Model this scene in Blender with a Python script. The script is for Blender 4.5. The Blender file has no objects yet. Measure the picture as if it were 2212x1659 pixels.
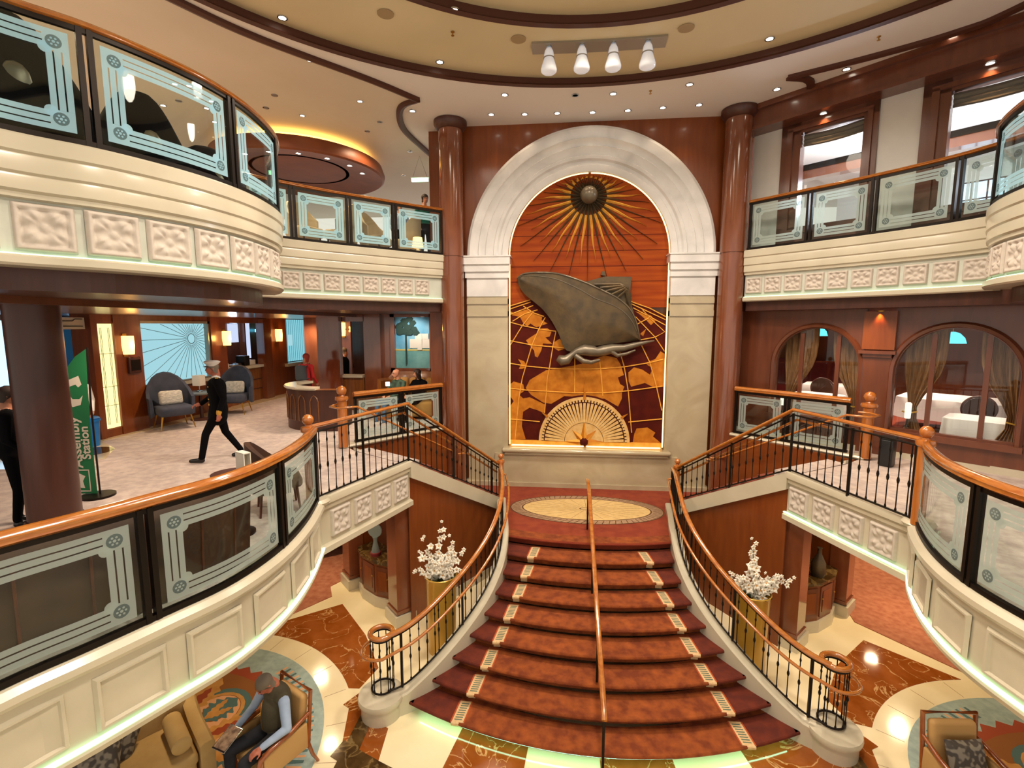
import bpy, bmesh, math, random
from mathutils import Vector, Matrix
random.seed(7)
PI = math.pi
SC = bpy.context.scene
COL = SC.collection
# ------------------------------------------------------------ camera
def setup_camera():
    cd = bpy.data.cameras.new('camera'); co = bpy.data.objects.new('camera', cd); COL.objects.link(co)
    cd.sensor_fit = 'HORIZONTAL'; cd.sensor_width = 36; cd.lens = 1050/2212*36; cd.clip_start = .05; cd.clip_end = 200
    yaw, pit = math.radians(5.6), math.radians(6.9)
    f = Vector((-math.sin(yaw)*math.cos(pit), math.cos(yaw)*math.cos(pit), -math.sin(pit)))
    r = Vector((math.cos(yaw), math.sin(yaw), 0)); u = r.cross(f)
    m = Matrix((r, u, -f)).transposed().to_4x4(); m.translation = Vector((-.55, 0, 5.3))
    co.matrix_world = m; SC.camera = co
setup_camera()
SC.view_settings.view_transform = 'Standard'
try: SC.view_settings.look = 'None'
except Exception: pass
SC.view_settings.gamma = 1; SC.view_settings.use_curve_mapping = False
SC.view_settings.exposure = 0.0
SC.cycles.max_bounces = 8; SC.cycles.transparent_max_bounces = 16
SC.cycles.sample_clamp_indirect = 4; SC.cycles.caustics_reflective = False; SC.cycles.caustics_refractive = False
def lin(c):
    return tuple((x/12.92 if x <= .04045 else ((x+.055)/1.055)**2.4) for x in c)
def H(h):
    return lin(tuple(int(h[i:i+2], 16)/255 for i in (0, 2, 4)))
W = bpy.data.worlds.new('world'); SC.world = W; W.use_nodes = True
W.node_tree.nodes['Background'].inputs[0].default_value = (*H('FFF0E0'), 1)
W.node_tree.nodes['Background'].inputs[1].default_value = 1.0
def lamp(kind, name, loc, power, color='FFE6C0', size=.1, target=None, spot=100, blend=.6, sy=None):
    l = bpy.data.lights.new(name, kind); l.energy = power; l.color = H(color)
    if kind == 'AREA':
        l.shape = 'RECTANGLE' if sy else 'DISK'; l.size = size
        if sy: l.size_y = sy
    else: l.shadow_soft_size = size
    if kind == 'SPOT': l.spot_size = math.radians(spot); l.spot_blend = blend
    o = bpy.data.objects.new(name, l); COL.objects.link(o); o.location = loc
    if target is not None: o.rotation_euler = (Vector(target)-Vector(loc)).to_track_quat('-Z', 'Y').to_euler()
    return o
LIGHTS = True
if LIGHTS:
    # downlight clusters of the atrium dome and soffits
    for x, y, p in ((-2.6, 7.9, 700), (0, 7.4, 850), (2.6, 7.9, 700), (-1.6, 4.2, 480), (0, 2.0, 1100), (1.6, 4.2, 480)):
        lamp('SPOT', 'dome_light', (x, y, 9.75), p, 'FFEEDA', .3, (x*.8, y-.3, 0), 160, .8)
    for x in (-2.04, -1.34, -.66, .07, .79, 1.48, 2.1):
        lamp('SPOT', 'arch_wash', (x, 10.75, 9.66), 20, 'FFE2BC', .05, (x*.95, 11.25, 4.5), 85, .7)
    # lounge downlights: left middle deck
    for x, y in ((-8.4, 7.2), (-8.4, 10.4), (-7.9, 13.6), (-5.2, 10.6), (-6.3, 5.6)):
        lamp('SPOT', 'lounge_light', (x, y, 5.5), 230, 'FFE2C4', .15, (x, y, 0), 150, .8)
    for x, y in ((4.6, 9.2), (4.4, 7.0)): lamp('SPOT', 'lounge_light', (x, y, 5.55), 60, 'FFD8B0', .15, (x, y, 0), 150, .8)
    # unseen spots added under the middle deck to brighten the lower floor
    for x, y, p in ((-4.6, 7.6, 70), (-5.6, 9.2, 190), (-5.2, 5.2, 80), (4.7, 7.6, 70), (5.9, 9.0, 300), (6.6, 11.0, 200), (5.3, 5.0, 70), (-3.95, 8.2, 22), (3.95, 8.2, 22)):
        lamp('SPOT', 'under_deck_fill', (x, y, 2.28), p, 'FFDDAE', .1, (x, y, 0), 150, .8)
    # upper left lounge and the two dining rooms
    for x, y, p in ((-6.4, 9.4, 420), (-4.9, 11.6, 260), (-8.2, 6.4, 480), (-7.6, 3.6, 480), (-10.5, 9.5, 380)): lamp('SPOT', 'lounge_light', (x, y, 9.66), p, 'FFE0B4', .12, (x, y, 0), 150, .8)
    for x, y, p in ((6.4, 11.6, 330), (8.8, 9.4, 330), (5.2, 11.2, 120)): lamp('POINT', 'restaurant_fill', (x, y, 8.2), p, 'E8F0FF', .2)  # added point lights without fittings, lift the restaurant ceiling
    lamp('SPOT', 'painting_fill', (-4.5, 12.2, 5.5), 70, 'FFF0E0', .05, (-4.6, 13.15, 4.7), 90, .6)  # added spot without a fitting, brightens the niche painting
    for x, y, p in ((5.2, 11.6, 280), (6.9, 9.6, 260), (7.4, 11.9, 300), (8.6, 13.0, 300), (6.0, 14.0, 300)): lamp('SPOT', 'dining_fill', (x, y, 5.5), p, 'FFE0C8', .12, (x, y, 0), 120, .8)  # added spots without fittings, brighten the room behind the arches

# ------------------------------------------------------------ geometry helper
class MB:
    def __init__(s): s.v = []; s.f = []
    def add(s, vs, fs):
        n = len(s.v); s.v += [tuple(v) for v in vs]; s.f += [tuple(i+n for i in f) for f in fs]; return s
    def box(s, x0, x1, y0, y1, z0, z1, M=None):
        vs = [Vector((x, y, z)) for z in (z0, z1) for y in (y0, y1) for x in (x0, x1)]
        if M: vs = [M @ v for v in vs]
        return s.add(vs, [(0, 2, 3, 1), (4, 5, 7, 6), (0, 1, 5, 4), (2, 6, 7, 3), (0, 4, 6, 2), (1, 3, 7, 5)])
    def ob(s, c, size, rz=0, rx=0, ry=0):
        a, b, d = [k/2 for k in size]
        M = Matrix.Translation(c) @ Matrix.Rotation(rz, 4, 'Z') @ Matrix.Rotation(ry, 4, 'Y') @ Matrix.Rotation(rx, 4, 'X')
        return s.box(-a, a, -b, b, -d, d, M)
    def rbox(s, c, size, r=.03, rz=0, rx=0, ry=0, n=4):   # rounded box as superellipsoid-ish lofts
        a, b, d = [k/2 for k in size]; r = min(r, a, b, d)
        M = Matrix.Translation(c) @ Matrix.Rotation(rz, 4, 'Z') @ Matrix.Rotation(ry, 4, 'Y') @ Matrix.Rotation(rx, 4, 'X')
        rings = []
        for i in range(n+1): rings.append((-d+r-r*math.cos(i*PI/2/n), r-r*math.sin(i*PI/2/n)))
        for i in range(n+1): rings.append((d-r+r*math.sin(i*PI/2/n), r-r*math.cos(i*PI/2/n)))
        vs = []; m = 4*(n+1)
        for z, ins in rings:
            rr = max(r-ins, .0005)
            for q, (sx, sy) in enumerate(((1, 1), (-1, 1), (-1, -1), (1, -1))):
                for i in range(n+1):
                    t = q*PI/2+i*PI/2/n
                    vs.append(M @ Vector((sx*(a-r)+rr*math.cos(t), sy*(b-r)+rr*math.sin(t), z)))
        fs = [tuple(range(m))[::-1], tuple(range(len(vs)-m, len(vs)))]
        for j in range(len(rings)-1):
            for i in range(m): k = (i+1) % m; fs.append((j*m+i, j*m+k, (j+1)*m+k, (j+1)*m+i))
        return s.add(vs, fs)
    def prism(s, pts, z0, z1):
        n = len(pts); vs = [(p[0], p[1], z0) for p in pts]+[(p[0], p[1], z1) for p in pts]
        return s.add(vs, [tuple(range(n))[::-1], tuple(range(n, 2*n))]+[(i, (i+1) % n, n+(i+1) % n, n+i) for i in range(n)])
    def yprism(s, pts, y0, y1):    # polygon in x,z extruded along y
        n = len(pts); vs = [(p[0], y0, p[1]) for p in pts]+[(p[0], y1, p[1]) for p in pts]
        return s.add(vs, [tuple(range(n)), tuple(range(n, 2*n))[::-1]]+[(i, n+i, n+(i+1) % n, (i+1) % n) for i in range(n)])
    def loft(s, rings, closed=True, caps=True, wrap=False):
        m = len(rings[0]); vs = [p for r in rings for p in r]; fs = []
        R = len(rings)
        for j in range(R-(0 if wrap else 1)):
            for i in range(m if closed else m-1):
                k = (i+1) % m; a = j*m; b = ((j+1) % R)*m; fs.append((a+i, a+k, b+k, b+i))
        if caps and closed and not wrap: fs += [tuple(range(m))[::-1], tuple(range((R-1)*m, R*m))]
        return s.add(vs, fs)
    def tube(s, path, r, n=8, closed=False, sq=(1, 1)):
        P = [Vector(p) for p in path]; N = len(P); rings = []; x = None
        for i in range(N):
            a = P[(i-1) % N] if (closed or i > 0) else P[i]; b = P[(i+1) % N] if (closed or i < N-1) else P[i]
            t = (b-a).normalized()
            if t.length < .5: t = Vector((0, 0, 1))
            if x is None or (x-t*x.dot(t)).length < 1e-3:
                ref = Vector((0, 0, 1)) if abs(t.z) < .9 else Vector((0, 1, 0)); x = ref.cross(t)
            x = (x-t*x.dot(t)).normalized(); y = t.cross(x)
            rr = r[i] if isinstance(r, (list, tuple)) else r
            rings.append([P[i]+x*math.cos(2*PI*k/n)*rr*sq[0]+y*math.sin(2*PI*k/n)*rr*sq[1] for k in range(n)])
        return s.loft(rings, True, not closed, closed)
    def lathe(s, prof, c=(0, 0, 0), n=24, M=None):
        rings = []
        for r, z in prof:
            rings.append([Vector((c[0]+r*math.cos(2*PI*k/n), c[1]+r*math.sin(2*PI*k/n), c[2]+z)) for k in range(n)])
        if M: rings = [[M @ p for p in r] for r in rings]
        return s.loft(rings)
    def sph(s, c, r, n=16, sq=(1, 1, 1), M=None):
        rings = []
        for j in range(1, n//2):
            a = -PI/2+PI*j/(n//2)
            rings.append([Vector((r*sq[0]*math.cos(a)*math.cos(2*PI*k/n), r*sq[1]*math.cos(a)*math.sin(2*PI*k/n), r*sq[2]*math.sin(a))) for k in range(n)])
        M2 = Matrix.Translation(c) @ (M or Matrix.Identity(4))
        vs = [M2 @ p for q in rings for p in q]+[M2 @ Vector((0, 0, -r*sq[2])), M2 @ Vector((0, 0, r*sq[2]))]
        R = len(rings); fs = [(j*n+i, j*n+(i+1) % n, (j+1)*n+(i+1) % n, (j+1)*n+i) for j in range(R-1) for i in range(n)]
        b = R*n; fs += [(b, (i+1) % n, i) for i in range(n)]+[(b+1, (R-1)*n+i, (R-1)*n+(i+1) % n) for i in range(n)]
        return s.add(vs, fs)
    def sweep(s, path, s0, s1, prof, zf=None, n=None, closed=True, caps=True):
        n = n or max(2, int((s1-s0)/.12)+1); rings = []
        for i in range(n+1):
            q = s0+(s1-s0)*i/n; z = zf(q) if zf else 0
            rings.append([path.P(q, o, zz+z) for o, zz in prof])
        return s.loft(rings, closed, caps)
    def build(s, name, mat, parent=None, smooth=35, kind=None):
        me = bpy.data.meshes.new(name); bm = bmesh.new()
        vv = [bm.verts.new(v) for v in s.v]
        for f in s.f:
            try: bm.faces.new([vv[i] for i in f])
            except Exception: pass
        bmesh.ops.recalc_face_normals(bm, faces=bm.faces); bm.to_mesh(me); bm.free()
        ms = mat if isinstance(mat, (list, tuple)) else [mat]
        for m in ms: me.materials.append(MAT[m])
        o = bpy.data.objects.new(name, me); COL.objects.link(o)
        if smooth:
            me.polygons.foreach_set('use_smooth', [True]*len(me.polygons))
            me.set_sharp_from_angle(angle=math.radians(smooth))
        if parent is not None: par(o, parent)
        if kind: o['kind'] = kind
        return o
def world(o):
    m = Matrix.LocRotScale(o.location, o.rotation_euler, o.scale)
    if o.parent: return world(o.parent) @ o.matrix_parent_inverse @ m
    return m
def par(o, p):
    o.parent = p; o.matrix_parent_inverse = world(p).inverted()
def thing(name, label, cat, loc=(0, 0, 0), group=None, kind=None):
    o = bpy.data.objects.new(name, None); COL.objects.link(o); o.location = loc; o.empty_display_size = .1
    if kind: o['kind'] = kind
    else: o['label'] = label; o['category'] = cat
    if group: o['group'] = group
    return o
def tag(o, label, cat, group=None):
    o['label'] = label; o['category'] = cat
    if group: o['group'] = group
    return o
def dup(root, loc=None, rz=None, label=None, group=None, scale=None):
    r = root.copy(); COL.objects.link(r)
    if loc is not None: r.location = loc
    if rz is not None: r.rotation_euler = (0, 0, rz)
    if scale is not None: r.scale = scale
    if label: r['label'] = label
    if group: r['group'] = group
    for ch in list(root.children):
        c = ch.copy(); COL.objects.link(c); c.parent = r; c.matrix_parent_inverse = ch.matrix_parent_inverse.copy()
        for g in list(ch.children):
            d = g.copy(); COL.objects.link(d); d.parent = c; d.matrix_parent_inverse = g.matrix_parent_inverse.copy()
    return r
class Path:
    def __init__(s, pts, side=1, smooth=True, step=.05):
        P = [Vector((p[0], p[1])) for p in pts]; out = []
        if smooth and len(P) > 2:
            Q = [P[0]*2-P[1]]+P+[P[-1]*2-P[-2]]
            for i in range(1, len(Q)-2):
                a, b, c, d = Q[i-1:i+3]; n = max(2, int((c-b).length/step))
                for k in range(n):
                    t = k/n; out.append(.5*((2*b)+(c-a)*t+(2*a-5*b+4*c-d)*t*t+(3*b-a-3*c+d)*t**3))
            out.append(P[-1])
        else: out = P
        s.p = out; s.L = [0]
        for i in range(1, len(out)): s.L.append(s.L[-1]+(out[i]-out[i-1]).length)
        s.len = s.L[-1]; s.side = side
    def at(s, q):
        L = s.L; n = len(L)
        import bisect
        i = min(max(bisect.bisect_right(L, q)-1, 0), n-2)
        t = (q-L[i])/(L[i+1]-L[i]); p = s.p[i].lerp(s.p[i+1], t)
        def tan(j):
            a = s.p[max(j-1, 0)]; b = s.p[min(j+1, n-1)]; return (b-a).normalized()
        tg = tan(i).lerp(tan(i+1), min(max(t, 0), 1)).normalized()
        return p, tg
    def P(s, q, o=0, z=0):
        p, t = s.at(q); nn = Vector((t.y, -t.x))*s.side; w = p+nn*o; return Vector((w.x, w.y, z))
    def near(s, x, y):
        return min(range(len(s.p)), key=lambda i: (s.p[i]-Vector((x, y))).length)
    def S(s, x, y): return s.L[s.near(x, y)]
    def ang(s, q): p, t = s.at(q); return math.atan2(t.y, t.x)

# ------------------------------------------------------------ materials
MAT = {}
def nmat(name):
    m = bpy.data.materials.new(name); m.use_nodes = True; MAT[name] = m
    nt = m.node_tree; return m, nt, nt.nodes['Principled BSDF']
def mat(name, col, rough=.5, metal=0, col2=None, scale=3, stretch=(1, 1, 1), det=6, lo=.35, hi=.65, bump=0, bscale=40, coat=0, emit=None, es=0, wave=None, spec=None, alpha=None, dist=0):
    m, nt, b = nmat(name); N = nt.nodes; Lk = nt.links
    b.inputs['Base Color'].default_value = (*H(col), 1); b.inputs['Roughness'].default_value = rough; b.inputs['Metallic'].default_value = metal
    if spec is not None: b.inputs['Specular IOR Level'].default_value = spec
    if coat: b.inputs['Coat Weight'].default_value = coat; b.inputs['Coat Roughness'].default_value = .12
    if emit: b.inputs['Emission Color'].default_value = (*H(emit), 1); b.inputs['Emission Strength'].default_value = es
    if col2 or bump:
        tc = N.new('ShaderNodeTexCoord'); mp = N.new('ShaderNodeMapping'); mp.inputs['Scale'].default_value = stretch
        Lk.new(tc.outputs['Object'], mp.inputs['Vector'])
    if col2:
        if wave:
            t = N.new('ShaderNodeTexWave'); t.inputs['Scale'].default_value = scale; t.inputs['Distortion'].default_value = wave; t.inputs['Detail'].default_value = 3; o = t.outputs['Fac']
        else:
            t = N.new('ShaderNodeTexNoise'); t.inputs['Scale'].default_value = scale; t.inputs['Detail'].default_value = det; t.inputs['Distortion'].default_value = dist; o = t.outputs['Fac']
        Lk.new(mp.outputs[0], t.inputs['Vector'])
        cr = N.new('ShaderNodeValToRGB'); cr.color_ramp.elements[0].position = lo; cr.color_ramp.elements[1].position = hi
        cr.color_ramp.elements[0].color = (*H(col), 1); cr.color_ramp.elements[1].color = (*H(col2), 1)
        Lk.new(o, cr.inputs[0]); Lk.new(cr.outputs[0], b.inputs['Base Color'])
    if bump:
        t2 = N.new('ShaderNodeTexNoise'); t2.inputs['Scale'].default_value = bscale; t2.inputs['Detail'].default_value = 4
        bp = N.new('ShaderNodeBump'); bp.inputs['Strength'].default_value = bump; bp.inputs['Distance'].default_value = .02
        Lk.new(mp.outputs[0], t2.inputs['Vector']); Lk.new(t2.outputs['Fac'], bp.inputs['Height']); Lk.new(bp.outputs[0], b.inputs['Normal'])
    return m
def veins(name, base, vein, base2, scale=2.2, rough=.12, thr=.035, amt=.9):
    m, nt, b = nmat(name); N = nt.nodes; Lk = nt.links; b.inputs['Roughness'].default_value = rough
    tc = N.new('ShaderNodeTexCoord')
    n1 = N.new('ShaderNodeTexNoise'); n1.inputs['Scale'].default_value = scale; n1.inputs['Detail'].default_value = 8; n1.inputs['Distortion'].default_value = 1.2
    n2 = N.new('ShaderNodeTexNoise'); n2.inputs['Scale'].default_value = scale*1.7; n2.inputs['Detail'].default_value = 5
    Lk.new(tc.outputs['Object'], n1.inputs['Vector']); Lk.new(tc.outputs['Object'], n2.inputs['Vector'])
    ab = N.new('ShaderNodeMath'); ab.operation = 'SUBTRACT'; ab.inputs[1].default_value = .5; Lk.new(n1.outputs['Fac'], ab.inputs[0])
    a2 = N.new('ShaderNodeMath'); a2.operation = 'ABSOLUTE'; Lk.new(ab.outputs[0], a2.inputs[0])
    r1 = N.new('ShaderNodeValToRGB'); r1.color_ramp.elements[0].color = (amt,)*3+(1,); r1.color_ramp.elements[1].color = (0, 0, 0, 1); r1.color_ramp.elements[1].position = thr
    Lk.new(a2.outputs[0], r1.inputs[0])
    r2 = N.new('ShaderNodeValToRGB'); r2.color_ramp.elements[0].position = .35; r2.color_ramp.elements[1].position = .7
    r2.color_ramp.elements[0].color = (*H(base), 1); r2.color_ramp.elements[1].color = (*H(base2), 1); Lk.new(n2.outputs['Fac'], r2.inputs[0])
    mx = N.new('ShaderNodeMixRGB'); Lk.new(r1.outputs[0], mx.inputs[0]); Lk.new(r2.outputs[0], mx.inputs[1]); mx.inputs[2].default_value = (*H(vein), 1)
    Lk.new(mx.outputs[0], b.inputs['Base Color']); return m
def emis(name, col, st):
    m, nt, b = nmat(name); nt.nodes.remove(b); e = nt.nodes.new('ShaderNodeEmission'); e.inputs[0].default_value = (*H(col), 1); e.inputs[1].default_value = st
    nt.links.new(e.outputs[0], nt.nodes['Material Output'].inputs[0]); return m
def glassy(name, tint='F4FBFA', refl=1.0, frost=None, fa=.0, rough=.02):
    m, nt, b = nmat(name); N = nt.nodes; Lk = nt.links; N.remove(b)
    tr = N.new('ShaderNodeBsdfTransparent'); tr.inputs[0].default_value = (*H(tint), 1)
    gl = N.new('ShaderNodeBsdfGlossy'); gl.inputs['Roughness'].default_value = rough
    ge = N.new('ShaderNodeNewGeometry'); dt = N.new('ShaderNodeVectorMath'); dt.operation = 'DOT_PRODUCT'; Lk.new(ge.outputs['Incoming'], dt.inputs[0]); Lk.new(ge.outputs['Normal'], dt.inputs[1])
    def mth(op, a, b=None):
        q = N.new('ShaderNodeMath'); q.operation = op
        for i, w in enumerate((a, b)):
            if w is None: continue
            if isinstance(w, (int, float)): q.inputs[i].default_value = w
            else: Lk.new(w, q.inputs[i])
        return q.outputs[0]
    ab = mth('ABSOLUTE', dt.outputs['Value']); om = mth('SUBTRACT', 1.0, ab); pw = mth('POWER', om, 5.0); fz = mth('ADD', mth('MULTIPLY', pw, .7), .028)
    mx = N.new('ShaderNodeMixShader'); Lk.new(fz, mx.inputs[0]); Lk.new(tr.outputs[0], mx.inputs[1]); Lk.new(gl.outputs[0], mx.inputs[2])
    last = mx
    if frost:
        d = N.new('ShaderNodeBsdfDiffuse'); d.inputs[0].default_value = (*H(frost), 1)
        tl = N.new('ShaderNodeBsdfTranslucent'); tl.inputs[0].default_value = (*H(frost), 1)
        m1 = N.new('ShaderNodeMixShader'); m1.inputs[0].default_value = .4; Lk.new(d.outputs[0], m1.inputs[1]); Lk.new(tl.outputs[0], m1.inputs[2])
        m2 = N.new('ShaderNodeMixShader'); m2.inputs[0].default_value = fa; Lk.new(mx.outputs[0], m2.inputs[1]); Lk.new(m1.outputs[0], m2.inputs[2]); last = m2
    Lk.new(last.outputs[0], N['Material Output'].inputs[0]); return m
def wood(name, c1, c2, rough=.22, coat=.6, st=(6, 6, .6), sc=2.5):
    return mat(name, c1, rough, 0, c2, sc, st, 6, .3, .72, coat=coat, dist=.6)
wood('wood_wall', '70340F', '844419', .32, .25, (3, 3, .35))
wood('wood_dark', '3E1C12', '4E281A', .42, .1, (3, 3, .4))
wood('wood_brown', '5C301E', '6E3C26', .28, .4, (3, 3, .4))
wood('wood_rail', '98521C', 'B4722E', .16, .9, (2, 2, 9), 4)
wood('wood_post', 'A05A20', 'B86E2E', .2, .8, (8, 8, 1))
wood('wood_column', '6E3A22', '80492E', .14, .9, (2, 2, .5))
wood('wood_chair', '7A3A14', '96501F', .25, .6, (3, 3, 3))
wood('wood_bar', '6A3C18', '8A5526', .3, .4)
mat('cream_marble', 'BCB49E', .25, 0, 'CAC2AC', 1.6, (1, 1, 1), 5, .3, .7, coat=.2)
mat('cream_frieze', 'BCC0B4', .5, 0, 'C6CABE', 4)
mat('plaque', 'BEB4A8', .65, 0, 'C8BEB2', 6)
mat('arch_marble', 'C6C4C2', .1, 0, 'DEDCDA', 1.6, (1, 1, 1), 5, .25, .6, coat=.6, dist=.8)
mat('pilaster_marble', 'A99A7C', .12, 0, 'BDB092', 1.3, (1, 1, 1), 7, .3, .7, coat=.5, dist=1)
mat('floor_cream', 'E6D6AC', .08, 0, 'EFE2BE', 1.2, (1, 1, 1), 4, .3, .7, coat=.4)
veins('orange_marble', '844414', 'D0A870', '985626', 2.0, .07, .012)
veins('brown_marble', '3C2A14', '8A7348', '5A4425', 3.0, .1, .04, .7)
mat('carpet_red', '6E2E0A', .95, 0, '9A4E1A', 7, (1, 1, 1), 8, .35, .7, bump=.35, bscale=90)
mat('carpet_dark_red', '7C2C16', .95, 0, '8A3A1C', 5, bump=.3, bscale=90)
mat('carpet_rose', '96583E', .95, 0, 'AC7054', 9, (1, 1, 1), 8, bump=.6, bscale=22)
mat('carpet_grey', 'B0A09A', .95, 0, 'C8BAB0', 8, (1, 1, 1), 8, bump=.6, bscale=22)
mat('ceil_grey', 'E8E4E2', .7); mat('ceil_olive', 'D0C29E', .65, 0, 'D6C8A4', .8)
mat('ceil_lounge', 'D2C8B6', .5, 0, 'DAD0BE', .6)
mat('iron', '1E1712', .4, .7); mat('brass', 'B98A3C', .3, .9); mat('chrome', 'C9CDD0', .15, 1)
mat('bronze', '4E4334', .42, .45, '65543A', 4, det=8, bump=.25, bscale=12)
mat('bronze_light', '6A6052', .35, .5, '7A705E', 6)
mat('gold_inlay', 'D89434', .6, .0, 'E4A848', 9, spec=.2)
mat('land_inlay', 'A86216', .6, 0, 'BE7824', 6, spec=.15); mat('ocean_inlay', '42100A', .6, 0, '50160C', 5, spec=.1)
mat('mural_wood', '82300A', .6, 0, '9A460F', 1.4, (.5, .5, 6), spec=.15)
mat('fan_cream', 'D9B678', .5, 0, 'C89C5A', 10)
mat('white_paint', 'E6E0D2', .5); mat('grey_metal', '9C958A', .35, .6); mat('lamp_glass', 'E4E6E6', .2, emit='F2F4FF', es=.25)
glassy('glass'); glassy('etch_bluelit', 'FFFFFF', 1, 'B6E4F8', .82); glassy('etch_grey', 'FFFFFF', 1, 'BCCAC4', .74); glassy('etch_dark', 'FFFFFF', 1, '5A6E72', .6)  # upper glass etching: bluish light falling on it is put into the colour
glassy('window_glass', 'F6F8F8')
emis('led_white', 'CCFFC4', 3); emis('led_floor', 'A8FFCC', 16); emis('led_green', 'C8F5C0', 2.2); emis('downlight', 'FFF3DC', 16); emis('warm_strip', 'FFDFA0', 2.6)
emis('blue_neon', '59D4FF', 4.5); emis('daylight', 'D6E8F8', 2.2); emis('exit_green', 'A8FFB8', 6)
mat('runner_cream','C9A878',.9,0,'D6B88C',30); mat('runner_teal','5E6E5C',.9); mat('runner_rust','A8481C',.9)
mat('medal_cream','D2B57C',.9,0,'C9A96C',14,bump=.2,bscale=80); mat('medal_line','5A3A1E',.9); mat('carpet_stair','6A2A1E',.95,0,'8A4A34',12,bump=.4)
emis('led_dim','D8FFD0',.35)
mat('lamp_off','B8AA98',.4); mat('speaker_beige','A08A68',.8)
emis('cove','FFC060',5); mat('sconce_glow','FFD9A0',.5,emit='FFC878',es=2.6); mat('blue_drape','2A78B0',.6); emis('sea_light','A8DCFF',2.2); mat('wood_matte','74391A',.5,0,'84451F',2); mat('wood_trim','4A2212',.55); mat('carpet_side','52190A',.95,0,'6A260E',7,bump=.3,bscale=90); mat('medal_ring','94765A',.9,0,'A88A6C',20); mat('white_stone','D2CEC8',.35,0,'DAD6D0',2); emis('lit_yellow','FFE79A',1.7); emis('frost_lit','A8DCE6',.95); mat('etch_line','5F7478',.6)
emis('cab_lit','C8D4F0',1.1); mat('screen_dark','1E3A48',.2); emis('stripe_lit','8AD4E2',.95)
mat('paint_sky','4FA0C8',.6,0,'8CC4DC',2); mat('paint_lawn','5E9A9A',.7,0,'7FB8B4',3); mat('paint_sand','D8C46A',.7); mat('paint_tree','24403A',.8)
mat('tan_fabric','B98A4A',.85); mat('brown_fabric','33190A',.8,0,'482A12',3); mat('rust_fabric','6A3416',.8,0,'5A2A12',5); mat('slate_fabric','3A4050',.85,0,'464C5C',6); mat('stripe_fabric','B8B8AE',.8,0,'D8D4C8',18,(1,1,4),1,.45,.55); mat('slate_top','6A7070',.25)
mat('flag_green','0B6A3A',.7); mat('flag_white','D2CABA',.8); mat('blue_plastic','0E7ACF',.4); mat('black_plastic','15161A',.4)
mat('skin','B97A5C',.55,0,'C48A6C',5); mat('skin_red','A8604A',.55,0,'B97058',6); mat('hair_grey','6E6458',.8); mat('hair_dark','33241C',.7); mat('navy','07070A',.9,spec=.1); mat('black_shoe','0B0A0A',.25); mat('white_cloth','D9D6D0',.8); mat('gold_braid','C99A3A',.4,.5)
mat('olive_vest','3E3824',.85,0,'484230',8); mat('blue_shirt','8FA3C0',.85,0,'9DB0CC',7); mat('dark_jeans','15171F',.85,0,'1D2029',10); mat('blue_jeans','4A6A8C',.85); mat('green_print','1E3029',.85,0,'3E5A4A',14); mat('red_cloth','B31A1E',.8); mat('grey_pack','3E444C',.8)
mat('sofa_fabric','B99A62',.85,0,'C4A56C',5,bump=.1); mat('chair_fabric','B9925A',.85); mat('cushion_pattern','4A4440',.6,.2,'8A8478',22,(1,1,1),0,.45,.6); mat('leaf_green','1E3A20',.5); mat('petal','ECE6D6',.5,0,'F6F2E6',20); mat('vase_gold','B08828',.3,.35,'D8AC4C',1.2,(1,1,.4),coat=.4); mat('stem_brown','4A3420',.7)
mat('table_white','E8E6E2',.8); mat('curtain_brown','B08458',.8,0,'8A6440',8,(6,6,.5)); mat('red_seat','741C18',.7); glassy('crystal','EAF6F6',1,'BFD0D0',.35); mat('teal_cloth','0F6A58',.8); mat('screen_glass','20242A',.2); mat('page','B89A80',.6,0,'6A5040',16)
emis('tiffany','5FD8F0',2.2); mat('lips','8A4038',.5); mat('red_hair','A03A28',.8); emis('screen_lit','F4F8FF',2.5); emis('lamp_glow','FFF0D8',1.6); mat('blind_grey','6E6A62',.9,0,'7E7A70',9,(1,1,9)); mat('beige_fabric','B8A488',.85)
mat('rug_blue','9FB0A8',.95,0,'8C9E98',10,bump=.2,bscale=90); mat('rug_teal','4E6A66',.95); mat('rug_rust','96401C',.95); mat('rug_gold','C9924A',.95,0,'B8803A',8); mat('rug_peach','D9A070',.95); mat('rug_brown','8A5420',.95)
def rosette_mesh():
    m = MB(); n = 28; rows = []
    for j in range(n+1):
        for i in range(n+1):
            u = i/n*2-1; v = j/n*2-1; r = math.hypot(u, v); t = math.atan2(v, u)
            e = max(abs(u), abs(v)); h = .0
            if e > .78: h = .036 if e < .97 else 0
            else:
                h = .006
                pet = abs(math.cos(2*t)) if False else abs(math.sin(2*t))
                k = max(0, pet-.25)*max(0, 1-abs(r-.58)/.42); h += .045*min(1, k*1.7)*(1-.45*max(0, pet-.93)*14)
                k2 = max(0, abs(math.cos(2*t))-.72)*max(0, 1-abs(r-.45)/.3); h += .065*k2
                if r < .2: h = .016+.014*math.cos(r/.2*PI/2)
            rows.append((u*.5, h, v*.5))
    fs = [(j*(n+1)+i, j*(n+1)+i+1, (j+1)*(n+1)+i+1, (j+1)*(n+1)+i) for j in range(n) for i in range(n)]
    m.add(rows, fs); o = m.build('rosette_panel', 'plaque', None, 60); me = o.data; bpy.data.objects.remove(o); return me
ROS = rosette_mesh()
def panel_mesh():
    m = MB(); prof = [(-.5, 0), (-.46, .03), (-.42, .03), (-.39, .004)]
    rings = []
    for a, h in prof: rings.append([Vector((x*a*-2*.5*2 if False else x*abs(a), h, z*abs(a))) for x, z in ((-1, -1), (1, -1), (1, 1), (-1, 1))])
    m.loft(rings, True, False); m.add(rings[-1], [(0, 1, 2, 3)])
    o = m.build('recessed_panel', 'cream_marble', None, 20); me = o.data; bpy.data.objects.remove(o); return me
PAN = panel_mesh()
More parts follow.
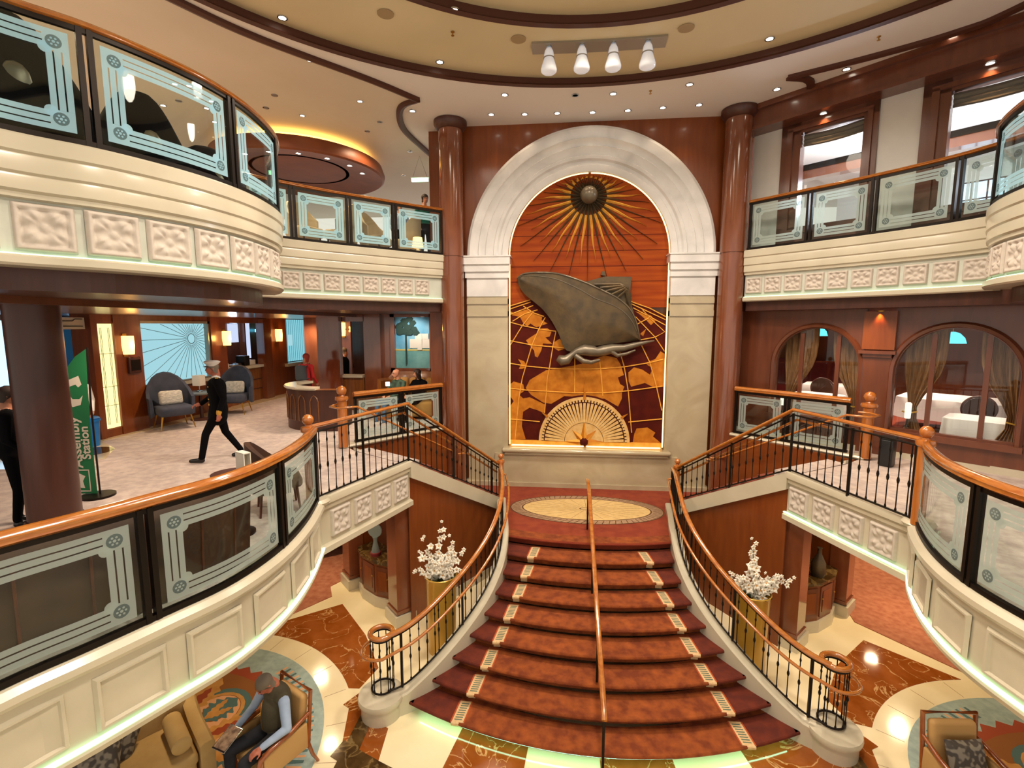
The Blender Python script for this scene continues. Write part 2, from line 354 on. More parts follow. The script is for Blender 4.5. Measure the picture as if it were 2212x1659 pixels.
# ------------------------------------------------------------ setting
Z1, Z2, ZL = 2.93, 6.75, 1.52
MIDL = Path([(-4.6, .9), (-4.3, 1.8), (-4.07, 2.52), (-3.88, 2.9), (-3.68, 3.33), (-3.46, 3.85), (-3.4, 4.5), (-3.5, 5.2), (-3.72, 5.95)])
MIDR = Path([(4.2, 1.2), (3.75, 2.1), (3.3, 3.1), (3.13, 3.95), (3.11, 4.5), (3.23, 5.05), (3.47, 5.6), (3.68, 5.95)], -1)
UPL = Path([(-6.2, 1.3), (-5.5, 2.6), (-4.98, 3.65), (-4.61, 4.15), (-4.34, 4.78), (-4.24, 5.35), (-4.27, 5.9), (-4.44, 6.57), (-4.8, 7.2), (-5.25, 7.75)])
UPR = Path([(6.35, 1.3), (5.76, 2.6), (5.27, 3.6), (4.9, 4.3), (4.69, 4.9), (4.61, 5.4), (4.61, 5.95), (4.78, 6.6), (5.05, 7.15), (5.4, 7.6)], -1)
FARL = Path([(-5.9, 7.95), (-5.56, 8.42), (-5.02, 9.07), (-4.36, 9.71), (-3.62, 10.42), (-3.11, 10.86)])
FARR = Path([(5.62, 7.3), (5.52, 7.75), (5.29, 8.3), (4.73, 9.12), (4.07, 9.9), (3.27, 10.8)], -1)
fl = thing('floor', '', '', kind='structure')
MB().box(-14, 14, -4, 22, -.2, 0).build('marble_floor', 'floor_cream', fl)
LRUG, RRUG = (-5.7, 4.75), (5.75, 4.75)
def arc(c, r, a0, a1, n=16): return [(c[0]+r*math.cos(math.radians(a0+(a1-a0)*i/n)), c[1]+r*math.sin(math.radians(a0+(a1-a0)*i/n))) for i in range(n+1)]
IH = [0]
def inlay(pts, m, h=.004, name='marble_inlay'):
    IH[0] += .0004; h += IH[0] if h < .01 else 0
    return MB().prism(pts, -.001, h).build(name, m, fl, 0)
# orange marble fields
inlay([(-4.63, 8.37), (-3.82, 7.51), (-3.3, 6.75), (-3.42, 6.3)]+arc(LRUG, 2.62, 36, 95), 'orange_marble')
inlay([(4.63, 8.2), (3.83, 7.5), (3.3, 6.75), (3.4, 6.35)]+arc(RRUG, 2.62, 144, 95), 'orange_marble')
inlay([(-3.42, 5.95), (-3.2, 5.9), (-2.75, 5.65), (-2.6, 4.2), (-3.0, 4.2), (-3.12, 4.9)], 'orange_marble')
inlay([(3.42, 5.95), (3.2, 5.9), (2.75, 5.65), (2.6, 4.2), (3.0, 4.2), (3.12, 4.9)], 'orange_marble')
def stair_y(x, k): return 8.2+.355*(0-(9-k))+.09*x*x       # nosing of tread k (9 = landing)
def band(x0, x1, d0, d1, n=6):
    a = [(x0+(x1-x0)*i/n, stair_y(x0+(x1-x0)*i/n, 1)+.25-d0) for i in range(n+1)]
    b = [(x0*1.1+(x1-x0)*1.1*i/n, stair_y(x0+(x1-x0)*i/n, 1)-d1) for i in range(n+1)]
    return a+b[::-1]
for i in range(6):
    if i % 2: inlay(band(-2.62+.873*i, -2.62+.873*(i+1), 0, .62), 'orange_marble')
for q in (-1, 1): inlay(band(2.62*q, 3.2*q, 0, .3, 4), 'orange_marble')
n = 24; d = [(-3.25+6.5*i/n, 4.5+.075*(-3.25+6.5*i/n)**2+.0) for i in range(n+1)]
MBb = [(x, y+.12) for x, y in d]+[(x*1.02, y-.12) for x, y in d[::-1]]; inlay(MBb, 'brown_marble', .006)
inlay([(-3.2, 5.85), (-3.02, 5.8), (-2.95, 4.2), (-3.2, 4.2)], 'brown_marble', .007)
inlay([(3.2, 5.85), (3.02, 5.8), (2.95, 4.2), (3.2, 4.2)], 'brown_marble', .007)
# joints of the cream tiles
j = MB()
for c, s in ((LRUG, 1), (RRUG, -1)):
    for a in range(-20, 110, 14):
        t = math.radians(a if s > 0 else 180-a); e = (math.cos(t), math.sin(t))
        j.ob((c[0]+2.43*e[0], c[1]+2.43*e[1], .0015), (.3, .003, .003), t)
j.build('tile_joint', 'medal_ring', fl, 0)
# carpets of the lower lounges
inlay([(-5.15, 8.95), (-4.95, 8.6), (-5.9, 7.25), (-8, 5.9), (-13, 5), (-13, 20), (-4.9, 20), (-4.9, 9.4)], 'carpet_rose', .012, 'carpet')
inlay([(4.78, 8.72), (6.1, 6.95), (7.6, 5.2), (13, 4), (13, 20), (4.9, 20), (4.9, 9.3)], 'carpet_rose', .012, 'carpet')
# middle deck floors
f2 = thing('floor', '', '', kind='structure')
def deck(path, ext, z0, z1, m, parent, name):
    pts = [(p[0], p[1]) for p in (path.P(i*path.len/30, -.06) for i in range(31))]
    MB().prism(pts+ext, z0, z1).build(name, m, parent, 0)
deck(MIDL, [(-3.12, 7.88), (-4.35, 8.62), (-4.7, 8.98), (-3.15, 10.8), (-3.15, 20), (-14, 20), (-14, .9)], 2.5, Z1, 'carpet_grey', f2, 'deck_carpet')
deck(MIDR, [(3.12, 7.88), (4.35, 8.62), (4.9, 9.1), (3.3, 10.9), (3.4, 11.4), (14, 11.4), (14, 1.2)], 2.5, Z1, 'carpet_grey', f2, 'deck_carpet')
MB().prism([(-9.9, 8.9), (-9.1, 8.4), (-8.6, 7.7), (-9.3, 7.0), (-12, 6.6), (-12, 20), (-9.5, 20), (-9.72, 11.2)], Z1, Z1+.006).build('marble_border', 'floor_cream', f2, 0)
MB().lathe([(.38, Z1+.006), (.38, Z1+.01)], (-9.35, 8.1, 0), 24).build('marble_border', 'brown_marble', f2, 0)
# upper deck slabs (carpet above, dark timber soffit below)
f3 = thing('floor', '', '', kind='structure')
for P, Q, ext in ((UPL, FARL, [(-3.1, 20), (-16, 20), (-16, 1.3)]), (UPR, FARR, [(3.5, 11.3), (14, 11.3), (14, 1.3)])):
    pts = [tuple(P.P(i*P.len/30, -.1)[:2]) for i in range(31)]
    q = [tuple(Q.P(i*Q.len/20, -.1)[:2]) for i in range(21)]
    if Q is FARR: pass
    MB().prism(pts+q+ext, 5.86, Z2).build('deck_slab', 'carpet_grey', f3, 0)
c2 = thing('ceiling', '', '', kind='structure')
for P, Q, ext, nm in ((UPL, FARL, [(-3.15, 20), (-16, 20), (-16, 1.3)], 'L'), (UPR, FARR, [(3.5, 11.3), (14, 11.3), (14, 1.3)], 'R')):
    pts = [tuple(P.P(i*P.len/30, -.28)[:2]) for i in range(31)]
    q = [tuple(Q.P(i*Q.len/20, -.14)[:2]) for i in range(21)]
    MB().prism(pts+q+ext, 5.6, 5.86).build('timber_soffit', 'wood_dark', c2, 0)
# lounge ceiling below the timber bulkhead (left)
MB().box(-16, -6.1, 3, 20, 5.52, 5.6).build('lounge_ceiling', 'wood_brown', c2, 0)
# ceiling under the middle deck
LS = [tuple(MIDL.P(MIDL.len*i/20, -.17)[:2]) for i in range(21)]; RS = [tuple(MIDR.P(MIDR.len*i/20, -.17)[:2]) for i in range(21)]
MB().prism(LS+[(-3.3, 7.9), (-4.6, 9.0), (-3.2, 10.8), (-3.2, 18), (-13, 18), (-13, 1)], 2.3, 2.5).build('lower_soffit', 'wood_dark', c2, 0)
MB().prism(RS+[(3.3, 7.9), (4.6, 9.0), (3.2, 10.8), (3.2, 18), (13, 18), (13, 1)], 2.3, 2.5).build('lower_soffit', 'wood_dark', c2, 0)

# ------------------------------------------------------------ top ceiling: soffit, dome rings, trims
c3 = thing('ceiling', '', '', kind='structure')
CC = (-.02, 3.06); RA = 6.57; CB = (0, 3.47); RB = 4.56
def annulus(name, c, r, outer, z, m, parent, up=False):
    n = 96; mb = MB()
    inn = [(c[0]+r*math.cos(2*PI*i/n), c[1]+r*math.sin(2*PI*i/n), z) for i in range(n)]
    if isinstance(outer, tuple):
        x0, x1, y0, y1 = outer; out = []
        for i in range(n):
            a = 2*PI*i/n; dx, dy = math.cos(a), math.sin(a); t = 1e9
            if dx > 1e-6: t = min(t, (x1-c[0])/dx)
            if dx < -1e-6: t = min(t, (x0-c[0])/dx)
            if dy > 1e-6: t = min(t, (y1-c[1])/dy)
            if dy < -1e-6: t = min(t, (y0-c[1])/dy)
            out.append((c[0]+dx*t, c[1]+dy*t, z))
    else: out = [(outer[0]+outer[2]*math.cos(2*PI*i/n), outer[1]+outer[2]*math.sin(2*PI*i/n), z) for i in range(n)] if False else None
    mb.add(inn+out, [(i, (i+1) % n, n+(i+1) % n, n+i) for i in range(n)])
    return mb.build(name, m, parent, 0)
annulus('soffit', CC, RA, (-16, 14, -4, 20), 9.7, 'ceil_grey', c3)
MB().prism([(-16, 2.5), (-7.6, 2.5), (-6.9, 4.6), (-5.9, 6.5), (-5.24, 7.6), (-4.6, 8.38), (-4.0, 9.04), (-3.42, 9.86), (-3.75, 10.1), (-3.98, 10.6), (-4.1, 11.34), (-4.0, 12.4), (-3.87, 13.39), (-3.87, 20), (-16, 20)], 9.697, 9.7).build('lounge_ceiling', 'ceil_lounge', c3, 0)
annulus('dome_step', CB, RB, (-8, 8, -4, 11), 9.82, 'ceil_olive', c3)
MB().box(-6, 6, -2, 9, 9.95, 10.0).build('dome_top', 'ceil_olive', c3, 0)
def ring(name, c, r, z0, z1, w, m, parent):
    prof = [(r-w, z0), (r+.0, z0), (r+.02, z0+.03), (r+.02, z1), (r-w*.5, z1), (r-w*.5, z0+.05)]
    n = 120; mb = MB(); rings = []
    for i in range(n):
        a = 2*PI*i/n; rings.append([Vector((c[0]+rr*math.cos(a), c[1]+rr*math.sin(a), z)) for rr, z in prof])
    mb.loft(rings, True, False, True); return mb.build(name, m, parent, 30)
t1 = thing('trim_1', '', '', kind='structure'); ring('ring_molding', CC, RA+.05, 9.67, 9.83, .11, 'wood_trim', t1)
t2 = thing('trim_2', '', '', kind='structure'); ring('ring_molding', CB, RB+.05, 9.79, 9.96, .11, 'wood_trim', t2)
def molding(name, pts, z, w, h, m, parent, smooth=True):
    P = Path(pts, 1, smooth); mb = MB(); mb.sweep(P, 0, P.len, [(-w/2, z), (-w/2, z-h), (0, z-h*1.4), (w/2, z-h), (w/2, z)]); return mb.build(name, m, parent, 30)
t3 = thing('trim_3', '', '', kind='structure')
molding('ceiling_molding', [(-7.6, 2.5), (-6.9, 4.6), (-5.9, 6.5), (-5.24, 7.6), (-4.0, 9.04), (-3.37, 9.88)], 9.7, .13, .05, 'wood_trim', t3)
molding('ceiling_molding', [(-3.37, 9.88), (-3.75, 10.1), (-3.98, 10.6), (-4.1, 11.34), (-4.0, 12.4), (-3.87, 13.39)], 9.7, .13, .05, 'wood_trim', t3)
t4 = thing('trim_4', '', '', kind='structure')
molding('ceiling_molding', [(7.6, 2.5), (6.6, 5.6), (5.76, 7.93), (5.35, 8.51), (4.51, 9.1), (3.45, 9.69)], 9.7, .13, .05, 'wood_trim', t4)
molding('ceiling_molding', [(3.45, 9.69), (3.8, 9.78), (3.98, 10.0), (4.1, 10.4)], 9.7, .13, .05, 'wood_trim', t4)

# ------------------------------------------------------------ back wall around the arch
AX, AY, AZ = .06, 11.2, 6.84      # arch axis, face plane, springing
wb = thing('wall_back', '', '', kind='structure')
def arch_pts(r, n=40, cx=AX, cz=AZ): return [(cx+r*math.cos(PI*i/n), cz+r*math.sin(PI*i/n)) for i in range(n+1)]
m = MB(); n = 40; ap = arch_pts(2.7)     # timber wall with arched opening
out = [(AX+3.4, AZ)]+[(AX+max(-3.4, min(3.4, 3.9*math.cos(PI*i/n)/max(abs(math.sin(PI*i/n)), .3)*.9)), 9.72) for i in range(1, n)]+[(AX-3.4, AZ)]
for i in range(n):
    a, b = ap[i], ap[i+1]; c, dd = out[i+1], out[i]
    m.add([(a[0], 11.3, a[1]), (b[0], 11.3, b[1]), (c[0], 11.3, c[1]), (dd[0], 11.3, dd[1])], [(0, 1, 2, 3)])
m.box(-3.6, AX-2.6, 11.3, 11.36, 0, AZ); m.box(AX+2.6, 3.7, 11.3, 11.36, 0, AZ); m.box(-3.6, 3.7, 11.5, 11.56, 0, 9.75)
m.build('timber_panel', 'wood_wall', wb, 0)
# upper deck right wall (beam, window bays) and middle deck right wall with arches, along line W
W0 = Vector((3.45, 11.35)); WD = Vector((.70, -.714)).normalized(); WN = Vector((-.714, -.70)).normalized()
def WP(s, o, z): p = W0+WD*s+WN*o; return Vector((p.x, p.y, z))
def wbox(mb, s0, s1, o0, o1, z0, z1):
    vs = [WP(s, o, z) for z in (z0, z1) for o in (o0, o1) for s in (s0, s1)]
    return mb.add(vs, [(0, 2, 3, 1), (4, 5, 7, 6), (0, 1, 5, 4), (2, 6, 7, 3), (0, 4, 6, 2), (1, 3, 7, 5)])
def wpoly(mb, pts, o0, o1):
    n = len(pts); vs = [WP(s, o0, z) for s, z in pts]+[WP(s, o1, z) for s, z in pts]
    return mb.add(vs, [tuple(range(n)), tuple(range(n, 2*n))[::-1]]+[(i, n+i, n+(i+1) % n, (i+1) % n) for i in range(n)])
wr = thing('wall_right', '', '', kind='structure')
m = MB(); wbox(m, -.3, 6.5, 0, .42, 9.28, 9.62); wbox(m, -.3, 6.5, .3, .5, 9.6, 9.7); wbox(m, -.3, 6.5, 0, .46, 9.24, 9.3); m.build('timber_beam', 'wood_brown', wr, 0)
for a, b in ((.1, .69), (2.29, 2.91), (4.67, 5.3)):
    m = MB(); wbox(m, a, b, -.1, .05, Z2, 9.27); m.build('stone_pilaster', 'white_stone', wr, 0)
bays = ((.68, 2.3), (2.9, 4.68))
for a, b in bays:
    m = MB()
    for x0, x1, z0, z1 in ((a, a+.36, Z2, 9.27), (b-.22, b, Z2, 9.27), (a, b, 9.03, 9.27), (a, b, Z2, 7.25)): wbox(m, x0, x1, -.1, .1, z0, z1)
    for x0, x1, z0, z1 in ((a+.12, a+.22, 7.1, 9.12), (b-.16, b-.08, 7.1, 9.12), (a+.12, b-.08, 9.08, 9.16), (a+.1, b-.1, 7.12, 7.2)): wbox(m, x0, x1, .1, .14, z0, z1)
    m.build('window_frame', 'wood_brown', wr, 0)
    m = MB(); wbox(m, a+.36, b-.22, -.06, -.05, 7.25, 9.03); m.build('window_pane', 'window_glass', wr, 0)
# restaurant seen through the upper windows
m = MB(); wbox(m, -.4, 9, -6.5, -.12, 9.35, 9.45); wbox(m, -.4, 9, -6.5, -6.4, Z2, 9.4); m.build('restaurant_shell', 'white_paint', wr, 0)
m = MB(); wbox(m, -.4, 9, -3.5, -3.2, 9.02, 9.22); m.build('restaurant_beam', 'wood_column', wr, 0)
m = MB(); wbox(m, -.4, 9, -3.5, -3.15, 9.22, 9.36); m.build('restaurant_beam', 'iron', wr, 0)
for s in (1.0, 2.3, 3.6, 4.9, 6.2, 7.5): m = MB(); wbox(m, s, s+.95, -6.39, -6.36, 7.6, 8.9); m.build('restaurant_window', 'daylight', wr, 0)
m = MB()
for s in (1.0, 2.3, 3.6, 4.9, 6.2, 7.5):
    for q in range(4): wbox(m, s+.3*q, s+.3*q+.03, -6.35, -6.31, 7.6, 8.9)
    for z in (7.6, 8.0, 8.45, 8.88): wbox(m, s, s+.95, -6.35, -6.31, z, z+.03)
m.build('window_lattice', 'wood_dark', wr, 0)
m = MB(); wbox(m, -.4, 9, -6.5, -.12, Z2-.05, Z2); m.build('restaurant_floor', 'carpet_dark_red', wr, 0)
# middle deck: timber wall with two arched windows
ARC = ((1.555, .735, 4.5, 3.45), (3.64, .78, 4.47, 3.42))
def archwall(mb, c, r, zs, zb, s0, s1, ztop, o0, o1):
    n = 24
    for i in range(n):
        a0, a1 = PI*i/n, PI*(i+1)/n
        p = [(c+r*math.cos(a0), zs+r*math.sin(a0)), (c+r*math.cos(a1), zs+r*math.sin(a1))]
        q0 = s1+(s0-s1)*i/n; q1 = s1+(s0-s1)*(i+1)/n
        wpoly(mb, [p[0], p[1], (q1, ztop), (q0, ztop)], o0, o1)
    wpoly(mb, [(c+r, zb), (c+r, zs), (s1, ztop), (s1, zb)], o0, o1); wpoly(mb, [(c-r, zb), (c-r, zs), (s0, ztop), (s0, zb)], o0, o1)
m = MB(); archwall(m, ARC[0][0], ARC[0][1], ARC[0][2], ARC[0][3], .1, 2.36, 5.62, -.08, .02); archwall(m, ARC[1][0], ARC[1][1], ARC[1][2], ARC[1][3], 2.8, 4.6, 5.62, -.08, .02)
wbox(m, -.3, .1, -.08, .02, Z1, 5.62); wbox(m, 4.6, 8, -.08, .02, Z1, 5.62); wbox(m, .1, 4.6, -.08, .02, Z1, 3.46)
m.build('arched_wall', 'wood_brown', wr, 0)
m = MB(); wbox(m, 2.34, 2.83, -.08, .1, 4.86, 5.55); m.build('wall_panel', 'wood_wall', wr, 0)
m = MB(); wbox(m, 2.3, 2.86, 0, .14, 4.78, 4.84); wbox(m, 2.36, 2.8, 0, .1, 4.72, 4.78); wbox(m, 2.36, 2.8, 0, .06, Z1, 4.72); m.build('wall_pier', 'wood_brown', wr, 0)
for c, r, zs, zb in ARC:
    m = MB(); pp = [WP(c+(r+.06)*math.cos(PI*i/28), .03, zs+(r+.06)*math.sin(PI*i/28)) for i in range(29)]
    pp = [WP(c+r+.06, .03, zb)]+pp+[WP(c-r-.06, .03, zb)]; m.tube(pp, .05, 6); wbox(m, c-r-.12, c+r+.12, 0, .12, zb-.1, zb); m.build('arch_casing', 'wood_brown', wr, 30)
    m = MB(); fr = ((c-r*.42, c-r*.42+.07), (c+r*.46, c+r*.46+.07))
    for a, b in fr: m = MB(); wbox(m, a, b, -.07, -.02, zb, zs+math.sqrt(r*r-(r*.5)**2)); m.build('mullion', 'wood_brown', wr, 0)
    m = MB(); wpoly(m, [(c+r*math.cos(PI*i/24), zs+r*math.sin(PI*i/24)) for i in range(25)]+[(c-r, zb), (c+r, zb)], -.05, -.045); m.build('window_pane', 'window_glass', wr, 0)
m = MB(); wbox(m, -4, 9, -7.1, -7.0, Z1, 5.6); m.build('dining_room_wall', 'wood_wall', wr, 0)
m = MB(); wbox(m, -.4, 9, -3, -.1, Z1-.03, Z1+.005); wbox(m, -4, 9, -7, -3, Z1-.03, Z1+.005); wbox(m, -4, 9, -7.1, -.12, 5.62, 5.66); m.build('dining_room_floor', 'carpet_dark_red', wr, 0)
m = MB(); wbox(m, 4.2, 9, 0, .03, Z1, Z1+.12); wbox(m, -.3, 4.2, .0, .03, Z1, Z1+.1); m.build('skirting', 'cream_marble', wr, 0)
# middle deck left: pillars and walls of the lounge (x = -10)
wl = thing('wall_left', '', '', kind='structure')
LX = -10.1
m = MB(); m.box(LX-.35, LX+.1, 9.02, 9.16, Z1, 5.55); m.box(LX-.35, LX+.1, 9.53, 10.2, Z1, 5.55); m.box(LX-.35, LX+.08, 9.1, 9.6, Z1, 3.1); m.box(LX-.35, LX+.08, 9.1, 9.6, 5.34, 5.55)
m.box(LX-.35, LX, 10.2, 12.5, Z1, 3.86); m.box(LX-.35, LX, 10.2, 12.5, 5.38, 5.55); m.box(LX-.35, LX+.05, 12.5, 13.1, Z1, 5.55); m.box(LX-.35, LX, 13.1, 15.1, 5.36, 5.55)
m.box(LX-.35, LX+.02, 15.1, 16.25, Z1, 5.55); m.box(LX-.4, LX-.1, 16.25, 19.2, Z1, 3.95); m.box(LX-.4, LX-.1, 16.25, 19.2, 5.5, 5.6); m.box(LX-.4, LX+.2, 19.2, 20, Z1, 5.6)
m.build('timber_wall', 'wood_wall', wl, 0)
m = MB(); m.box(LX-.1, LX+.16, 14.72, 15.12, Z1, 5.5); m.build('wall_pilaster', 'wood_column', wl, 0)
m = MB(); m.box(LX-.1, LX+.14, 16.05, 19.2, 3.86, 3.97); m.box(LX, LX+.06, 10.15, 12.55, 3.8, 3.88); m.build('window_sill', 'cream_marble', wl, 0)
m = MB(); m.box(-12.6, -12.5, 3, 20, Z1, 5.6); m.build('outer_wall', 'wood_brown', wl, 0)
for y0, y1, z0 in ((8.5, 9.5, 3.5), (10.8, 11.42, 3.85)): m = MB(); m.box(-12.49, -12.45, y0, y1, z0, 5.4); m.build('sea_window', 'sea_light', wl, 0)
for y0, y1 in ((9.5, 10.0), (11.42, 12.2), (10.3, 10.8)): m = MB(); m.box(-12.49, -12.4, y0, y1, 3.1, 5.5); m.build('window_drape', 'blue_drape', wl, 0)
m = MB(); m.box(-13.5, -3, 20, 20.1, Z1, 5.6); m.build('end_wall', 'wood_brown', wl, 0)
m = MB(); m.box(-9.9, 3.5, 5.9, 5.95, 5.95, 5.96); 
# piers between lounge and bench niche
m = MB()
m.box(-7.14, -6.52, 12.72, 12.92, Z1, 5.6); m.box(-8.2, -6.75, 14.0, 14.1, Z1, 5.6)
m.box(-5.92, -5.45, 12.95, 13.12, Z1, 5.6); m.box(-6.9, -5.9, 12.95, 13.1, 5.4, 5.6); m.box(-5.5, -5.2, 13.12, 13.25, Z1, 5.6)
m.build('timber_pier', 'wood_column', wl, 0)
m = MB(); m.box(-4.95, -3.3, 13.2, 13.3, Z1, 5.6); m.build('niche_wall', 'wood_wall', wl, 0)
m = MB(); m.box(-6.98, -5.95, 12.85, 13.15, 3.86, 3.93); m.build('counter_sill', 'cream_marble', wl, 0)
m = MB(); m.box(-6.95, -5.95, 12.95, 13.1, Z1, 3.86); m.build('counter_front', 'wood_bar', wl, 0)
m = MB(); m.box(-3.3, -2.6, 11.36, 13.3, Z1, 5.86); m.build('niche_side', 'wood_wall', wl, 0)
# timber walls beside and under the upper flights
def vquad(mb, a, b, za0, zb0, za1, zb1, t=.05):
    a = Vector(a); b = Vector(b); nn = Vector(((b-a).y, -(b-a).x)).normalized()*t
    vs = [(a.x, a.y, za0), (b.x, b.y, zb0), (b.x, b.y, zb1), (a.x, a.y, za1)]
    vs += [(x-nn.x, y-nn.y, z) for x, y, z in vs]
    return mb.add(vs, [(0, 1, 2, 3), (7, 6, 5, 4), (0, 4, 5, 1), (1, 5, 6, 2), (2, 6, 7, 3), (3, 7, 4, 0)])
for sx in (-1, 1):
    sd = 'left' if sx < 0 else 'right'
    m = MB(); vquad(m, (sx*3.12, 7.9), (sx*1.78, 10.05), 0, 0, 2.93, 1.52, .02)
    m.build('wall_'+sd, 'wood_wall', None, 0, 'structure')
    m = MB(); vquad(m, (sx*1.6, 9.0), (sx*1.66, 10.0), 0, 0, 1.4, 1.5); m.build('wall_'+sd, 'wood_wall', None, 0, 'structure')
    m = MB(); vquad(m, (sx*4.7, 8.96), (sx*3.13, 10.82), 0, 0, 2.93, 2.93, .05*sx); m.build('wall_'+sd, 'wood_wall', None, 0, 'structure')
    m = MB(); vquad(m, (sx*3.1, 8.0), (sx*1.9, 9.85), 0, 0, .18, .18, -.03*1); m.build('baseboard_'+sd, 'cream_marble', None, 0, 'structure')
# lower level back walls
wo = thing('wall_lower', '', '', kind='structure')
m = MB(); m.box(-13, -3.4, 14, 14.1, 0, 2.4); m.box(3.4, 13, 14, 14.1, 0, 2.4); m.build('timber_panel', 'wood_brown', wo, 0)
SC.cycles.use_denoising = True
try: SC.cycles.denoiser = 'OPENIMAGEDENOISE'
except Exception: pass
# ------------------------------------------------------------ balconies (stone fascias)
def place_ros(me, path, q, o, z, w, h, parent, name='rosette_panel'):
    p, t = path.at(q); n = Vector((t.y, -t.x))*path.side
    ob = bpy.data.objects.new(name, me); COL.objects.link(ob)
    w3 = path.P(q, o, z); ob.location = w3; ob.rotation_euler = (0, 0, math.atan2(-n.x, n.y)); ob.scale = (w, 1, h)
    par(ob, parent); return ob
def upper_balcony(label, path, s0, s1, pitch, size, start, led='led_green'):
    t = thing('balcony', label, 'balcony', path.P((s0+s1)/2, 0, 5.8))
    m = MB(); m.sweep(path, s0, s1, [(-.3, 6.84), (.03, 6.84), (.05, 6.82), (.05, 6.7), (.03, 6.68), (.035, 6.66), (.035, 6.54), (.015, 6.52), (.02, 6.5), (.02, 6.4), (-.01, 6.38), (-.01, 6.34), (-.06, 6.33), (-.3, 6.33)])
    m.build('stone_band', 'cream_marble', t, 25)
    m = MB(); m.sweep(path, s0, s1, [(-.3, 6.34), (-.062, 6.34), (-.062, 5.87), (-.3, 5.87)]); m.build('frieze', 'cream_frieze', t, 25)
    m = MB(); m.sweep(path, s0, s1, [(-.3, 5.88), (-.055, 5.88), (-.01, 5.88), (.01, 5.865), (.01, 5.81), (-.01, 5.79), (-.3, 5.79)]); m.build('stone_lip', 'cream_marble', t, 25)
    m = MB(); m.sweep(path, s0, s1, [(-.05, 5.882), (-.025, 5.882), (-.025, 5.893), (-.05, 5.893)]); m.build('led_strip', led, t, 0)
    q = start
    while q < s1-size*.55:
        place_ros(ROS, path, q, -.062, 6.115, size, size*.98, t); q += pitch
    return t
upper_balcony('large curved cream stone balcony front at upper left with carved square rosettes', UPL, 0, UPL.len, .47, .405, .5)
upper_balcony('curved cream stone balcony front at far upper left running to the round column', FARL, .25, FARL.len, .385, .335, .42)
upper_balcony('curved cream stone balcony front at far upper right running to the round column', FARR, .35, FARR.len, .385, .335, .62)
upper_balcony('cream stone balcony front jutting in at the upper right edge', UPR, 0, UPR.len, .47, .405, .32)
def mid_balcony(label, path):
    t = thing('balcony', label, 'balcony', path.P(path.len/2, 0, 2.2))
    m = MB(); m.sweep(path, 0, path.len, [(-.14, 2.98), (.0, 3.0), (.05, 2.99), (.09, 2.95), (.09, 2.9), (.06, 2.86), (.02, 2.84), (.02, 2.3), (-.14, 2.3)]); m.build('stone_band', 'cream_marble', t, 25)
    m = MB(); m.sweep(path, 0, path.len, [(-.14, 2.3), (.02, 2.3), (.05, 2.29), (.06, 2.27), (.04, 2.22), (-.14, 2.2)]); m.build('stone_lip', 'cream_marble', t, 25)
    m = MB(); m.sweep(path, 0, path.len, [(.025, 2.3), (.055, 2.3), (.058, 2.325), (.025, 2.325)]); m.build('led_strip', 'led_white', t, 0)
    q = .25
    while q < path.len-.3:
        place_ros(PAN, path, q+.26, .02, 2.57, .48, .42, t, 'recessed_panel'); q += .62
    return t
mid_balcony('curved cream balcony front with recessed panels, left side above the sofa', MIDL)
mid_balcony('curved cream balcony front with recessed panels and bright light strip, right side', MIDR)
def stub_balcony(label, a, b, led, side):
    P = Path([a, b], side, False); t = thing('balcony', label, 'balcony', P.P(P.len/2, 0, 2.2))
    m = MB(); m.sweep(P, 0, P.len, [(-.14, 2.98), (.0, 3.0), (.04, 2.99), (.05, 2.95), (.05, 2.9), (.02, 2.88), (.02, 2.82), (-.02, 2.8), (-.02, 2.32), (-.14, 2.32)], n=4); m.build('stone_band', 'cream_marble', t, 25)
    m = MB(); m.sweep(P, 0, P.len, [(-.14, 2.32), (.0, 2.32), (.05, 2.3), (.05, 2.22), (-.14, 2.2)], n=4); m.build('stone_lip', 'cream_marble', t, 25)
    if led: m = MB(); m.sweep(P, 0, P.len, [(.0, 2.322), (.035, 2.322), (.035, 2.34), (.0, 2.34)], n=4); m.build('led_strip', led, t, 0)
    for i in range(4): place_ros(ROS, P, .3+i*.46+.12, -.02, 2.57, .37, .4, t)
    m = MB(); m.lathe([(.0, 3.02), (.14, 3.02), (.17, 2.98), (.14, 2.93), (.1, 2.9), (0, 2.9)], (a[0], a[1], 0), 20); m.build('stone_cap', 'cream_marble', t, 35)
    return P
STL = stub_balcony('short straight cream balcony front with four carved rosettes, left of stairs', (-3.74, 5.95), (-3.08, 7.9), None, 1)
STR = stub_balcony('short straight cream balcony front with four carved rosettes, right of stairs', (3.7, 5.95), (3.08, 7.9), 'led_green', -1)

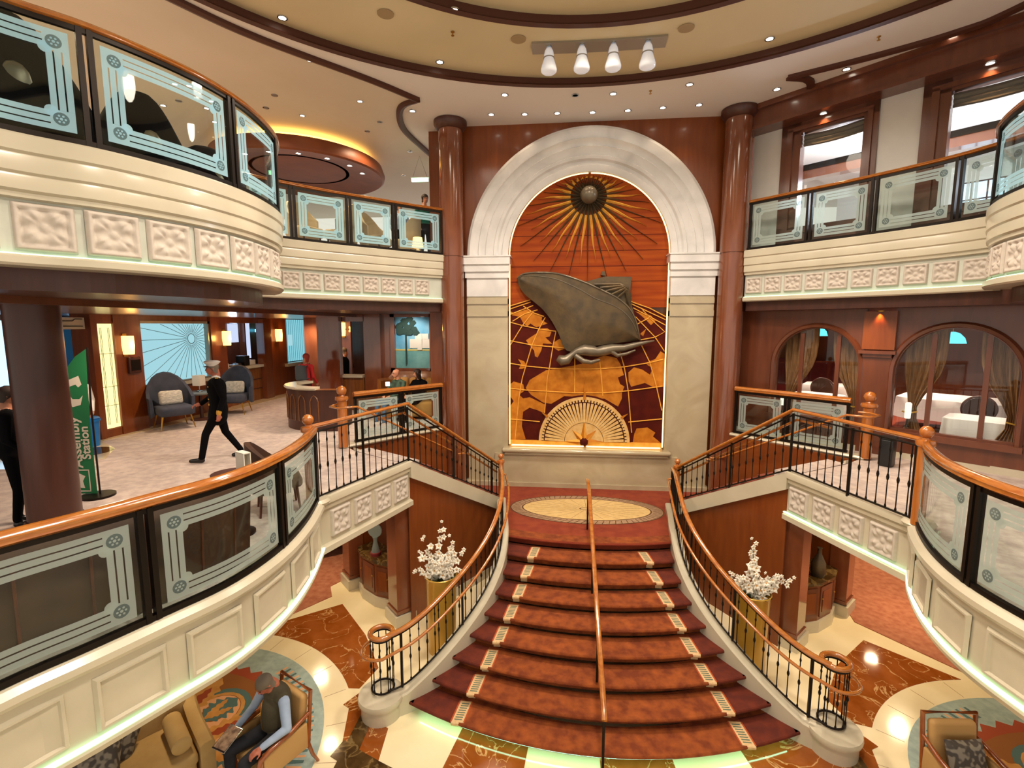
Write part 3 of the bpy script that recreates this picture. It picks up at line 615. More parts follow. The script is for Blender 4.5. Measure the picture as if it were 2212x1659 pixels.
# ------------------------------------------------------------ glass balustrades
def etched(path, s0, s1, z0, z1, o, parent):
    m = MB(); mg = .05; bw = .15
    a, b, c, e = s0+mg, s1-mg, z0+mg*.9, z1-mg*.9
    def quad(mb, x0, x1, y0, y1, oo=o):
        n = max(1, int(abs(x1-x0)/.1)); vs = []
        for i in range(n+1):
            x = x0+(x1-x0)*i/n; vs += [path.P(x, oo, y0), path.P(x, oo, y1)]
        mb.add(vs, [(2*i, 2*i+2, 2*i+3, 2*i+1) for i in range(n)])
    def disc(mb, x, y, r, oo, n=16, r0=0):
        if r0:
            vs = [path.P(x+rr*math.cos(2*PI*k/n), oo, y+rr*math.sin(2*PI*k/n)) for rr in (r0, r) for k in range(n)]
            mb.add(vs, [(k, (k+1) % n, n+(k+1) % n, n+k) for k in range(n)])
        else: mb.add([path.P(x+r*math.cos(2*PI*k/n), oo, y+r*math.sin(2*PI*k/n)) for k in range(n)], [tuple(range(n))])
    st = bw/3.5; gp = st*.25
    for i in range(3):
        w0 = i*(st+gp)
        quad(m, a+bw*1.08, b-bw*1.08, c+w0, c+w0+st); quad(m, a+bw*1.08, b-bw*1.08, e-w0-st, e-w0)
        quad(m, a+w0, a+w0+st, c+bw*1.08, e-bw*1.08); quad(m, b-w0-st, b-w0, c+bw*1.08, e-bw*1.08)
    for x, sx in ((a, 1), (b, -1)):
        for y, sy in ((c, 1), (e, -1)):
            cx, cy = x+sx*bw*.62, y+sy*bw*.62
            quad(m, *sorted((x, x+sx*bw*1.08)), *sorted((y, y+sy*bw*1.08)), o-.0005)
            disc(m, x+sx*bw*1.0, y+sy*bw*1.0, bw*.3, o-.0004, 14)
            d = MB(); disc(d, cx, cy, bw*.35, o+.001)
            d.build('etched_rosette', 'etch_dark', parent, 0)
            for k in range(6):
                aa = k*PI/3; disc(m, cx+bw*.18*math.cos(aa), cy+bw*.18*math.sin(aa), bw*.06, o+.002, 6)
            disc(m, cx, cy, bw*.08, o+.002, 6)
    eb = m.build('etched_border', 'etch_bluelit' if z0 > 6 and path is not FARR else 'etch_grey', parent, 0)
def balustrade(label, path, cuts, z0, zr, endpost=True, group=None, postw=.035, skipend=(0, 0)):
    t = thing('glass_balustrade', label, 'balustrade', path.P((cuts[0]+cuts[-1])/2, 0, z0), group)
    s0, s1 = cuts[0]-skipend[0], cuts[-1]+skipend[1]
    rs = .6 if z0 > 6 else 1.0
    m = MB(); m.sweep(path, s0, s1, [(o_, zr-.07+(z_+.07)*rs) for o_, z_ in [(-.05, -.01), (-.035, .02), (0, .035), (.035, .02), (.05, -.01), (.04, -.03), (.045, -.05), (.02, -.07), (-.02, -.07), (-.045, -.05), (-.04, -.03)]]); m.build('handrail', 'wood_rail', t, 50)
    m = MB(); m.sweep(path, s0, s1, [(-.02, zr-.11), (.02, zr-.11), (.02, zr-.07), (-.02, zr-.07)]); m.sweep(path, s0, s1, [(-.025, z0), (.025, z0), (.025, z0+.045), (-.025, z0+.045)]); m.build('metal_channel', 'iron', t, 30)
    for q in cuts:
        for dd in (-postw, postw):
            if (q == cuts[0] and dd < 0) or (q == cuts[-1] and dd > 0): continue
            m = MB(); m.sweep(path, q+dd-.02, q+dd+.02, [(-.03, z0), (.03, z0), (.03, zr-.07), (-.03, zr-.07)], n=1); m.build('post', 'iron', t, 0)
    for i in range(len(cuts)-1):
        a, b = cuts[i]+.055, cuts[i+1]-.055
        m = MB(); m.sweep(path, a, b, [(-.006, z0+.045), (.006, z0+.045), (.006, zr-.11), (-.006, zr-.11)]); g = m.build('glass_panel', 'glass', t, 30)
        etched(path, a, b, z0+.045, zr-.11, .009, g)
    return t
p1, p2, p3 = UPL.S(-4.66, 4.1), UPL.S(-4.24, 5.4), UPL.S(-4.5, 6.62)
balustrade('curved etched glass balustrade with timber rail, top left of the picture', UPL, [p1-2.9, p1-1.45, p1, p2, p3, UPL.len-.05], 6.84, 7.88)
balustrade('far upper left etched glass balustrade curving to the round column', FARL, [.05, FARL.S(-5.36, 8.66), FARL.S(-4.67, 9.4), FARL.S(-3.98, 10.07), FARL.len-.04], 6.84, 7.85)
balustrade('far upper right etched glass balustrade below the timber framed windows', FARR, [.02, FARR.S(5.41, 8.2), FARR.S(4.73, 9.15), FARR.S(4.07, 9.9), FARR.len-.04], 6.84, 7.85)
balustrade('etched glass balustrade cut by the upper right edge of the picture', UPR, [UPR.len-4.6, UPR.len-3.2, UPR.len-1.9, UPR.len-.6, UPR.len-.05], 6.84, 7.88)
a1, a2 = MIDL.S(-3.69, 3.3), MIDL.S(-3.38, 4.6)
balustrade('curved etched glass balustrade with thick timber rail, lower left deck', MIDL, [a1-2.75, a1-1.4, a1, a2, MIDL.len-.08], 3.0, 3.98)
b1 = MIDR.S(3.11, 4.6)-.12
balustrade('curved etched glass balustrade with thick timber rail, lower right deck', MIDR, [b1-3.2, b1-2.15, b1-1.1, b1, MIDR.len-.08], 3.0, 3.98)
for sx, w, x1 in ((-1, 'left', -4.66), (1, 'right', 4.78)):
    P = Path([(x1, 8.98 if sx < 0 else 9.1), (sx*3.2, 10.78)], 1 if sx < 0 else -1, False)
    balustrade('straight two-panel etched glass balustrade beside the upper flight, %s of the mural' % w, P, [.14, P.len*.53, P.len-.02], 2.99, 3.97)
    t = thing('stone_curb', 'cream stone curb under the two-panel glass rail %s of the mural' % w, 'curb', (sx*3.9, 9.9, 2.9))
    m = MB(); m.sweep(P, -.15, P.len, [(-.12, 2.93), (.1, 2.93), (.12, 2.96), (.1, 2.99), (-.12, 2.99)], n=2); m.build('curb_stone', 'cream_marble', t, 30)
# ------------------------------------------------------------ newel posts
def newel(x, y, z0, h, r, label, cap=True):
    t = thing('newel_post', label, 'post', (x, y, z0))
    m = MB(); m.lathe([(r*.92, 0), (r*.92, h-.08), (r*1.25, h-.06), (r*1.3, h-.03), (r*1.2, h), (r*.6, h+.01), (r*.5, h+.03), (0, h+.03)], (x, y, z0), 20); m.build('shaft', 'wood_post', t, 40)
    m = MB(); m.sph((x, y, z0+h+.03+r*.85), r*.95, 20); m.build('ball_finial', 'wood_post', t, 80)
    return t
newel(-3.76, 5.86, 3.0, 1.0, .075, 'timber newel post with ball finial at the left balcony corner')
newel(3.62, 5.86, 3.0, 1.0, .075, 'timber newel post with ball finial at the right balcony corner')
newel(-4.7, 8.86, 2.96, .98, .1, 'thick timber newel post at the head of the left upper flight')
newel(4.86, 8.98, 2.96, .98, .1, 'thick timber newel post at the head of the right upper flight')
newel(-1.76, 9.95, ZL, .95, .06, 'small timber newel post at the left edge of the landing')
newel(1.86, 9.9, ZL, .95, .06, 'small timber newel post at the right edge of the landing')
# ------------------------------------------------------------ round columns
for sx, x, w in ((-1, -2.98, 'left'), (1, 3.08, 'right')):
    t = thing('column', 'tall round polished timber column %s of the marble arch' % w, 'column', (x, 11.0, ZL))
    m = MB(); m.lathe([(.26, 0), (.26, 5.28), (.245, 5.285), (.245, 5.3), (.26, 5.305), (.26, 8.0)], (x, 11.0, ZL), 32); m.build('shaft', 'wood_column', t, 40)
    m = MB(); m.lathe([(.26, 7.98), (.3, 8.0), (.36, 8.09), (.36, 8.17), (0, 8.17)], (x, 11.0, ZL), 32); m.build('capital', 'wood_dark', t, 40)
t = thing('column', 'big dark timber column on the left deck beside the green flag', 'column', (-6.44, 4.95, Z1))
m = MB(); m.lathe([(.245, 0), (.245, 2.62)], (-6.44, 4.95, Z1), 32); m.build('shaft', 'wood_dark', t, 40)
m = MB(); m.lathe([(.255, 0), (.27, .02), (.27, .12), (.255, .14), (.245, .14)], (-6.44, 4.95, Z1), 32); m.build('base_ring', 'wood_dark', t, 40)
# lower level square pilasters beside the stair
for sx in (-1, 1):
    w = 'left' if sx < 0 else 'right'
    for (x, y, lab) in ((3.36, 8.02, 'nearest the stairs'), (4.72, 9.12, 'beyond the trophy cabinet')):
        t = thing('pilaster', 'square timber pilaster on white plinth, lower %s, %s' % (w, lab), 'pilaster', (sx*x, y, 0))
        rz = sx*.8
        m = MB(); m.ob((sx*x, y, 1.31), (.36, .3, 2.2), rz); m.ob((sx*x, y, .25), (.4, .34, .06), rz); m.build('shaft', 'wood_column', t, 0)
        m = MB(); m.ob((sx*x, y, .1), (.46, .4, .2), rz); m.build('plinth', 'cream_marble', t, 0)

# ------------------------------------------------------------ arch surround
t = thing('arch_surround', 'white marble arch of stepped mouldings around the ship mural', 'arch', (AX, AY, ZL))
prof = [(1.8, .28), (1.8, .02), (1.86, .0), (1.93, -.01), (1.95, .03), (2.02, .02), (2.06, -.02), (2.12, -.04), (2.14, .0), (2.24, -.04), (2.3, -.07), (2.32, -.03), (2.4, -.06), (2.46, -.1), (2.48, -.06), (2.58, -.09), (2.66, -.1), (2.72, -.06), (2.74, .1), (2.74, .2)]
m = MB(); n = 72; rings = []
for i in range(n+1):
    a = PI*i/n; rings.append([Vector((AX+r*math.cos(a), AY+dy, AZ+r*math.sin(a))) for r, dy in prof])
m.loft(rings, False, False); m.build('arch_molding', 'arch_marble', t, 25)
for sx in (-1, 1):
    x0, x1 = sorted((AX+sx*1.8, AX+sx*2.74)); e = .03
    m = MB(); m.box(x0, x1, AY-.04, AY+.3, ZL, 5.95); m.box(x0-.0, x1, AY-.07, AY+.3, 5.78, 5.9); m.box(x0, x1, AY-.07, AY+.3, 5.5, 5.62); m.build('pilaster', 'pilaster_marble', t, 0)
    m = MB(); m.box(x0-.03, x1+.03, AY-.1, AY+.3, 6.36, 6.5); m.box(x0-.04, x1+.04, AY-.14, AY+.3, 6.5, 6.66); m.box(x0-.06, x1+.06, AY-.18, AY+.3, 6.66, 6.82); m.box(x0-.08, x1+.08, AY-.2, AY+.3, 6.82, 6.85); m.box(x0, x1, AY-.06, AY+.3, 5.95, 6.36)
    m.build('capital', 'arch_marble', t, 0)
m = MB(); m.box(AX-1.86, AX+1.86, AY-.16, AY+.25, 2.3, 2.36); m.rbox((AX, AY-.02, 2.4), (3.86, .4, .1), .045); m.build('mural_ledge', 'pilaster_marble', t, 30)
m = MB(); m.box(AX-2.1, AX+2.1, AY-.1, AY+.25, ZL, 2.3); m.box(AX-2.8, AX+2.8, AY-.14, AY+.2, ZL, ZL+.1); m.build('plinth', 'pilaster_marble', t, 0)
# ------------------------------------------------------------ mural
t = thing('mural', 'tall inlaid timber mural with sunburst, ship bow, globe and compass fan', 'mural', (AX, AY+.2, 2.45))
MY = 11.36
m = MB(); m.yprism([(AX-1.8, 5.7), (AX-1.8, AZ)]+arch_pts(1.8)[::-1]+[(AX+1.8, AZ), (AX+1.8, 5.7)], MY, MY+.05); m.build('sky_panel', 'mural_wood', t, 0)
m = MB(); m.yprism([(AX-1.8, 2.45), (AX+1.8, 2.45), (AX+1.8, 5.46), (1.46, 5.68), (1.0, 5.85), (.4, 5.97), (-.2, 6.0), (-.8, 5.97), (-1.24, 5.88), (AX-1.8, 5.72)], MY-.006, MY+.05); m.build('ocean_panel', 'ocean_inlay', t, 0)
LAND = [[(-1.31, 3.83), (-1.22, 4.02), (-1.03, 4.14), (-.85, 4.25), (-.43, 4.33), (-.25, 4.36), (.03, 4.43), (.47, 4.61), (.74, 4.55), (.83, 4.4), (.91, 4.16), (.78, 4.1), (.83, 3.95), (.93, 3.89), (.88, 3.76), (.88, 3.61), (.8, 3.42), (.49, 3.6), (-.42, 3.65), (-.72, 3.46), (-.91, 3.49), (-1.19, 3.67)],
 [(-1.7, 3.89), (-1.59, 3.98), (-1.37, 3.92), (-1.34, 3.76), (-1.47, 3.67), (-1.37, 3.58), (-1.22, 3.61), (-1.03, 3.52), (-.84, 3.43), (-.89, 3.24), (-1.03, 3.3), (-1.22, 3.36), (-1.37, 3.26), (-1.4, 2.91), (-1.31, 2.6), (-1.7, 2.57), (-1.7, 3.35), (-1.59, 3.51), (-1.7, 3.67)],
 [(1.01, 4.22), (1.13, 4.34), (1.31, 4.29), (1.49, 4.17), (1.54, 4.32), (1.36, 4.44), (1.59, 4.53), (1.7, 4.71), (1.79, 4.65), (1.82, 3.9), (1.56, 3.89), (1.38, 3.98), (1.08, 3.89), (1.02, 4.01)],
 [(1.18, 2.78), (1.23, 2.91), (1.47, 2.94), (1.65, 2.82), (1.6, 2.73), (1.78, 2.58), (1.15, 2.56)],
 [(-1.7, 5.63), (-1.58, 5.58), (-1.4, 5.63), (-1.28, 5.67), (-1.14, 5.58), (-.93, 5.53), (-.96, 5.42), (-.82, 5.34), (-1.07, 5.25), (-1.14, 5.29), (-1.21, 5.34), (-1.28, 5.27), (-1.38, 5.36), (-1.45, 5.49), (-1.63, 5.53)],
 [(-1.31, 4.95), (-1.21, 5.02), (-1.07, 5.11), (-1.03, 5.22), (-.82, 5.23), (-.73, 5.15), (-.77, 5.04), (-.87, 5.02), (-.71, 4.87), (-.82, 4.87), (-.92, 4.88), (-.96, 4.71), (-1.04, 4.55), (-1.1, 4.58), (-1.12, 4.71), (-1.24, 4.85)],
 [(-.68, 4.78), (-.68, 4.9), (-.54, 4.99), (-.4, 4.76), (-.57, 4.71)], [(-1.49, 4.51), (-1.35, 4.46), (-1.27, 4.33), (-1.4, 4.28), (-1.47, 4.28), (-1.42, 4.4)],
 [(1.11, 5.61), (1.3, 5.57), (1.46, 5.52), (1.57, 5.4), (1.47, 5.3), (1.39, 5.39), (1.2, 5.56)], [(1.24, 5.1), (1.37, 5.22), (1.31, 5.05)]]
for L in LAND:
    m = MB(); m.yprism([(x*1.02, z) for x, z in L], MY-.014, MY-.004); m.build('land_inlay', 'land_inlay', t, 0)
GRID = [[(-1.71, 5.74), (-1.24, 5.88)], [(-1.71, 5.67), (-1.23, 5.83)], [(-1.7, 5.55), (-1.17, 5.75)], [(-1.65, 5.39), (-1.37, 5.56), (-1.07, 5.65)], [(-1.7, 4.84), (-1.42, 5.29), (-1.19, 5.58)],
 [(-1.71, 5.37), (-1.42, 5.29), (-1.03, 5.21), (-.64, 5.16)], [(-1.59, 2.57), (-1.5, 3.57), (-1.42, 4.06), (-1.19, 4.85), (-1.03, 5.22), (-.89, 5.48)], [(-.89, 3.24), (-.85, 3.74), (-.83, 4.06), (-.78, 4.34), (-.71, 4.81), (-.64, 5.16)],
 [(-1.71, 4.94), (-1.19, 4.84), (-.71, 4.8), (-.37, 4.77)], [(-1.71, 4.41), (-1.34, 4.35), (-.79, 4.3), (-.2, 4.29), (.41, 4.3), (.94, 4.35), (1.5, 4.45), (1.8, 4.53)], [(-.19, 3.73), (-.2, 4.54)], [(.46, 3.67), (.42, 4.08), (.37, 4.5)],
 [(1.14, 2.81), (1.04, 3.77), (.93, 4.35), (.81, 4.73)], [(1.81, 3.35), (1.67, 3.9), (1.5, 4.46), (1.28, 4.89)], [(1.04, 5.83), (1.46, 5.68), (1.82, 5.49)], [(1.05, 5.78), (1.82, 5.42)], [(1.09, 5.69), (1.82, 5.3)], [(1.15, 5.49), (1.6, 5.03), (1.82, 4.71)],
 [(1.29, 5.66), (1.47, 5.46), (1.81, 5.15), (1.6, 5.03), (1.25, 4.96)], [(1.19, 5.32), (1.5, 5.49)], [(-1.4, 5.74), (-1.16, 5.58), (-.92, 5.5)], [(-1.7, 3.82), (-1.34, 3.78), (-.21, 3.73), (.49, 3.74), (1.09, 3.8), (1.8, 3.91)], [(-1.7, 3.08), (-1.0, 3.03)], [(1.06, 3.06), (1.82, 3.15)]]
m = MB()
for g in GRID:
    P = None
    pts = [(p.x, MY-.02, p.y) for p in P.p] if P else [(x, MY-.02, z) for x, z in g]
    m.tube(pts, .013, 5)
m.build('globe_grid', 'gold_inlay', t, 40)
m = MB()
for z_ in (6.28, 6.62, 6.96, 7.3, 7.66):
    w_ = 1.74 if z_ < AZ else math.sqrt(max(.1, 1.76**2-(z_-AZ)**2)); m.box(AX-w_, AX+w_, MY-.003, MY, z_, z_+.012)
m.build('plank_joint', 'ocean_inlay', t, 0)
# sunburst
SX, SZ = .05, 8.14
m = MB(); m.sph((SX, MY-.16, SZ), .19, 28); m.build('sun_ball', 'bronze_light', t, 80)
def ray(mb, a, r0, r1, w, y, wav):
    n = 10; L = []; R = []
    for i in range(n+1):
        f = i/n; r = r0+(r1-r0)*f; ww = w*(1-f)**.8*(.6+.4*math.sin(f*PI*.9+.5))+.002; off = wav*math.sin(f*9)*f
        c = (SX+r*math.cos(a)-off*math.sin(a), SZ+r*math.sin(a)+off*math.cos(a))
        L.append((c[0]-ww*math.sin(a), c[1]+ww*math.cos(a))); R.append((c[0]+ww*math.sin(a), c[1]-ww*math.cos(a)))
    vs = [(x, y, z) for x, z in L]+[(x, y, z) for x, z in R]+[((L[i][0]+R[i][0])/2, y-.03, (L[i][1]+R[i][1])/2) for i in range(n+1)]
    N = n+1; mb.add(vs, [(i, i+1, 2*N+i+1, 2*N+i) for i in range(n)]+[(2*N+i, 2*N+i+1, N+i+1, N+i) for i in range(n)]+[(0, 2*N, N)])
def reach(a, want):   # keep the rays inside the arch
    r = want
    while True:
        x, z = SX+r*math.cos(a)-AX, SZ+r*math.sin(a)
        if (z < AZ and abs(x) < 1.76) or (z >= AZ and math.hypot(x, z-AZ) < 1.76): return r
        r -= .03
for k in range(26):
    mg = MB(); a = -PI/2+2*PI*(k+.5)/26; ray(mg, a, .4, reach(a, 1.45), .034, MY-.01, .018); mg.build('gold_ray', 'gold_inlay', t, 0)
for k in range(52):
    mbz = MB(); a = -PI/2+2*PI*k/52; ray(mbz, a, .12, reach(a, 1.85 if k % 2 == 0 else .62), .027 if k % 2 == 0 else .012, MY-.012, .008); mbz.build('bronze_ray', 'bronze', t, 0)
# ship bow relief
top = Path([(-1.54, 6.36), (-1.37, 6.45), (-1.02, 6.47), (-.59, 6.43), (-.07, 6.26), (.35, 6.07), (.7, 5.9), (.96, 5.69), (1.13, 5.41), (1.26, 4.96)])
bot = Path([(-1.54, 6.36), (-1.5, 6.2), (-1.37, 6.01), (-1.19, 5.86), (-.96, 5.67), (-.75, 5.41), (-.58, 5.11), (-.36, 4.71), (.3, 4.84), (1.26, 4.96)])
R = []; n = 40; mm = 14
for i in range(n+1):
    f = i/n; a = top.at(top.len*f)[0]; b = bot.at(bot.len*f)[0]; row = []
    for jx in range(mm+1):
        g = jx/mm; p = a.lerp(b, g); dep = .05+.30*math.sin(PI*min(f*.9+.1, 1))**.7*(1-.55*g)+.06*(1-abs(2*g-1))
        row.append(Vector((p.x, MY-dep*(1 if f > 0 else .3), p.y)))
    R.append(row)
m = MB(); m.loft(R, False, False)
edge = [r[0] for r in R]+[r[-1] for r in R[::-1]]; back = [Vector((p.x, MY, p.z)) for p in edge]; m.loft([edge, back], True, False)
m.build('ship_hull', 'bronze', t, 60)
m = MB(); m.tube([r[0]+Vector((0, -.01, 0)) for r in R], .018, 6); m.tube([Vector((r[2].x, r[2].y-.005, r[2].z)) for r in R[1:-2]], .01, 5); m.build('deck_edge', 'bronze_light', t, 60)
sup = [(-.1, 6.24), (.43, 6.38), (1.02, 6.37), (1.01, 6.2), (1.0, 5.9), (1.1, 5.55), (.78, 5.8), (.35, 6.02)]
m = MB(); m.yprism(sup, MY-.14, MY); m.yprism([(.35, 6.42), (.38, 6.5), (.44, 6.5), (.46, 6.4)], MY-.08, MY)
for k in range(5):
    pts = [(.2+.13*k, MY-.2, 6.2-.075*k), (.75+.04*k, MY-.24, 6.2-.03*k), (.93-.0*k, MY-.22, 6.12-.06*k), (1.02, MY-.16, 5.92-.07*k)]
    m.tube(pts, [.03, .035, .035, .02], 6)
m.build('superstructure', 'bronze', t, 40)
m = MB(); fg = [(-.6, 4.56), (-.5, 4.5), (-.38, 4.52), (-.28, 4.62), (-.16, 4.7), (.0, 4.74), (.16, 4.72), (.3, 4.7), (.44, 4.73), (.64, 4.77), (.9, 4.79), (1.15, 4.86), (1.4, 4.92), (1.57, 4.95)]
rr = [.07, .12, .11, .07, .09, .13, .13, .11, .12, .11, .08, .06, .035, .01]
m.tube([(x, MY-.24+.01*i, z) for i, (x, z) in enumerate(fg)], rr, 12)
m.tube([(-.2, MY-.3, 4.62), (-.02, MY-.34, 4.5), (.15, MY-.33, 4.47), (.35, MY-.28, 4.52)], [.06, .06, .05, .03], 8)
m.tube([(.6, MY-.2, 4.72), (.75, MY-.22, 4.62), (.95, MY-.18, 4.66), (1.15, MY-.15, 4.74)], [.05, .045, .035, .02], 8)
m.build('figurehead', 'bronze_light', t, 80)
# compass fan
FX, FZ = .04, 2.58
m = MB(); m.yprism([(FX+1.1*math.cos(PI*i/40), FZ+1.1*math.sin(PI*i/40)) for i in range(41)], MY-.03, MY); m.build('fan_back', 'ocean_inlay', t, 0)
m = MB(); a_ = [(FX+1.06*math.cos(PI*i/40), FZ+1.06*math.sin(PI*i/40)) for i in range(41)]; b_ = [(FX+.99*math.cos(PI*i/40), FZ+.99*math.sin(PI*i/40)) for i in range(41)]
m.yprism(a_+b_[::-1], MY-.05, MY-.02)
for i in range(42):
    a = PI*(i+.5)/42; m.ob((FX+.97*math.cos(a), MY-.06, FZ+.97*math.sin(a)), (.055, .03, .045), 0, 0, -a)
m.build('fan_rim', 'fan_cream', t, 0)
for i in range(31):
    a = PI*(i+.5)/31; w = .026
    p = [(FX+r*math.cos(a+s*w/r*(.9 if r < .6 else 1.15)), FZ+r*math.sin(a+s*w/r*(.9 if r < .6 else 1.15))) for r, s in ((.46, -1), (.92, -1), (.92, 1), (.46, 1))]
    m = MB(); m.yprism(p, MY-.075, MY-.02); m.build('fan_slat', 'fan_cream', t, 0)
m = MB(); m.yprism([(FX+.45*math.cos(PI*i/24), FZ+.45*math.sin(PI*i/24)) for i in range(25)], MY-.06, MY); m.build('fan_disc', 'fan_cream', t, 0)
m = MB(); m2 = MB()
for k, L in ((0, .48), (1, .4), (2, .52), (3, .4), (4, .48)):
    a = PI*k/4; tip = (FX+L*math.cos(a), FZ+L*math.sin(a)); c = (FX, FZ)
    for s, mb in ((-1, m), (1, m2)):
        sh = (FX+.17*math.cos(a+s*PI/8), FZ+.17*math.sin(a+s*PI/8))
        mb.add([(tip[0], MY-.065, tip[1]), (sh[0], MY-.065, sh[1]), (c[0], MY-.14, c[1])], [(0, 1, 2)])
m.build('star_facet', 'gold_inlay', t, 0); m2.build('star_facet', 'land_inlay', t, 0)
m = MB(); m.sph((FX, MY-.1, FZ), .1, 16, (1, .6, 1)); m.build('star_hub', 'ocean_inlay', t, 80)
for a, L0, L1, w in ((PI/2, 1.0, 1.42, .035), (PI*.81, 1.03, 1.2, .03), (PI*.19, 1.03, 1.2, .03)):
    m = MB(); m.yprism([(FX+L0*math.cos(a)+w*math.sin(a), FZ+L0*math.sin(a)-w*math.cos(a)), (FX+L1*math.cos(a), FZ+L1*math.sin(a)), (FX+L0*math.cos(a)-w*math.sin(a), FZ+L0*math.sin(a)+w*math.cos(a))], MY-.07, MY-.02); m.build('compass_point', 'land_inlay', t, 0)
m = MB(); m.box(AX-1.78, AX+1.78, MY-.06, MY, 2.45, 2.58); m.build('base_board', 'gold_inlay', t, 0)
# lit frame around the mural
lf = MB()
for sx in (-1, 1): lf.box(AX+sx*1.765-.012, AX+sx*1.765+.012, AY+.02, AY+.05, 2.5, AZ-.02)
lf.box(AX-1.72, AX-.03, AY+.0, AY+.03, 2.47, 2.5); lf.box(AX+.03, AX+1.72, AY+.0, AY+.03, 2.47, 2.5)
for a0, a1 in ((.0, .495), (.505, 1.0)):
    lf.tube([(AX+1.77*math.cos(PI*(a0+(a1-a0)*i/30)), AY+.04, AZ+1.77*math.sin(PI*(a0+(a1-a0)*i/30))) for i in range(31)], .015, 5)
lf.build('light_frame', 'warm_strip', t, 0)
# ------------------------------------------------------------ main staircase
HALF = [(1.76, 9.95), (1.68, 9.35), (1.58, 8.75), (1.52, 8.15), (1.56, 7.65), (1.72, 7.15), (1.98, 6.7), (2.3, 6.3), (2.6, 6.02), (2.82, 5.88)]
HP = Path(HALF)
def half_x(y):
    best = min(HP.p, key=lambda p: abs(p.y-y)); return best.x
def zs(x, y):
    k = (8.2-(y-.09*x*x))/.355; return max(0., min(ZL, ZL-.169*k))
st = thing('staircase', 'wide curved red-carpeted staircase rising to the landing below the mural', 'staircase', (0, 6, 0))
RI = .169
def rowx(k, off, n=24):   # curve of y for tread k
    pts = []
    yc = 8.2-.355*(9-k)-off; x1 = 1.4
    for _ in range(12): x1 = half_x(yc+.09*x1*x1)-.04
    return [(-x1+2*x1*i/n, yc+.09*(-x1+2*x1*i/n)**2) for i in range(n+1)], x1
for k in range(1, 10):
    F, xf = rowx(k, 0); z1 = RI*k; z0 = RI*(k-1)
    Bk = [(x, y+.42) for x, y in F] if k < 9 else None
    if k < 9:
        w = half_x(Bk[0][1])+.02; sc = min(w/xf, 1.0)
        Bk = [(x*sc, y) for x, y in Bk]
    else:
        Bk = [(-1.58, 8.7), (-1.7, 9.4), (-1.8, 10.0), (-3.0, 11.1), (3.0, 11.1), (1.8, 10.0), (1.7, 9.4), (1.58, 8.7)]
    # nosing profile: tread top, rounded nose, recessed riser
    m = MB(); prof = [(.0, z1-.0, 0), (-.012, z1-.012, 0), (-.014, z1-.03, 0), (.0, z1-.05, 0), (.03, z1-.058, 0), (.11, z1-.07, 0), (.115, z0-.0, 0)]
    rings = [[Vector((x, y+o, z)) for o, z, _ in prof] for x, y in F]
    m.loft(rings, False, False)
    top = [(x, y, z1) for x, y in F]; bk = [(x, y, z1) for x, y in Bk]
    if k < 9:
        nn = len(top); m.add(top+bk, [(i, i+1, nn+i+1, nn+i) for i in range(nn-1)])
    else:
        m.add(top+bk[::-1], [tuple(range(len(top)+len(bk)))])
    m.build('step', 'carpet_red' if k < 9 else 'carpet_dark_red', st, 40)
    if k == 9:
        m = MB(); m.add([(x, y+.0, z1+.002) for x, y in F]+[(x, y+.26, z1+.002) for x, y in F], [(i, i+1, 26+i, 25+i) for i in range(24)]); m.build('carpet_edge', 'carpet_red', st, 0)
    # patterned runner strips
    if k < 9:
        for sx in (-1, 1):
            fr = .98+.085*max(0, 8-k)+.005*(8-k)**2; m = MB(); rg = []
            for i in range(7):
                x = sx*(fr+.07+(xf-fr-.072)*i/6); yf = 8.2-.355*(9-k)+.09*x*x; rg.append([Vector((x, yf+.03, z1-.0585)), Vector((x, yf-.003, z1-.05)), Vector((x, yf-.017, z1-.03)), Vector((x, yf-.014, z1-.011)), Vector((x, yf-.002, z1+.002)), Vector((x*(1 if i == 0 else 1)-sx*.05*(i == 0), yf+.4, z1+.002))])
            rg[-1][-1].x = sx*Bk[-1][0]; m.loft(rg, False, False); m.build('side_carpet', 'carpet_side', st, 30)
        for sx in (-1, 1):
            fr = xf*.68 if k > 5 else xf*(.68-.0*(5-k)); fr = .98+.085*max(0, 8-k)+.005*(8-k)**2
            m = MB(); w = .085; x = sx*fr; xb = sx*(fr-.05); yf = 8.2-.355*(9-k)+.09*x*x
            pr = [(yf+.112, z0+.003, x), (yf+.106, z1-.072, x), (yf+.03, z1-.0605, x), (yf-.004, z1-.052, x), (yf-.018, z1-.03, x), (yf-.016, z1-.01, x), (yf-.002, z1+.003, x), (yf+.36, z1+.003, xb)]
            L = [Vector((c-w, y, z)) for y, z, c in pr]; Rr = [Vector((c+w, y, z)) for y, z, c in pr]; m.loft([L, Rr], False, False); m.build('runner_strip', 'runner_cream', st, 30)
            m = MB()
            for q in range(8):
                f = (q+.5)/8; yy = yf+.02+.31*f; cx = x+(xb-x)*f; m.ob((cx, yy, z1+.0045), (.1, .016, .002))
            m.build('runner_bar', 'runner_teal', st, 0)
            m = MB()
            for e in (-1, 1): m.add([(x+e*w-.01, yf-.002, z1+.005), (x+e*w+.01, yf-.002, z1+.005), (xb+e*w+.01, yf+.355, z1+.005), (xb+e*w-.01, yf+.355, z1+.005)], [(0, 1, 2, 3)])
            m.build('runner_edge', 'runner_rust', st, 0)
    if k > 1: continue
    m = MB(); FF = [(x, y) for x, y in F if abs(x) < xf-.05]
    m.loft([[Vector((x, y+.02, z1-.062)), Vector((x, y+.036, z1-.062)), Vector((x, y+.036, z1-.07)), Vector((x, y+.02, z1-.07))] for x, y in FF], True, True)
    m.build('led_strip', 'led_floor', st, 0)
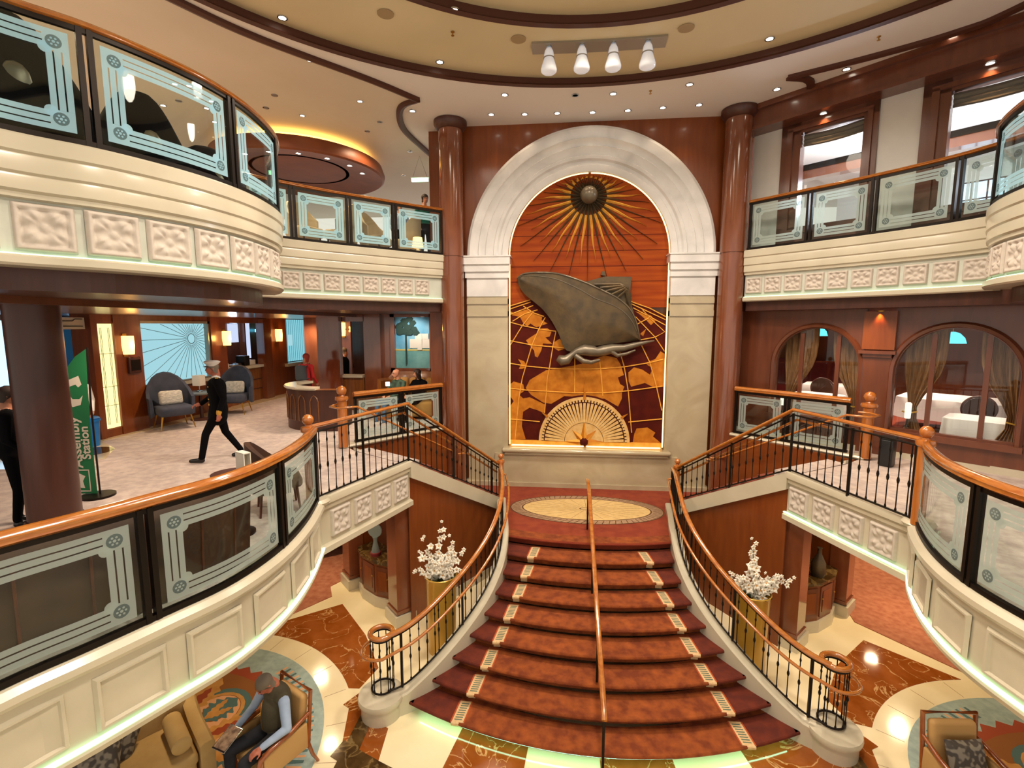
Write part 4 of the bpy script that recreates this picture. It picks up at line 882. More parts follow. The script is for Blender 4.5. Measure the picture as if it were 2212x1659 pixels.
# medallion on the landing
m = MB(); n = 64
def ell(a, b, z, c=(.03, 9.78)): return [(c[0]+a*math.cos(2*PI*i/n), c[1]+b*math.sin(2*PI*i/n), z) for i in range(n)]
m.add(ell(1.58, .78, ZL+.003), [tuple(range(n))]); m.build('medallion_ring', 'medal_ring', st, 0); m = MB(); m.add(ell(1.33, .59, ZL+.005), [tuple(range(n))]); m.build('medallion', 'medal_cream', st, 0)
m = MB()
for a, b in ((1.58, .78), (1.33, .59), (.14, .07)):
    m.add(ell(a, b, ZL+.006)+ell(a-.03, b-.02, ZL+.006), [(i, (i+1) % n, n+(i+1) % n, n+i) for i in range(n)])
for i in range(72):
    a = 2*PI*i/72; p = Vector((.03+1.54*math.cos(a), 9.78+.76*math.sin(a))); q = Vector((.03+1.36*math.cos(a+.06), 9.78+.62*math.sin(a+.06))); d = (q-p).normalized(); nn = Vector((-d.y, d.x))*.008
    m.add([(p.x-nn.x, p.y-nn.y, ZL+.006), (p.x+nn.x, p.y+nn.y, ZL+.006), (q.x+nn.x, q.y+nn.y, ZL+.006), (q.x-nn.x, q.y-nn.y, ZL+.006)], [(0, 1, 2, 3)])
for i in range(24):
    a = 2*PI*i/24; p = Vector((.03+1.2*math.cos(a), 9.78+.53*math.sin(a))); q = Vector((.03+.2*math.cos(a), 9.78+.1*math.sin(a))); d = (q-p).normalized(); nn = Vector((-d.y, d.x))*.003
    m.add([(p.x-nn.x, p.y-nn.y, ZL+.006), (p.x+nn.x, p.y+nn.y, ZL+.006), (q.x+nn.x, q.y+nn.y, ZL+.006), (q.x-nn.x, q.y-nn.y, ZL+.006)], [(0, 1, 2, 3)])
m.build('medallion_line', 'medal_line', st, 0)
# stringers
for sx in (-1, 1):
    P = Path([(sx*x, y) for x, y in HALF], -sx)   # outward = away from the stair
    m = MB(); rings = []; N = 60
    for i in range(N+1):
        q = P.len*i/N; c = P.P(q, 0); z = zs(c.x-.0, c.y)+.13
        if c.y < 6.3: z = max(z, .297)
        rings.append([P.P(q, -.1, 0), P.P(q, -.1, z-.02), P.P(q, -.08, z), P.P(q, .07, z), P.P(q, .09, z-.02), P.P(q, .09, 0)])
    m.loft(rings, True, True); m.build('stringer', 'cream_marble', st, 30)
    m = MB(); c = (sx*2.93, 5.9); m.lathe([(.27, 0), (.27, .2), (.3, .22), (.31, .26), (.3, .3), (0, .3)], (c[0], c[1], 0), 32); m.build('volute_base', 'cream_marble', st, 35)
# ------------------------------------------------------------ stair railings
def baluster_mesh(h):
    m = MB(); m.lathe([(.013, 0), (.013, .03), (.007, .05), (.007, h*.45-.04), (.012, h*.45-.03), (.018, h*.45), (.012, h*.45+.03), (.007, h*.45+.04), (.007, h-.16), (.014, h-.13), (.007, h-.1), (.007, h)], (0, 0, 0), 8)
    o = m.build('baluster', 'iron', None, 50); me = o.data; bpy.data.objects.remove(o); return me
BAL = baluster_mesh(.82)
def put_bal(p, parent, sc=1):
    o = bpy.data.objects.new('baluster', BAL); COL.objects.link(o); o.location = p; o.scale = (1, 1, sc); par(o, parent)
for sx in (-1, 1):
    w = 'left' if sx < 0 else 'right'
    t = thing('stair_railing', 'sweeping timber and iron stair railing with spiral end, %s side of staircase' % w, 'railing', (sx*2, 7, .8))
    P = Path([(sx*x, y) for x, y in HALF], -sx)
    def zc(q):
        c = P.P(q, 0); z = zs(c.x, c.y)+.13; return max(z, .3) if c.y < 6.3 else z
    N = 70; rp = []; lp = []; bp = []
    for i in range(N+1):
        q = P.len*i/N; c = P.P(q, .01); z = zc(q); hr = .74+.1*min(1, i/12); rp.append((c.x, c.y, z+hr)); bp.append((c.x, c.y, z+.04))
        c2_ = P.P(q, -.1); lp.append((c2_.x, c2_.y, z+hr-.2))
    # smooth the rail heights
    def smooth(L, n=8):
        for _ in range(n): L = [L[0]]+[(L[i][0], L[i][1], (L[i-1][2]+2*L[i][2]+L[i+1][2])/4) for i in range(1, len(L)-1)]+[L[-1]]
        return L
    rp, lp, bp = smooth(rp, 30), smooth(lp, 30), smooth(bp, 6)
    c = (sx*2.93, 5.98); spiral = []
    x0, y0, z0 = rp[-1]; a0 = math.atan2(y0-c[1], x0-c[0])
    spiral = [(c[0]+.15*math.cos(a0+sx*2*PI*i/28), c[1]+.15*math.sin(a0+sx*2*PI*i/28), z0-.01) for i in range(29)]
    m = MB(); m.tube(rp, .034, 10, sq=(1.1, .9)); m.tube(spiral[:-1], .034, 10, True); m.build('handrail', 'wood_rail', t, 60)
    m = MB(); m.tube([(x, y, z-.05) for x, y, z in rp], .012, 6); m.tube(bp, .014, 6)
    m.tube([(x, y, z0-.06) for x, y, z in spiral[:-1]], .012, 6, True); m.tube([(x, y, .33) for x, y, z in spiral[:-1]], .014, 6, True); m.build('iron_bar', 'iron', t, 60)
    lo = lp[4:]; e = lo[-1]; b0 = math.atan2(e[1]-c[1], e[0]-c[0]); lo = lo[:-2]; loop = [(c[0]+.27*math.cos(b0+sx*(.35+.28*i)), c[1]+.27*math.sin(b0+sx*(.35+.28*i)), e[2]-.02-.004*i) for i in range(10)]
    m = MB(); m.tube([(lo[0][0]+sx*.08, lo[0][1], lo[0][2]+.03)]+lo+loop, .022, 8); m.build('lower_handrail', 'wood_rail', t, 60)
    step = .125; q = .15
    while q < P.len-.05:
        i = min(int(q/P.len*N), N-1); b = bp[i]; r = rp[i]; put_bal((b[0], b[1], b[2]), t, (r[2]-b[2]-.04)/.82); q += step
    for i in range(0, 28, 3): s = spiral[i]; put_bal((s[0], s[1], .33), t, (z0-.38)/.82)
    for q in (.02, P.len*.3, P.len*.52, P.len*.74, P.len*.97):
        i = min(int(q/P.len*N), N); b = bp[i]; r = rp[i]; m = MB(); m.ob((b[0], b[1], (b[2]+r[2])/2-.03), (.03, .03, r[2]-b[2]-.02)); m.build('post', 'iron', t, 0)
# centre handrail
t = thing('centre_handrail', 'straight timber handrail down the middle of the red staircase', 'handrail', (0, 7, .8))
x = .0; m = MB(); pts = [(0, 9.05, 2.38), (0, 8.8, 2.42), (0, 8.45, 2.36), (0, 5.15, .94), (0, 5.05, .88)]
m.tube(pts, .035, 10, sq=(1, .9)); m.build('rail', 'wood_rail', t, 60)
for y, z in ((8.75, 2.4), (7.3, 1.85), (6.1, 1.33), (5.12, .88)):
    m = MB(); zb = zs(0, y); m.ob((0, y, (zb+z)/2), (.03, .035, z-zb-.03)); m.build('post', 'iron', t, 0)
# ------------------------------------------------------------ upper flights
for sx in (-1, 1):
    w = 'left' if sx < 0 else 'right'
    A = Vector((sx*1.78, 10.0)); B = Vector((sx*3.1, 7.88)); D = (B-A).normalized(); Nn = Vector((D.y, -D.x))*(1 if sx > 0 else -1)
    if Nn.x*sx < 0: Nn = -Nn
    t = thing('upper_flight', 'upper flight of carpeted stairs climbing %s from the landing' % w, 'stairs', (A.x, A.y, ZL))
    L = (B-A).length; nst = 8; run = L/nst; rise = (Z1-ZL)/nst
    for k in range(nst):
        a = A+D*(run*k); b = A+D*(run*(k+1)+.03 if k < nst-1 else run*(k+1)); z = ZL+rise*(k+1)
        m = MB(); wd = 1.52; pts = [a+Nn*.08, b+Nn*.08, b+Nn*wd, a+Nn*wd]; m.prism([(p.x, p.y) for p in pts], max(ZL-.05, z-.38), z); m.build('step', 'carpet_stair' if k < nst-1 else 'carpet_grey', t, 0)
    m = MB(); za, zb = ZL+.1, Z1+.06
    vs = []
    for p, z in ((A, za), (B, zb)):
        for o in (-.06, .06): vs += [(p.x+Nn.x*o, p.y+Nn.y*o, z-.28), (p.x+Nn.x*o, p.y+Nn.y*o, z)]
    m.add(vs, [(0, 1, 5, 4), (1, 3, 7, 5), (3, 2, 6, 7), (0, 4, 6, 2), (0, 2, 3, 1), (4, 5, 7, 6)]); m.build('stringer', 'cream_marble', t, 0)
    m = MB(); vs = []
    for p, z in ((A, za-.02), (B, zb)):
        for o in (1.5, 1.58): vs += [(p.x+Nn.x*o, p.y+Nn.y*o, z-.2), (p.x+Nn.x*o, p.y+Nn.y*o, z)]
    m.add(vs, [(0, 1, 5, 4), (1, 3, 7, 5), (3, 2, 6, 7), (0, 4, 6, 2), (0, 2, 3, 1), (4, 5, 7, 6)]); m.build('stringer', 'cream_marble', t, 0)
    # iron balustrade along flight and landing edge
    t = thing('iron_balustrade', 'iron baluster railing with timber rail bending over the %s upper flight' % w, 'railing', (B.x, B.y, Z1))
    C_ = Vector((sx*3.76 if sx < 0 else 3.64, 5.9))
    r = [(A.x, A.y-.02, ZL+.83), (B.x, B.y, Z1+1.06), (C_.x, C_.y, Z1+1.06)]
    m = MB(); m.tube(r, .036, 10, sq=(1, .8)); m.build('handrail', 'wood_rail', t, 30)
    m = MB(); m.tube([(x, y, z-.08) for x, y, z in r], .014, 6); m.tube([(A.x, A.y, ZL+.15), (B.x, B.y, Z1+.1), (C_.x, C_.y, Z1+.1)], .014, 6); m.build('iron_bar', 'iron', t, 30)
    m = MB(); inn = [(x+Nn.x*.09, y+Nn.y*.09, z-.17) for x, y, z in r[:2]]+[(C_.x*.3+B.x*.7+Nn.x*.09, C_.y*.3+B.y*.7, Z1+.9)]; m.tube(inn, .02, 8); m.build('lower_handrail', 'wood_rail', t, 30)
    for i in range(1, 19):
        f = i/19; p = A.lerp(B, f); put_bal((p.x, p.y, ZL+.15+(Z1+.1-ZL-.15)*f), t, (.66+.13*f)/.82)
    for i in range(1, 15):
        f = i/15; p = B.lerp(C_, f); put_bal((p.x, p.y, Z1+.1), t, .88/.82)
    for p, z0, z1 in ((A.lerp(B, .12), ZL+.2, ZL+.98), (A.lerp(B, .56), ZL+.86, ZL+1.7), (B, Z1+.05, Z1+1.0), (B.lerp(C_, .53), Z1+.05, Z1+1.0), (B.lerp(C_, .96), Z1+.05, Z1+1.0)):
        m = MB(); m.ob((p.x, p.y, (z0+z1)/2), (.03, .03, z1-z0)); m.build('post', 'iron', t, 0)
    # wall side handrail with looped ends
    O1 = A+Nn*1.42; O2 = B+Nn*1.42
    t = thing('wall_handrail', 'slim timber wall handrail with looped ends beside the %s upper flight' % w, 'handrail', (O1.x, O1.y, ZL+.8))
    pts = [(O1.x-sx*.15, O1.y-.1, ZL+.86), (O1.x-sx*.3, O1.y+.0, ZL+.86), (O1.x-sx*.2, O1.y+.1, ZL+.86), (O1.x, O1.y, ZL+.9), (O2.x, O2.y, Z1+.86), (O2.x+sx*.25, O2.y-.2, Z1+.86), (O2.x+sx*.5, O2.y-.05, Z1+.86), (O2.x+sx*.5, O2.y+.2, Z1+.86), (O2.x+sx*.35, O2.y+.3, Z1+.86)]
    m = MB(); m.tube(pts, .02, 8); m.build('rail', 'wood_rail', t, 60)
    m = MB()
    for f in (.1, .5, .9): p = O1.lerp(O2, f); m.ob((p.x+Nn.x*.05, p.y+Nn.y*.05, ZL+.86+(Z1-ZL)*f), (.02, .1, .02), math.atan2(Nn.y, Nn.x)-PI/2)
    m.build('bracket', 'brass', t, 0)
# ------------------------------------------------------------ ceiling fittings
ORD = ['first', 'second', 'third', 'fourth', 'fifth', 'sixth', 'seventh', 'eighth', 'ninth']
DL = {}
def downlight(x, y, z, on, label, group, r=.05):
    key = (on, r)
    if key not in DL:
        t = thing('downlight', label, 'ceiling light', (x, y, z), group)
        m = MB(); m.lathe([(r*1.5, 0), (r*1.45, -.012), (r*1.05, -.012), (r, -.002), (r, .001), (r*1.5, .001)], (x, y, z), 20); m.build('trim_ring', 'chrome', t, 40)
        m = MB(); m.lathe([(r, -.006), (0, -.006)], (x, y, z), 20); m.build('lens', 'downlight' if on else 'lamp_off', t, 0); DL[key] = t
    else: t = dup(DL[key], (x, y, z), None, label, group)
    return t
for i, (x, y) in enumerate([(-2.04, 10.73), (-1.34, 10.78), (-.66, 10.8), (.07, 10.83), (.79, 10.81), (1.48, 10.75), (2.18, 10.69)]):
    downlight(x, y, 9.7, 1, 'lit downlight, %s from the left in the row just above the marble arch' % ORD[i], 'row of downlights above the arch')
for x, y, on, lb in ((-1.66, 9.88, 1, 'lit downlight on the grey soffit, leftmost of four behind the lamp bar'), (-.31, 10.03, 0, 'unlit downlight on the grey soffit, second of four behind the lamp bar'), (.41, 10.04, 1, 'lit downlight on the grey soffit, third of four behind the lamp bar'), (1.77, 9.81, 1, 'lit downlight on the grey soffit, rightmost of four behind the lamp bar'),
                     (-3.64, 10.4, 1, 'lit downlight inside the curled timber trim left of the column'), (-3.63, 11.88, 1, 'lit downlight just left of the left column capital'), (3.45, 10.16, 1, 'lit downlight beside the right column capital'),
                     (4.33, 9.52, 1, 'lit downlight between trim and beam, inner of two at upper right'), (5.36, 8.63, 1, 'lit downlight between trim and beam, outer of two at upper right')):
    downlight(x, y, 9.7, on, lb, 'downlights on the grey soffit')
for x, y, lb in ((-4.69, 7.42, 'bright downlight on the olive dome ring, far left'), (-2.67, 8.84, 'bright downlight on the olive dome ring, left of the lamp bar'), (-2.12, 7.5, 'bright downlight by the inner timber ring, left'), (2.71, 8.68, 'bright downlight on the olive dome ring, right of the lamp bar')):
    downlight(x, y, 9.82, 1, lb, 'downlights on the dome ring')
downlight(.01, 7.3, 9.95, 1, 'bright downlight at the very top centre of the ceiling', 'downlights on the dome ring')
q = WP(1.45, .22, 9.24); downlight(q.x, q.y, 9.24, 1, 'downlight under the timber beam over the first upper window', 'downlights under the right beam')
q = WP(3.7, .22, 9.24); downlight(q.x, q.y, 9.24, 1, 'downlight under the timber beam over the second upper window', 'downlights under the right beam')
for i, (x, y, on) in enumerate(((-4.76, 8.34, 1), (-4.54, 9.87, 1), (-6.02, 10.39, 1), (-6.07, 9.46, 0), (-6.56, 9.96, 0), (-4.51, 10.86, 0), (-4.98, 11.33, 0), (-4.41, 12.7, 0), (-5.2, 14.6, 0))):
    downlight(x, y, 9.7, on, 'small downlight on the upper left lounge ceiling, %s from the front' % ORD[i], 'downlights on the upper left ceiling', .042)
for i, (x, y, on) in enumerate(((-7.64, 8.87, 1), (-7.43, 8.96, 1), (-7.11, 8.67, 1), (-8.09, 9.5, 0), (-8.56, 9.66, 1), (-7.46, 9.58, 1), (-7.78, 9.86, 1), (-8.09, 10.51, 1))):
    downlight(x, y, 9.7, on, 'small downlight seen through the top left glass, %s in the cluster' % ORD[i], 'downlights seen through the top left glass', .042)
for x, y, z, lb in ((-3.14, 7.48, 9.815, 'left of the dome'), (-1.26, 8.3, 9.815, 'just left of the lamp bar'), (1.32, 8.26, 9.815, 'right of the lamp bar')):
    m = MB(); m.lathe([(.12, 0), (.12, -.008), (0, -.008)], (x, y, z), 24); tag(m.build('ceiling_speaker', 'speaker_beige', None, 0), 'flush round beige ceiling speaker, '+lb, 'speaker', 'flush ceiling speakers')
for x, y, z, lb in ((-2.26, 8.01, 9.815, 'on the dome ring'), (-4.27, 8.77, 9.7, 'on the left soffit'), (1.1, 10.0, 9.7, 'behind the lamp bar'), (4.27, 8.56, 9.7, 'on the right soffit')):
    m = MB(); m.lathe([(.03, 0), (.03, -.006), (.008, -.008), (.008, -.05), (.025, -.052), (.025, -.056), (0, -.056)], (x, y, z), 10); tag(m.build('sprinkler', 'brass', None, 0), 'tiny brass ceiling sprinkler '+lb, 'sprinkler', 'ceiling sprinklers')
# lamp bar
t = thing('lamp_bar', 'grey ceiling plate carrying four white glass spotlights above the arch', 'mounting plate', (0, 8.55, 9.8))
m = MB(); n = 12; m.prism([(-1.06+2.14*i/n, 8.4+.03*(1-((i-6)/6)**2)) for i in range(n+1)]+[(1.1-2.16*i/n, 8.72+.03*(1-((i-6)/6)**2)) for i in range(n+1)], 9.79, 9.82); m.build('plate', 'grey_metal', t, 0)
src = None
for i, x in enumerate((-.78, -.25, .25, .79)):
    lb = 'white frosted bell-shaped ceiling lamp, %s of four from the left' % ORD[i]
    if src is None:
        src = thing('bell_lamp', lb, 'lamp', (x, 8.5, 9.79), 'four bell lamps on the ceiling plate'); Z_ = .86
        m = MB(); m.lathe([(.05, 0), (.05, -.02), (.02, -.03), (.02, -.08)], (x, 8.5, 9.79), 16); m.build('stem', 'chrome', src, 40)
        m = MB(); m.lathe([(.02, -.03), (.05, -.04), (.075, -.09), (.088, -.15), (.09, -.2), (.085, -.21)], (x, 8.5, 9.79), 24); m.build('upper_shade', 'lamp_glass', src, 60)
        m = MB(); m.lathe([(.092, -.205), (.1, -.21), (.1, -.22), (.088, -.225)], (x, 8.5, 9.79), 24); m.build('collar_ring', 'grey_metal', src, 40)
        m = MB(); m.lathe([(.085, -.215), (.105, -.28), (.13, -.36), (.145, -.42), (.14, -.46), (.11, -.485), (0, -.49)], (x, 8.5, 9.79), 24); m.build('lower_shade', 'lamp_glass', src, 60)
        src.scale = (.9, .9, .84)
    else: dup(src, (x, 8.5, 9.79), None, lb)
# drum ceiling feature over the upper left lounge
t = thing('ceiling_drum', 'large round timber ceiling drum with cove glow over the upper left lounge', 'ceiling feature', (-7.3, 12.6, 9.2))
m = MB(); m.lathe([(1.15, .1), (2.05, -.06), (2.1, -.03), (2.12, .06), (2.05, .26), (1.8, .34), (1.2, .36)], (-7.3, 12.6, 9.2), 64); m.build('drum_shell', 'wood_matte', t, 40)
m = MB(); m.lathe([(1.2, .09), (1.12, .09), (1.08, .26), (1.0, .28)], (-7.3, 12.6, 9.2), 64); m.build('inner_ring', 'wood_matte', t, 40)
m = MB(); m.lathe([(1.1, .25), (0, .25)], (-7.3, 12.6, 9.2), 48); m.build('drum_panel', 'ceil_lounge', t, 0)
m = MB(); m.lathe([(1.75, .36), (1.75, .4), (1.68, .4), (1.68, .36), (1.75, .36)], (-7.3, 12.6, 9.2), 64); m.build('cove_light', 'cove', t, 0)
for i, a in enumerate((-2.3, -1.9, -1.5, -1.1, -.7, -.3, .1)):
    downlight(-7.3+1.6*math.cos(a), 12.6+1.6*math.sin(a), 9.2+.02, 1, 'downlight under the timber drum rim, %s around the rim' % ORD[i], 'downlights under the drum rim', .05)
# exit sign
t = thing('exit_sign', 'slim glowing green exit sign hanging beside the left column', 'sign', (-4.25, 13, 9.1))
m = MB(); m.box(-4.47, -4.03, 12.97, 13.03, 9.04, 9.13); m.build('light_box', 'exit_green', t, 0)
m = MB(); m.tube([(-4.45, 13, 9.13), (-4.25, 13, 9.68), (-4.05, 13, 9.13)], .004, 4); m.build('suspension_wire', 'iron', t, 0)
m = MB(); m.box(-4.49, -4.01, 12.96, 13.04, 9.13, 9.15); m.build('housing', 'white_paint', t, 0)

# ------------------------------------------------------------ generic lounge pieces
def L2W(x, y, z, th): return Matrix.Translation((x, y, z)) @ Matrix.Rotation(th, 4, 'Z')
class LB(MB):     # builds in local space of a matrix
    def __init__(s, M): super().__init__(); s.M = M
    def build(s, *a, **k): s.v = [tuple(s.M @ Vector(v)) for v in s.v]; return super().build(*a, **k)
def sconce(x, y, z, nx, ny, label, h=.42):
    th = math.atan2(-nx, ny)+PI; M = L2W(x, y, z, th); t = thing('wall_sconce', label, 'wall lamp', (x, y, z), 'wall sconces of the left lounge')
    m = LB(M); m.lathe([(.0, -.2), (.1, -.2), (.115, .0), (.11, .2), (0, .2)], (0, -.08, 0), 16); m.build('lamp_shade', 'sconce_glow', t, 50)
    m = LB(M); m.ob((0, .01, 0), (.1, .04, .5)); m.sph((.13, -.08, 0), .022, 10); m.build('wall_bracket', 'brass', t, 40)
sconce(LX+.12, 9.74, 4.87, 1, 0, 'glowing cylinder sconce left of the frosted sunburst window')
sconce(LX+.07, 12.98, 4.93, 1, 0, 'glowing cylinder sconce between the sunburst window and the bar')
sconce(LX+.04, 15.62, 4.96, 1, 0, 'glowing cylinder sconce left of the striped glass screen')
sconce(-6.97, 13.97, 5.18, 0, -1, 'glowing cylinder sconce on the pier beside the counter')
for x, y, z in ((LX+.35, 9.74, 4.87), (LX+.35, 12.98, 4.93), (LX+.35, 15.62, 4.96), (-6.97, 13.6, 5.18)): lamp('POINT', 'sconce_light', (x, y, z), 14, 'FFB860', .08)
# lit glass panel, frosted window, bar and screen
t = thing('lit_panel', 'tall glowing yellow glass panel set in the left timber pillar', 'light panel', (LX, 9.35, 3.1))
m = MB(); m.box(LX+.02, LX+.06, 9.17, 9.52, 3.12, 5.33); m.build('glowing_glass', 'lit_yellow', t, 0)
m = MB()
for y in (9.24, 9.27, 9.42, 9.45): m.box(LX+.061, LX+.066, y, y+.006, 3.2, 5.25)
for z in (3.6, 4.0, 4.7): m.box(LX+.061, LX+.066, 9.17, 9.52, z, z+.008)
m.build('lead_line', 'iron', t, 0)
t = thing('frosted_window', 'pale blue frosted window etched with sunburst rays behind the armchair', 'window', (LX-.1, 11.35, 3.88))
m = MB(); m.box(LX-.14, LX-.1, 10.25, 12.45, 3.9, 5.36); m.build('frosted_pane', 'frost_lit', t, 0)
m = MB(); cy, cz = 11.95, 4.95
for i in range(34):
    a = 2*PI*i/34
    L = 3; p1_ = (cy+.16*math.cos(a), cz+.16*math.sin(a)); 
    for k in range(60):
        rr = .16+k*.04; yy, zz_ = cy+rr*math.cos(a), cz+rr*math.sin(a)
        if not (10.27 < yy < 12.43 and 3.92 < zz_ < 5.34): break
    if rr > .25: m.tube([(LX-.095, p1_[0], p1_[1]), (LX-.095, cy+(rr-.04)*math.cos(a), cz+(rr-.04)*math.sin(a))], .006, 4)
m.tube([(LX-.095, cy+.13*math.cos(2*PI*i/16), cz+.13*math.sin(2*PI*i/16)) for i in range(16)], .01, 4, True)
m.build('etched_ray', 'etch_line', t, 0)
m = MB()
for a_, b_, c_, d_ in ((10.2, 10.27, 3.86, 5.4), (12.43, 12.5, 3.86, 5.4), (10.2, 12.5, 5.34, 5.4), (10.2, 12.5, 3.86, 3.92)): m.box(LX-.12, LX+.02, a_, b_, c_, d_)
m.build('window_frame', 'grey_metal', t, 0)
t = thing('notice_box', 'small dark wall box below the sconce beside the frosted window', 'box', (LX+.1, 9.9, 4.2))
m = MB(); m.rbox((LX+.13, 9.92, 4.42), (.08, .3, .36), .02); m.build('box_body', 'wood_dark', t, 30); m = MB(); m.box(LX+.17, LX+.175, 9.8, 10.04, 4.3, 4.54); m.build('box_face', 'iron', t, 0)
t = thing('bar_counter', 'timber bar counter with cream top and panelled front behind the officer', 'bar counter', (LX-.3, 14, Z1))
m = MB(); m.box(LX-.5, LX+.0, 13.12, 14.72, Z1, 3.98); m.build('counter_body', 'wood_bar', t, 0)
m = MB(); m.box(LX-.55, LX+.1, 13.1, 14.74, 3.98, 4.06); m.build('counter_top', 'cream_marble', t, 0)
m = MB(); m.box(LX, LX+.03, 13.75, 14.05, Z1+.1, 3.98)
for z in (3.3, 3.6): m.box(LX, LX+.02, 13.12, 14.72, z, z+.02)
m.build('front_molding', 'wood_dark', t, 0)
for i, (y, z, s, mt) in enumerate(((13.3, 4.06, (.2, .25, .12), 'white_paint'), (13.65, 4.06, (.25, .2, .06), 'grey_metal'), (13.9, 4.06, (.2, .2, .1), 'chrome'), (14.2, 4.06, (.3, .25, .3), 'iron'), (14.5, 4.06, (.25, .3, .15), 'white_paint'))):
    m = MB(); m.rbox((LX-.25, y, z+s[2]/2), s, .02); tag(m.build('bar_item', mt, None, 30), 'small %s object on the bar top, %s from the left' % ({'white_paint': 'white', 'grey_metal': 'grey', 'chrome': 'silver', 'iron': 'black'}[mt], ORD[i]), 'bar item', 'clutter on the bar counter')
t = thing('back_bar', 'lit shelf wall behind the bar with neon blue sign light', 'shelf', (LX-1.6, 14, Z1))
m = MB(); m.box(LX-2.0, LX-1.9, 12.6, 18.4, Z1, 5.55); m.box(LX-1.9, LX-1.7, 16.5, 16.56, Z1, 5.4); m.build('back_panel', 'wood_brown', t, 0)
m = MB(); m.box(LX-1.88, LX-1.84, 15.85, 16.35, 4.7, 5.35); m.box(LX-1.88, LX-1.84, 16.65, 17.0, 4.1, 5.4); m.build('lit_cabinet', 'cab_lit', t, 0)
m = MB(); m.box(LX-1.7, LX-1.6, 17.1, 17.7, 5.05, 5.15); m.build('neon_bar', 'blue_neon', t, 0)
lamp('POINT', 'back_bar_fill', (LX-1.2, 15.2, 5.2), 40, 'C8DCFF', .1)  # added fill without a fitting, brightens the shelves behind the bar
t = thing('striped_screen', 'blue and white vertically striped glass screen at the back of the lounge', 'glass screen', (LX-.35, 17.7, 3.95))
m = MB(); m.box(LX-.42, LX-.4, 16.3, 19.15, 3.97, 5.5); m.build('screen_glass', 'screen_dark', t, 0)
m = MB(); y = 16.34
while y < 19.1: m.box(LX-.39, LX-.36, y, y+.055, 3.97, 5.5); y += .13
m.build('light_stripe', 'stripe_lit', t, 0)
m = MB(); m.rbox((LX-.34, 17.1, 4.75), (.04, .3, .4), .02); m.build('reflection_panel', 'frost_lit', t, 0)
# landscape picture in the niche
t = thing('landscape_painting', 'framed landscape painting of tree, lawn and white house above the bench', 'painting', (-4.58, 13.15, 4.2))
x0, x1, z0, z1 = -5.08, -4.1, 4.12, 5.52
m = MB(); m.box(x0, x1, 13.16, 13.18, z0, z1); m.build('sky_canvas', 'paint_sky', t, 0)
m = MB(); m.box(x0, x1, 13.15, 13.165, z0, z0+.5); m.build('lawn', 'paint_lawn', t, 0)
m = MB(); m.box(x0, x1, 13.14, 13.16, z0+.48, z0+.52); m.build('shore', 'paint_sand', t, 0)
m = MB(); m.box(x0+.4, x1, 13.14, 13.16, z0+.55, z0+.8); m.box(x0+.55, x1-.05, 13.13, 13.16, z0+.8, z0+.95); m.box(x0+.62, x0+.75, 13.12, 13.16, z0+.5, z0+.95); m.build('painted_house', 'white_paint', t, 0)
m = MB()
for i in range(22): a, b = random.random(), random.random(); m.yprism([(x0+.1+.5*a+.1*math.cos(k), z0+.95+.42*b+.08*math.sin(k)) for k in range(6)], 13.1+.001*i, 13.15)
m.box(x0+.28, x0+.32, 13.11, 13.15, z0+.1, z0+1.0); m.build('painted_tree', 'paint_tree', t, 0)
m = MB(); 
for a_, b_, c_, d_ in ((x0-.12, x0, z0-.12, z1+.1), (x1, x1+.12, z0-.12, z1+.1), (x0-.12, x1+.12, z1, z1+.1), (x0-.12, x1+.12, z0-.12, z0)): m.box(a_, b_, 13.05, 13.2, c_, d_)
m.build('picture_frame', 'wood_column', t, 0)
t = thing('curved_bench', 'curved timber-backed bench with tan upholstery under the painting', 'bench', (-4.3, 12.4, Z1))
m = MB(); rg = []
for i in range(17):
    a = PI*(.0+1.0*i/16); c = (-4.35+.85*math.cos(a), 12.25+.6*math.sin(a)); c2_ = (-4.35+.95*math.cos(a), 12.25+.7*math.sin(a)); rg.append([Vector((c[0], c[1], Z1)), Vector((c[0], c[1], 3.85)), Vector((c2_[0], c2_[1], 4.05 if 3 < i < 13 else 3.9)), Vector((c2_[0], c2_[1], Z1))])
m.loft(rg); m.build('bench_back', 'wood_bar', t, 30)
m = MB(); m.rbox((-4.35, 12.15, 3.2), (1.4, .8, .4), .08); m.build('seat', 'tan_fabric', t, 40)
m = MB()
for x in (-4.75, -4.3, -3.85): m.rbox((x, 12.55, 3.68), (.42, .18, .5), .08, 0, .15)
m.build('back_cushion', 'tan_fabric', t, 40)
# tub banquette with marble rim
t = thing('tub_banquette', 'curved banquette with cream marble rim and arched timber front', 'banquette', (-6.2, 10.8, Z1))
P = Path([(-5.5, 10.35), (-6.2, 10.3), (-6.75, 10.6), (-7.0, 11.1), (-6.85, 11.6)], -1)
m = MB(); m.sweep(P, 0, P.len, [(0, 2.93), (.05, 2.93), (.05, 3.86), (-.14, 3.86), (-.14, 2.93)], lambda q: 0); m.build('front_shell', 'wood_dark', t, 40)
m = MB(); m.sweep(P, .45, P.len, [(-.18, 3.86), (.09, 3.86), (.11, 3.89), (.09, 3.92), (-.18, 3.92)]); m.build('marble_rim', 'cream_marble', t, 40)
m = MB(); m.sweep(P, 0, .5, [(-.16, 3.86), (.07, 3.86), (.07, 3.87), (-.16, 3.87)]); m.build('timber_rim', 'wood_bar', t, 40)
for i in range(5):
    q = .5+.3*i; m = MB(); pts = [P.P(q-.09, .055, 3.15), P.P(q-.09, .055, 3.6), P.P(q-.05, .055, 3.7), P.P(q, .055, 3.74), P.P(q+.05, .055, 3.7), P.P(q+.09, .055, 3.6), P.P(q+.09, .055, 3.15)]; m.tube(pts, .012, 5, True); m.build('arch_molding', 'wood_bar', t, 40)
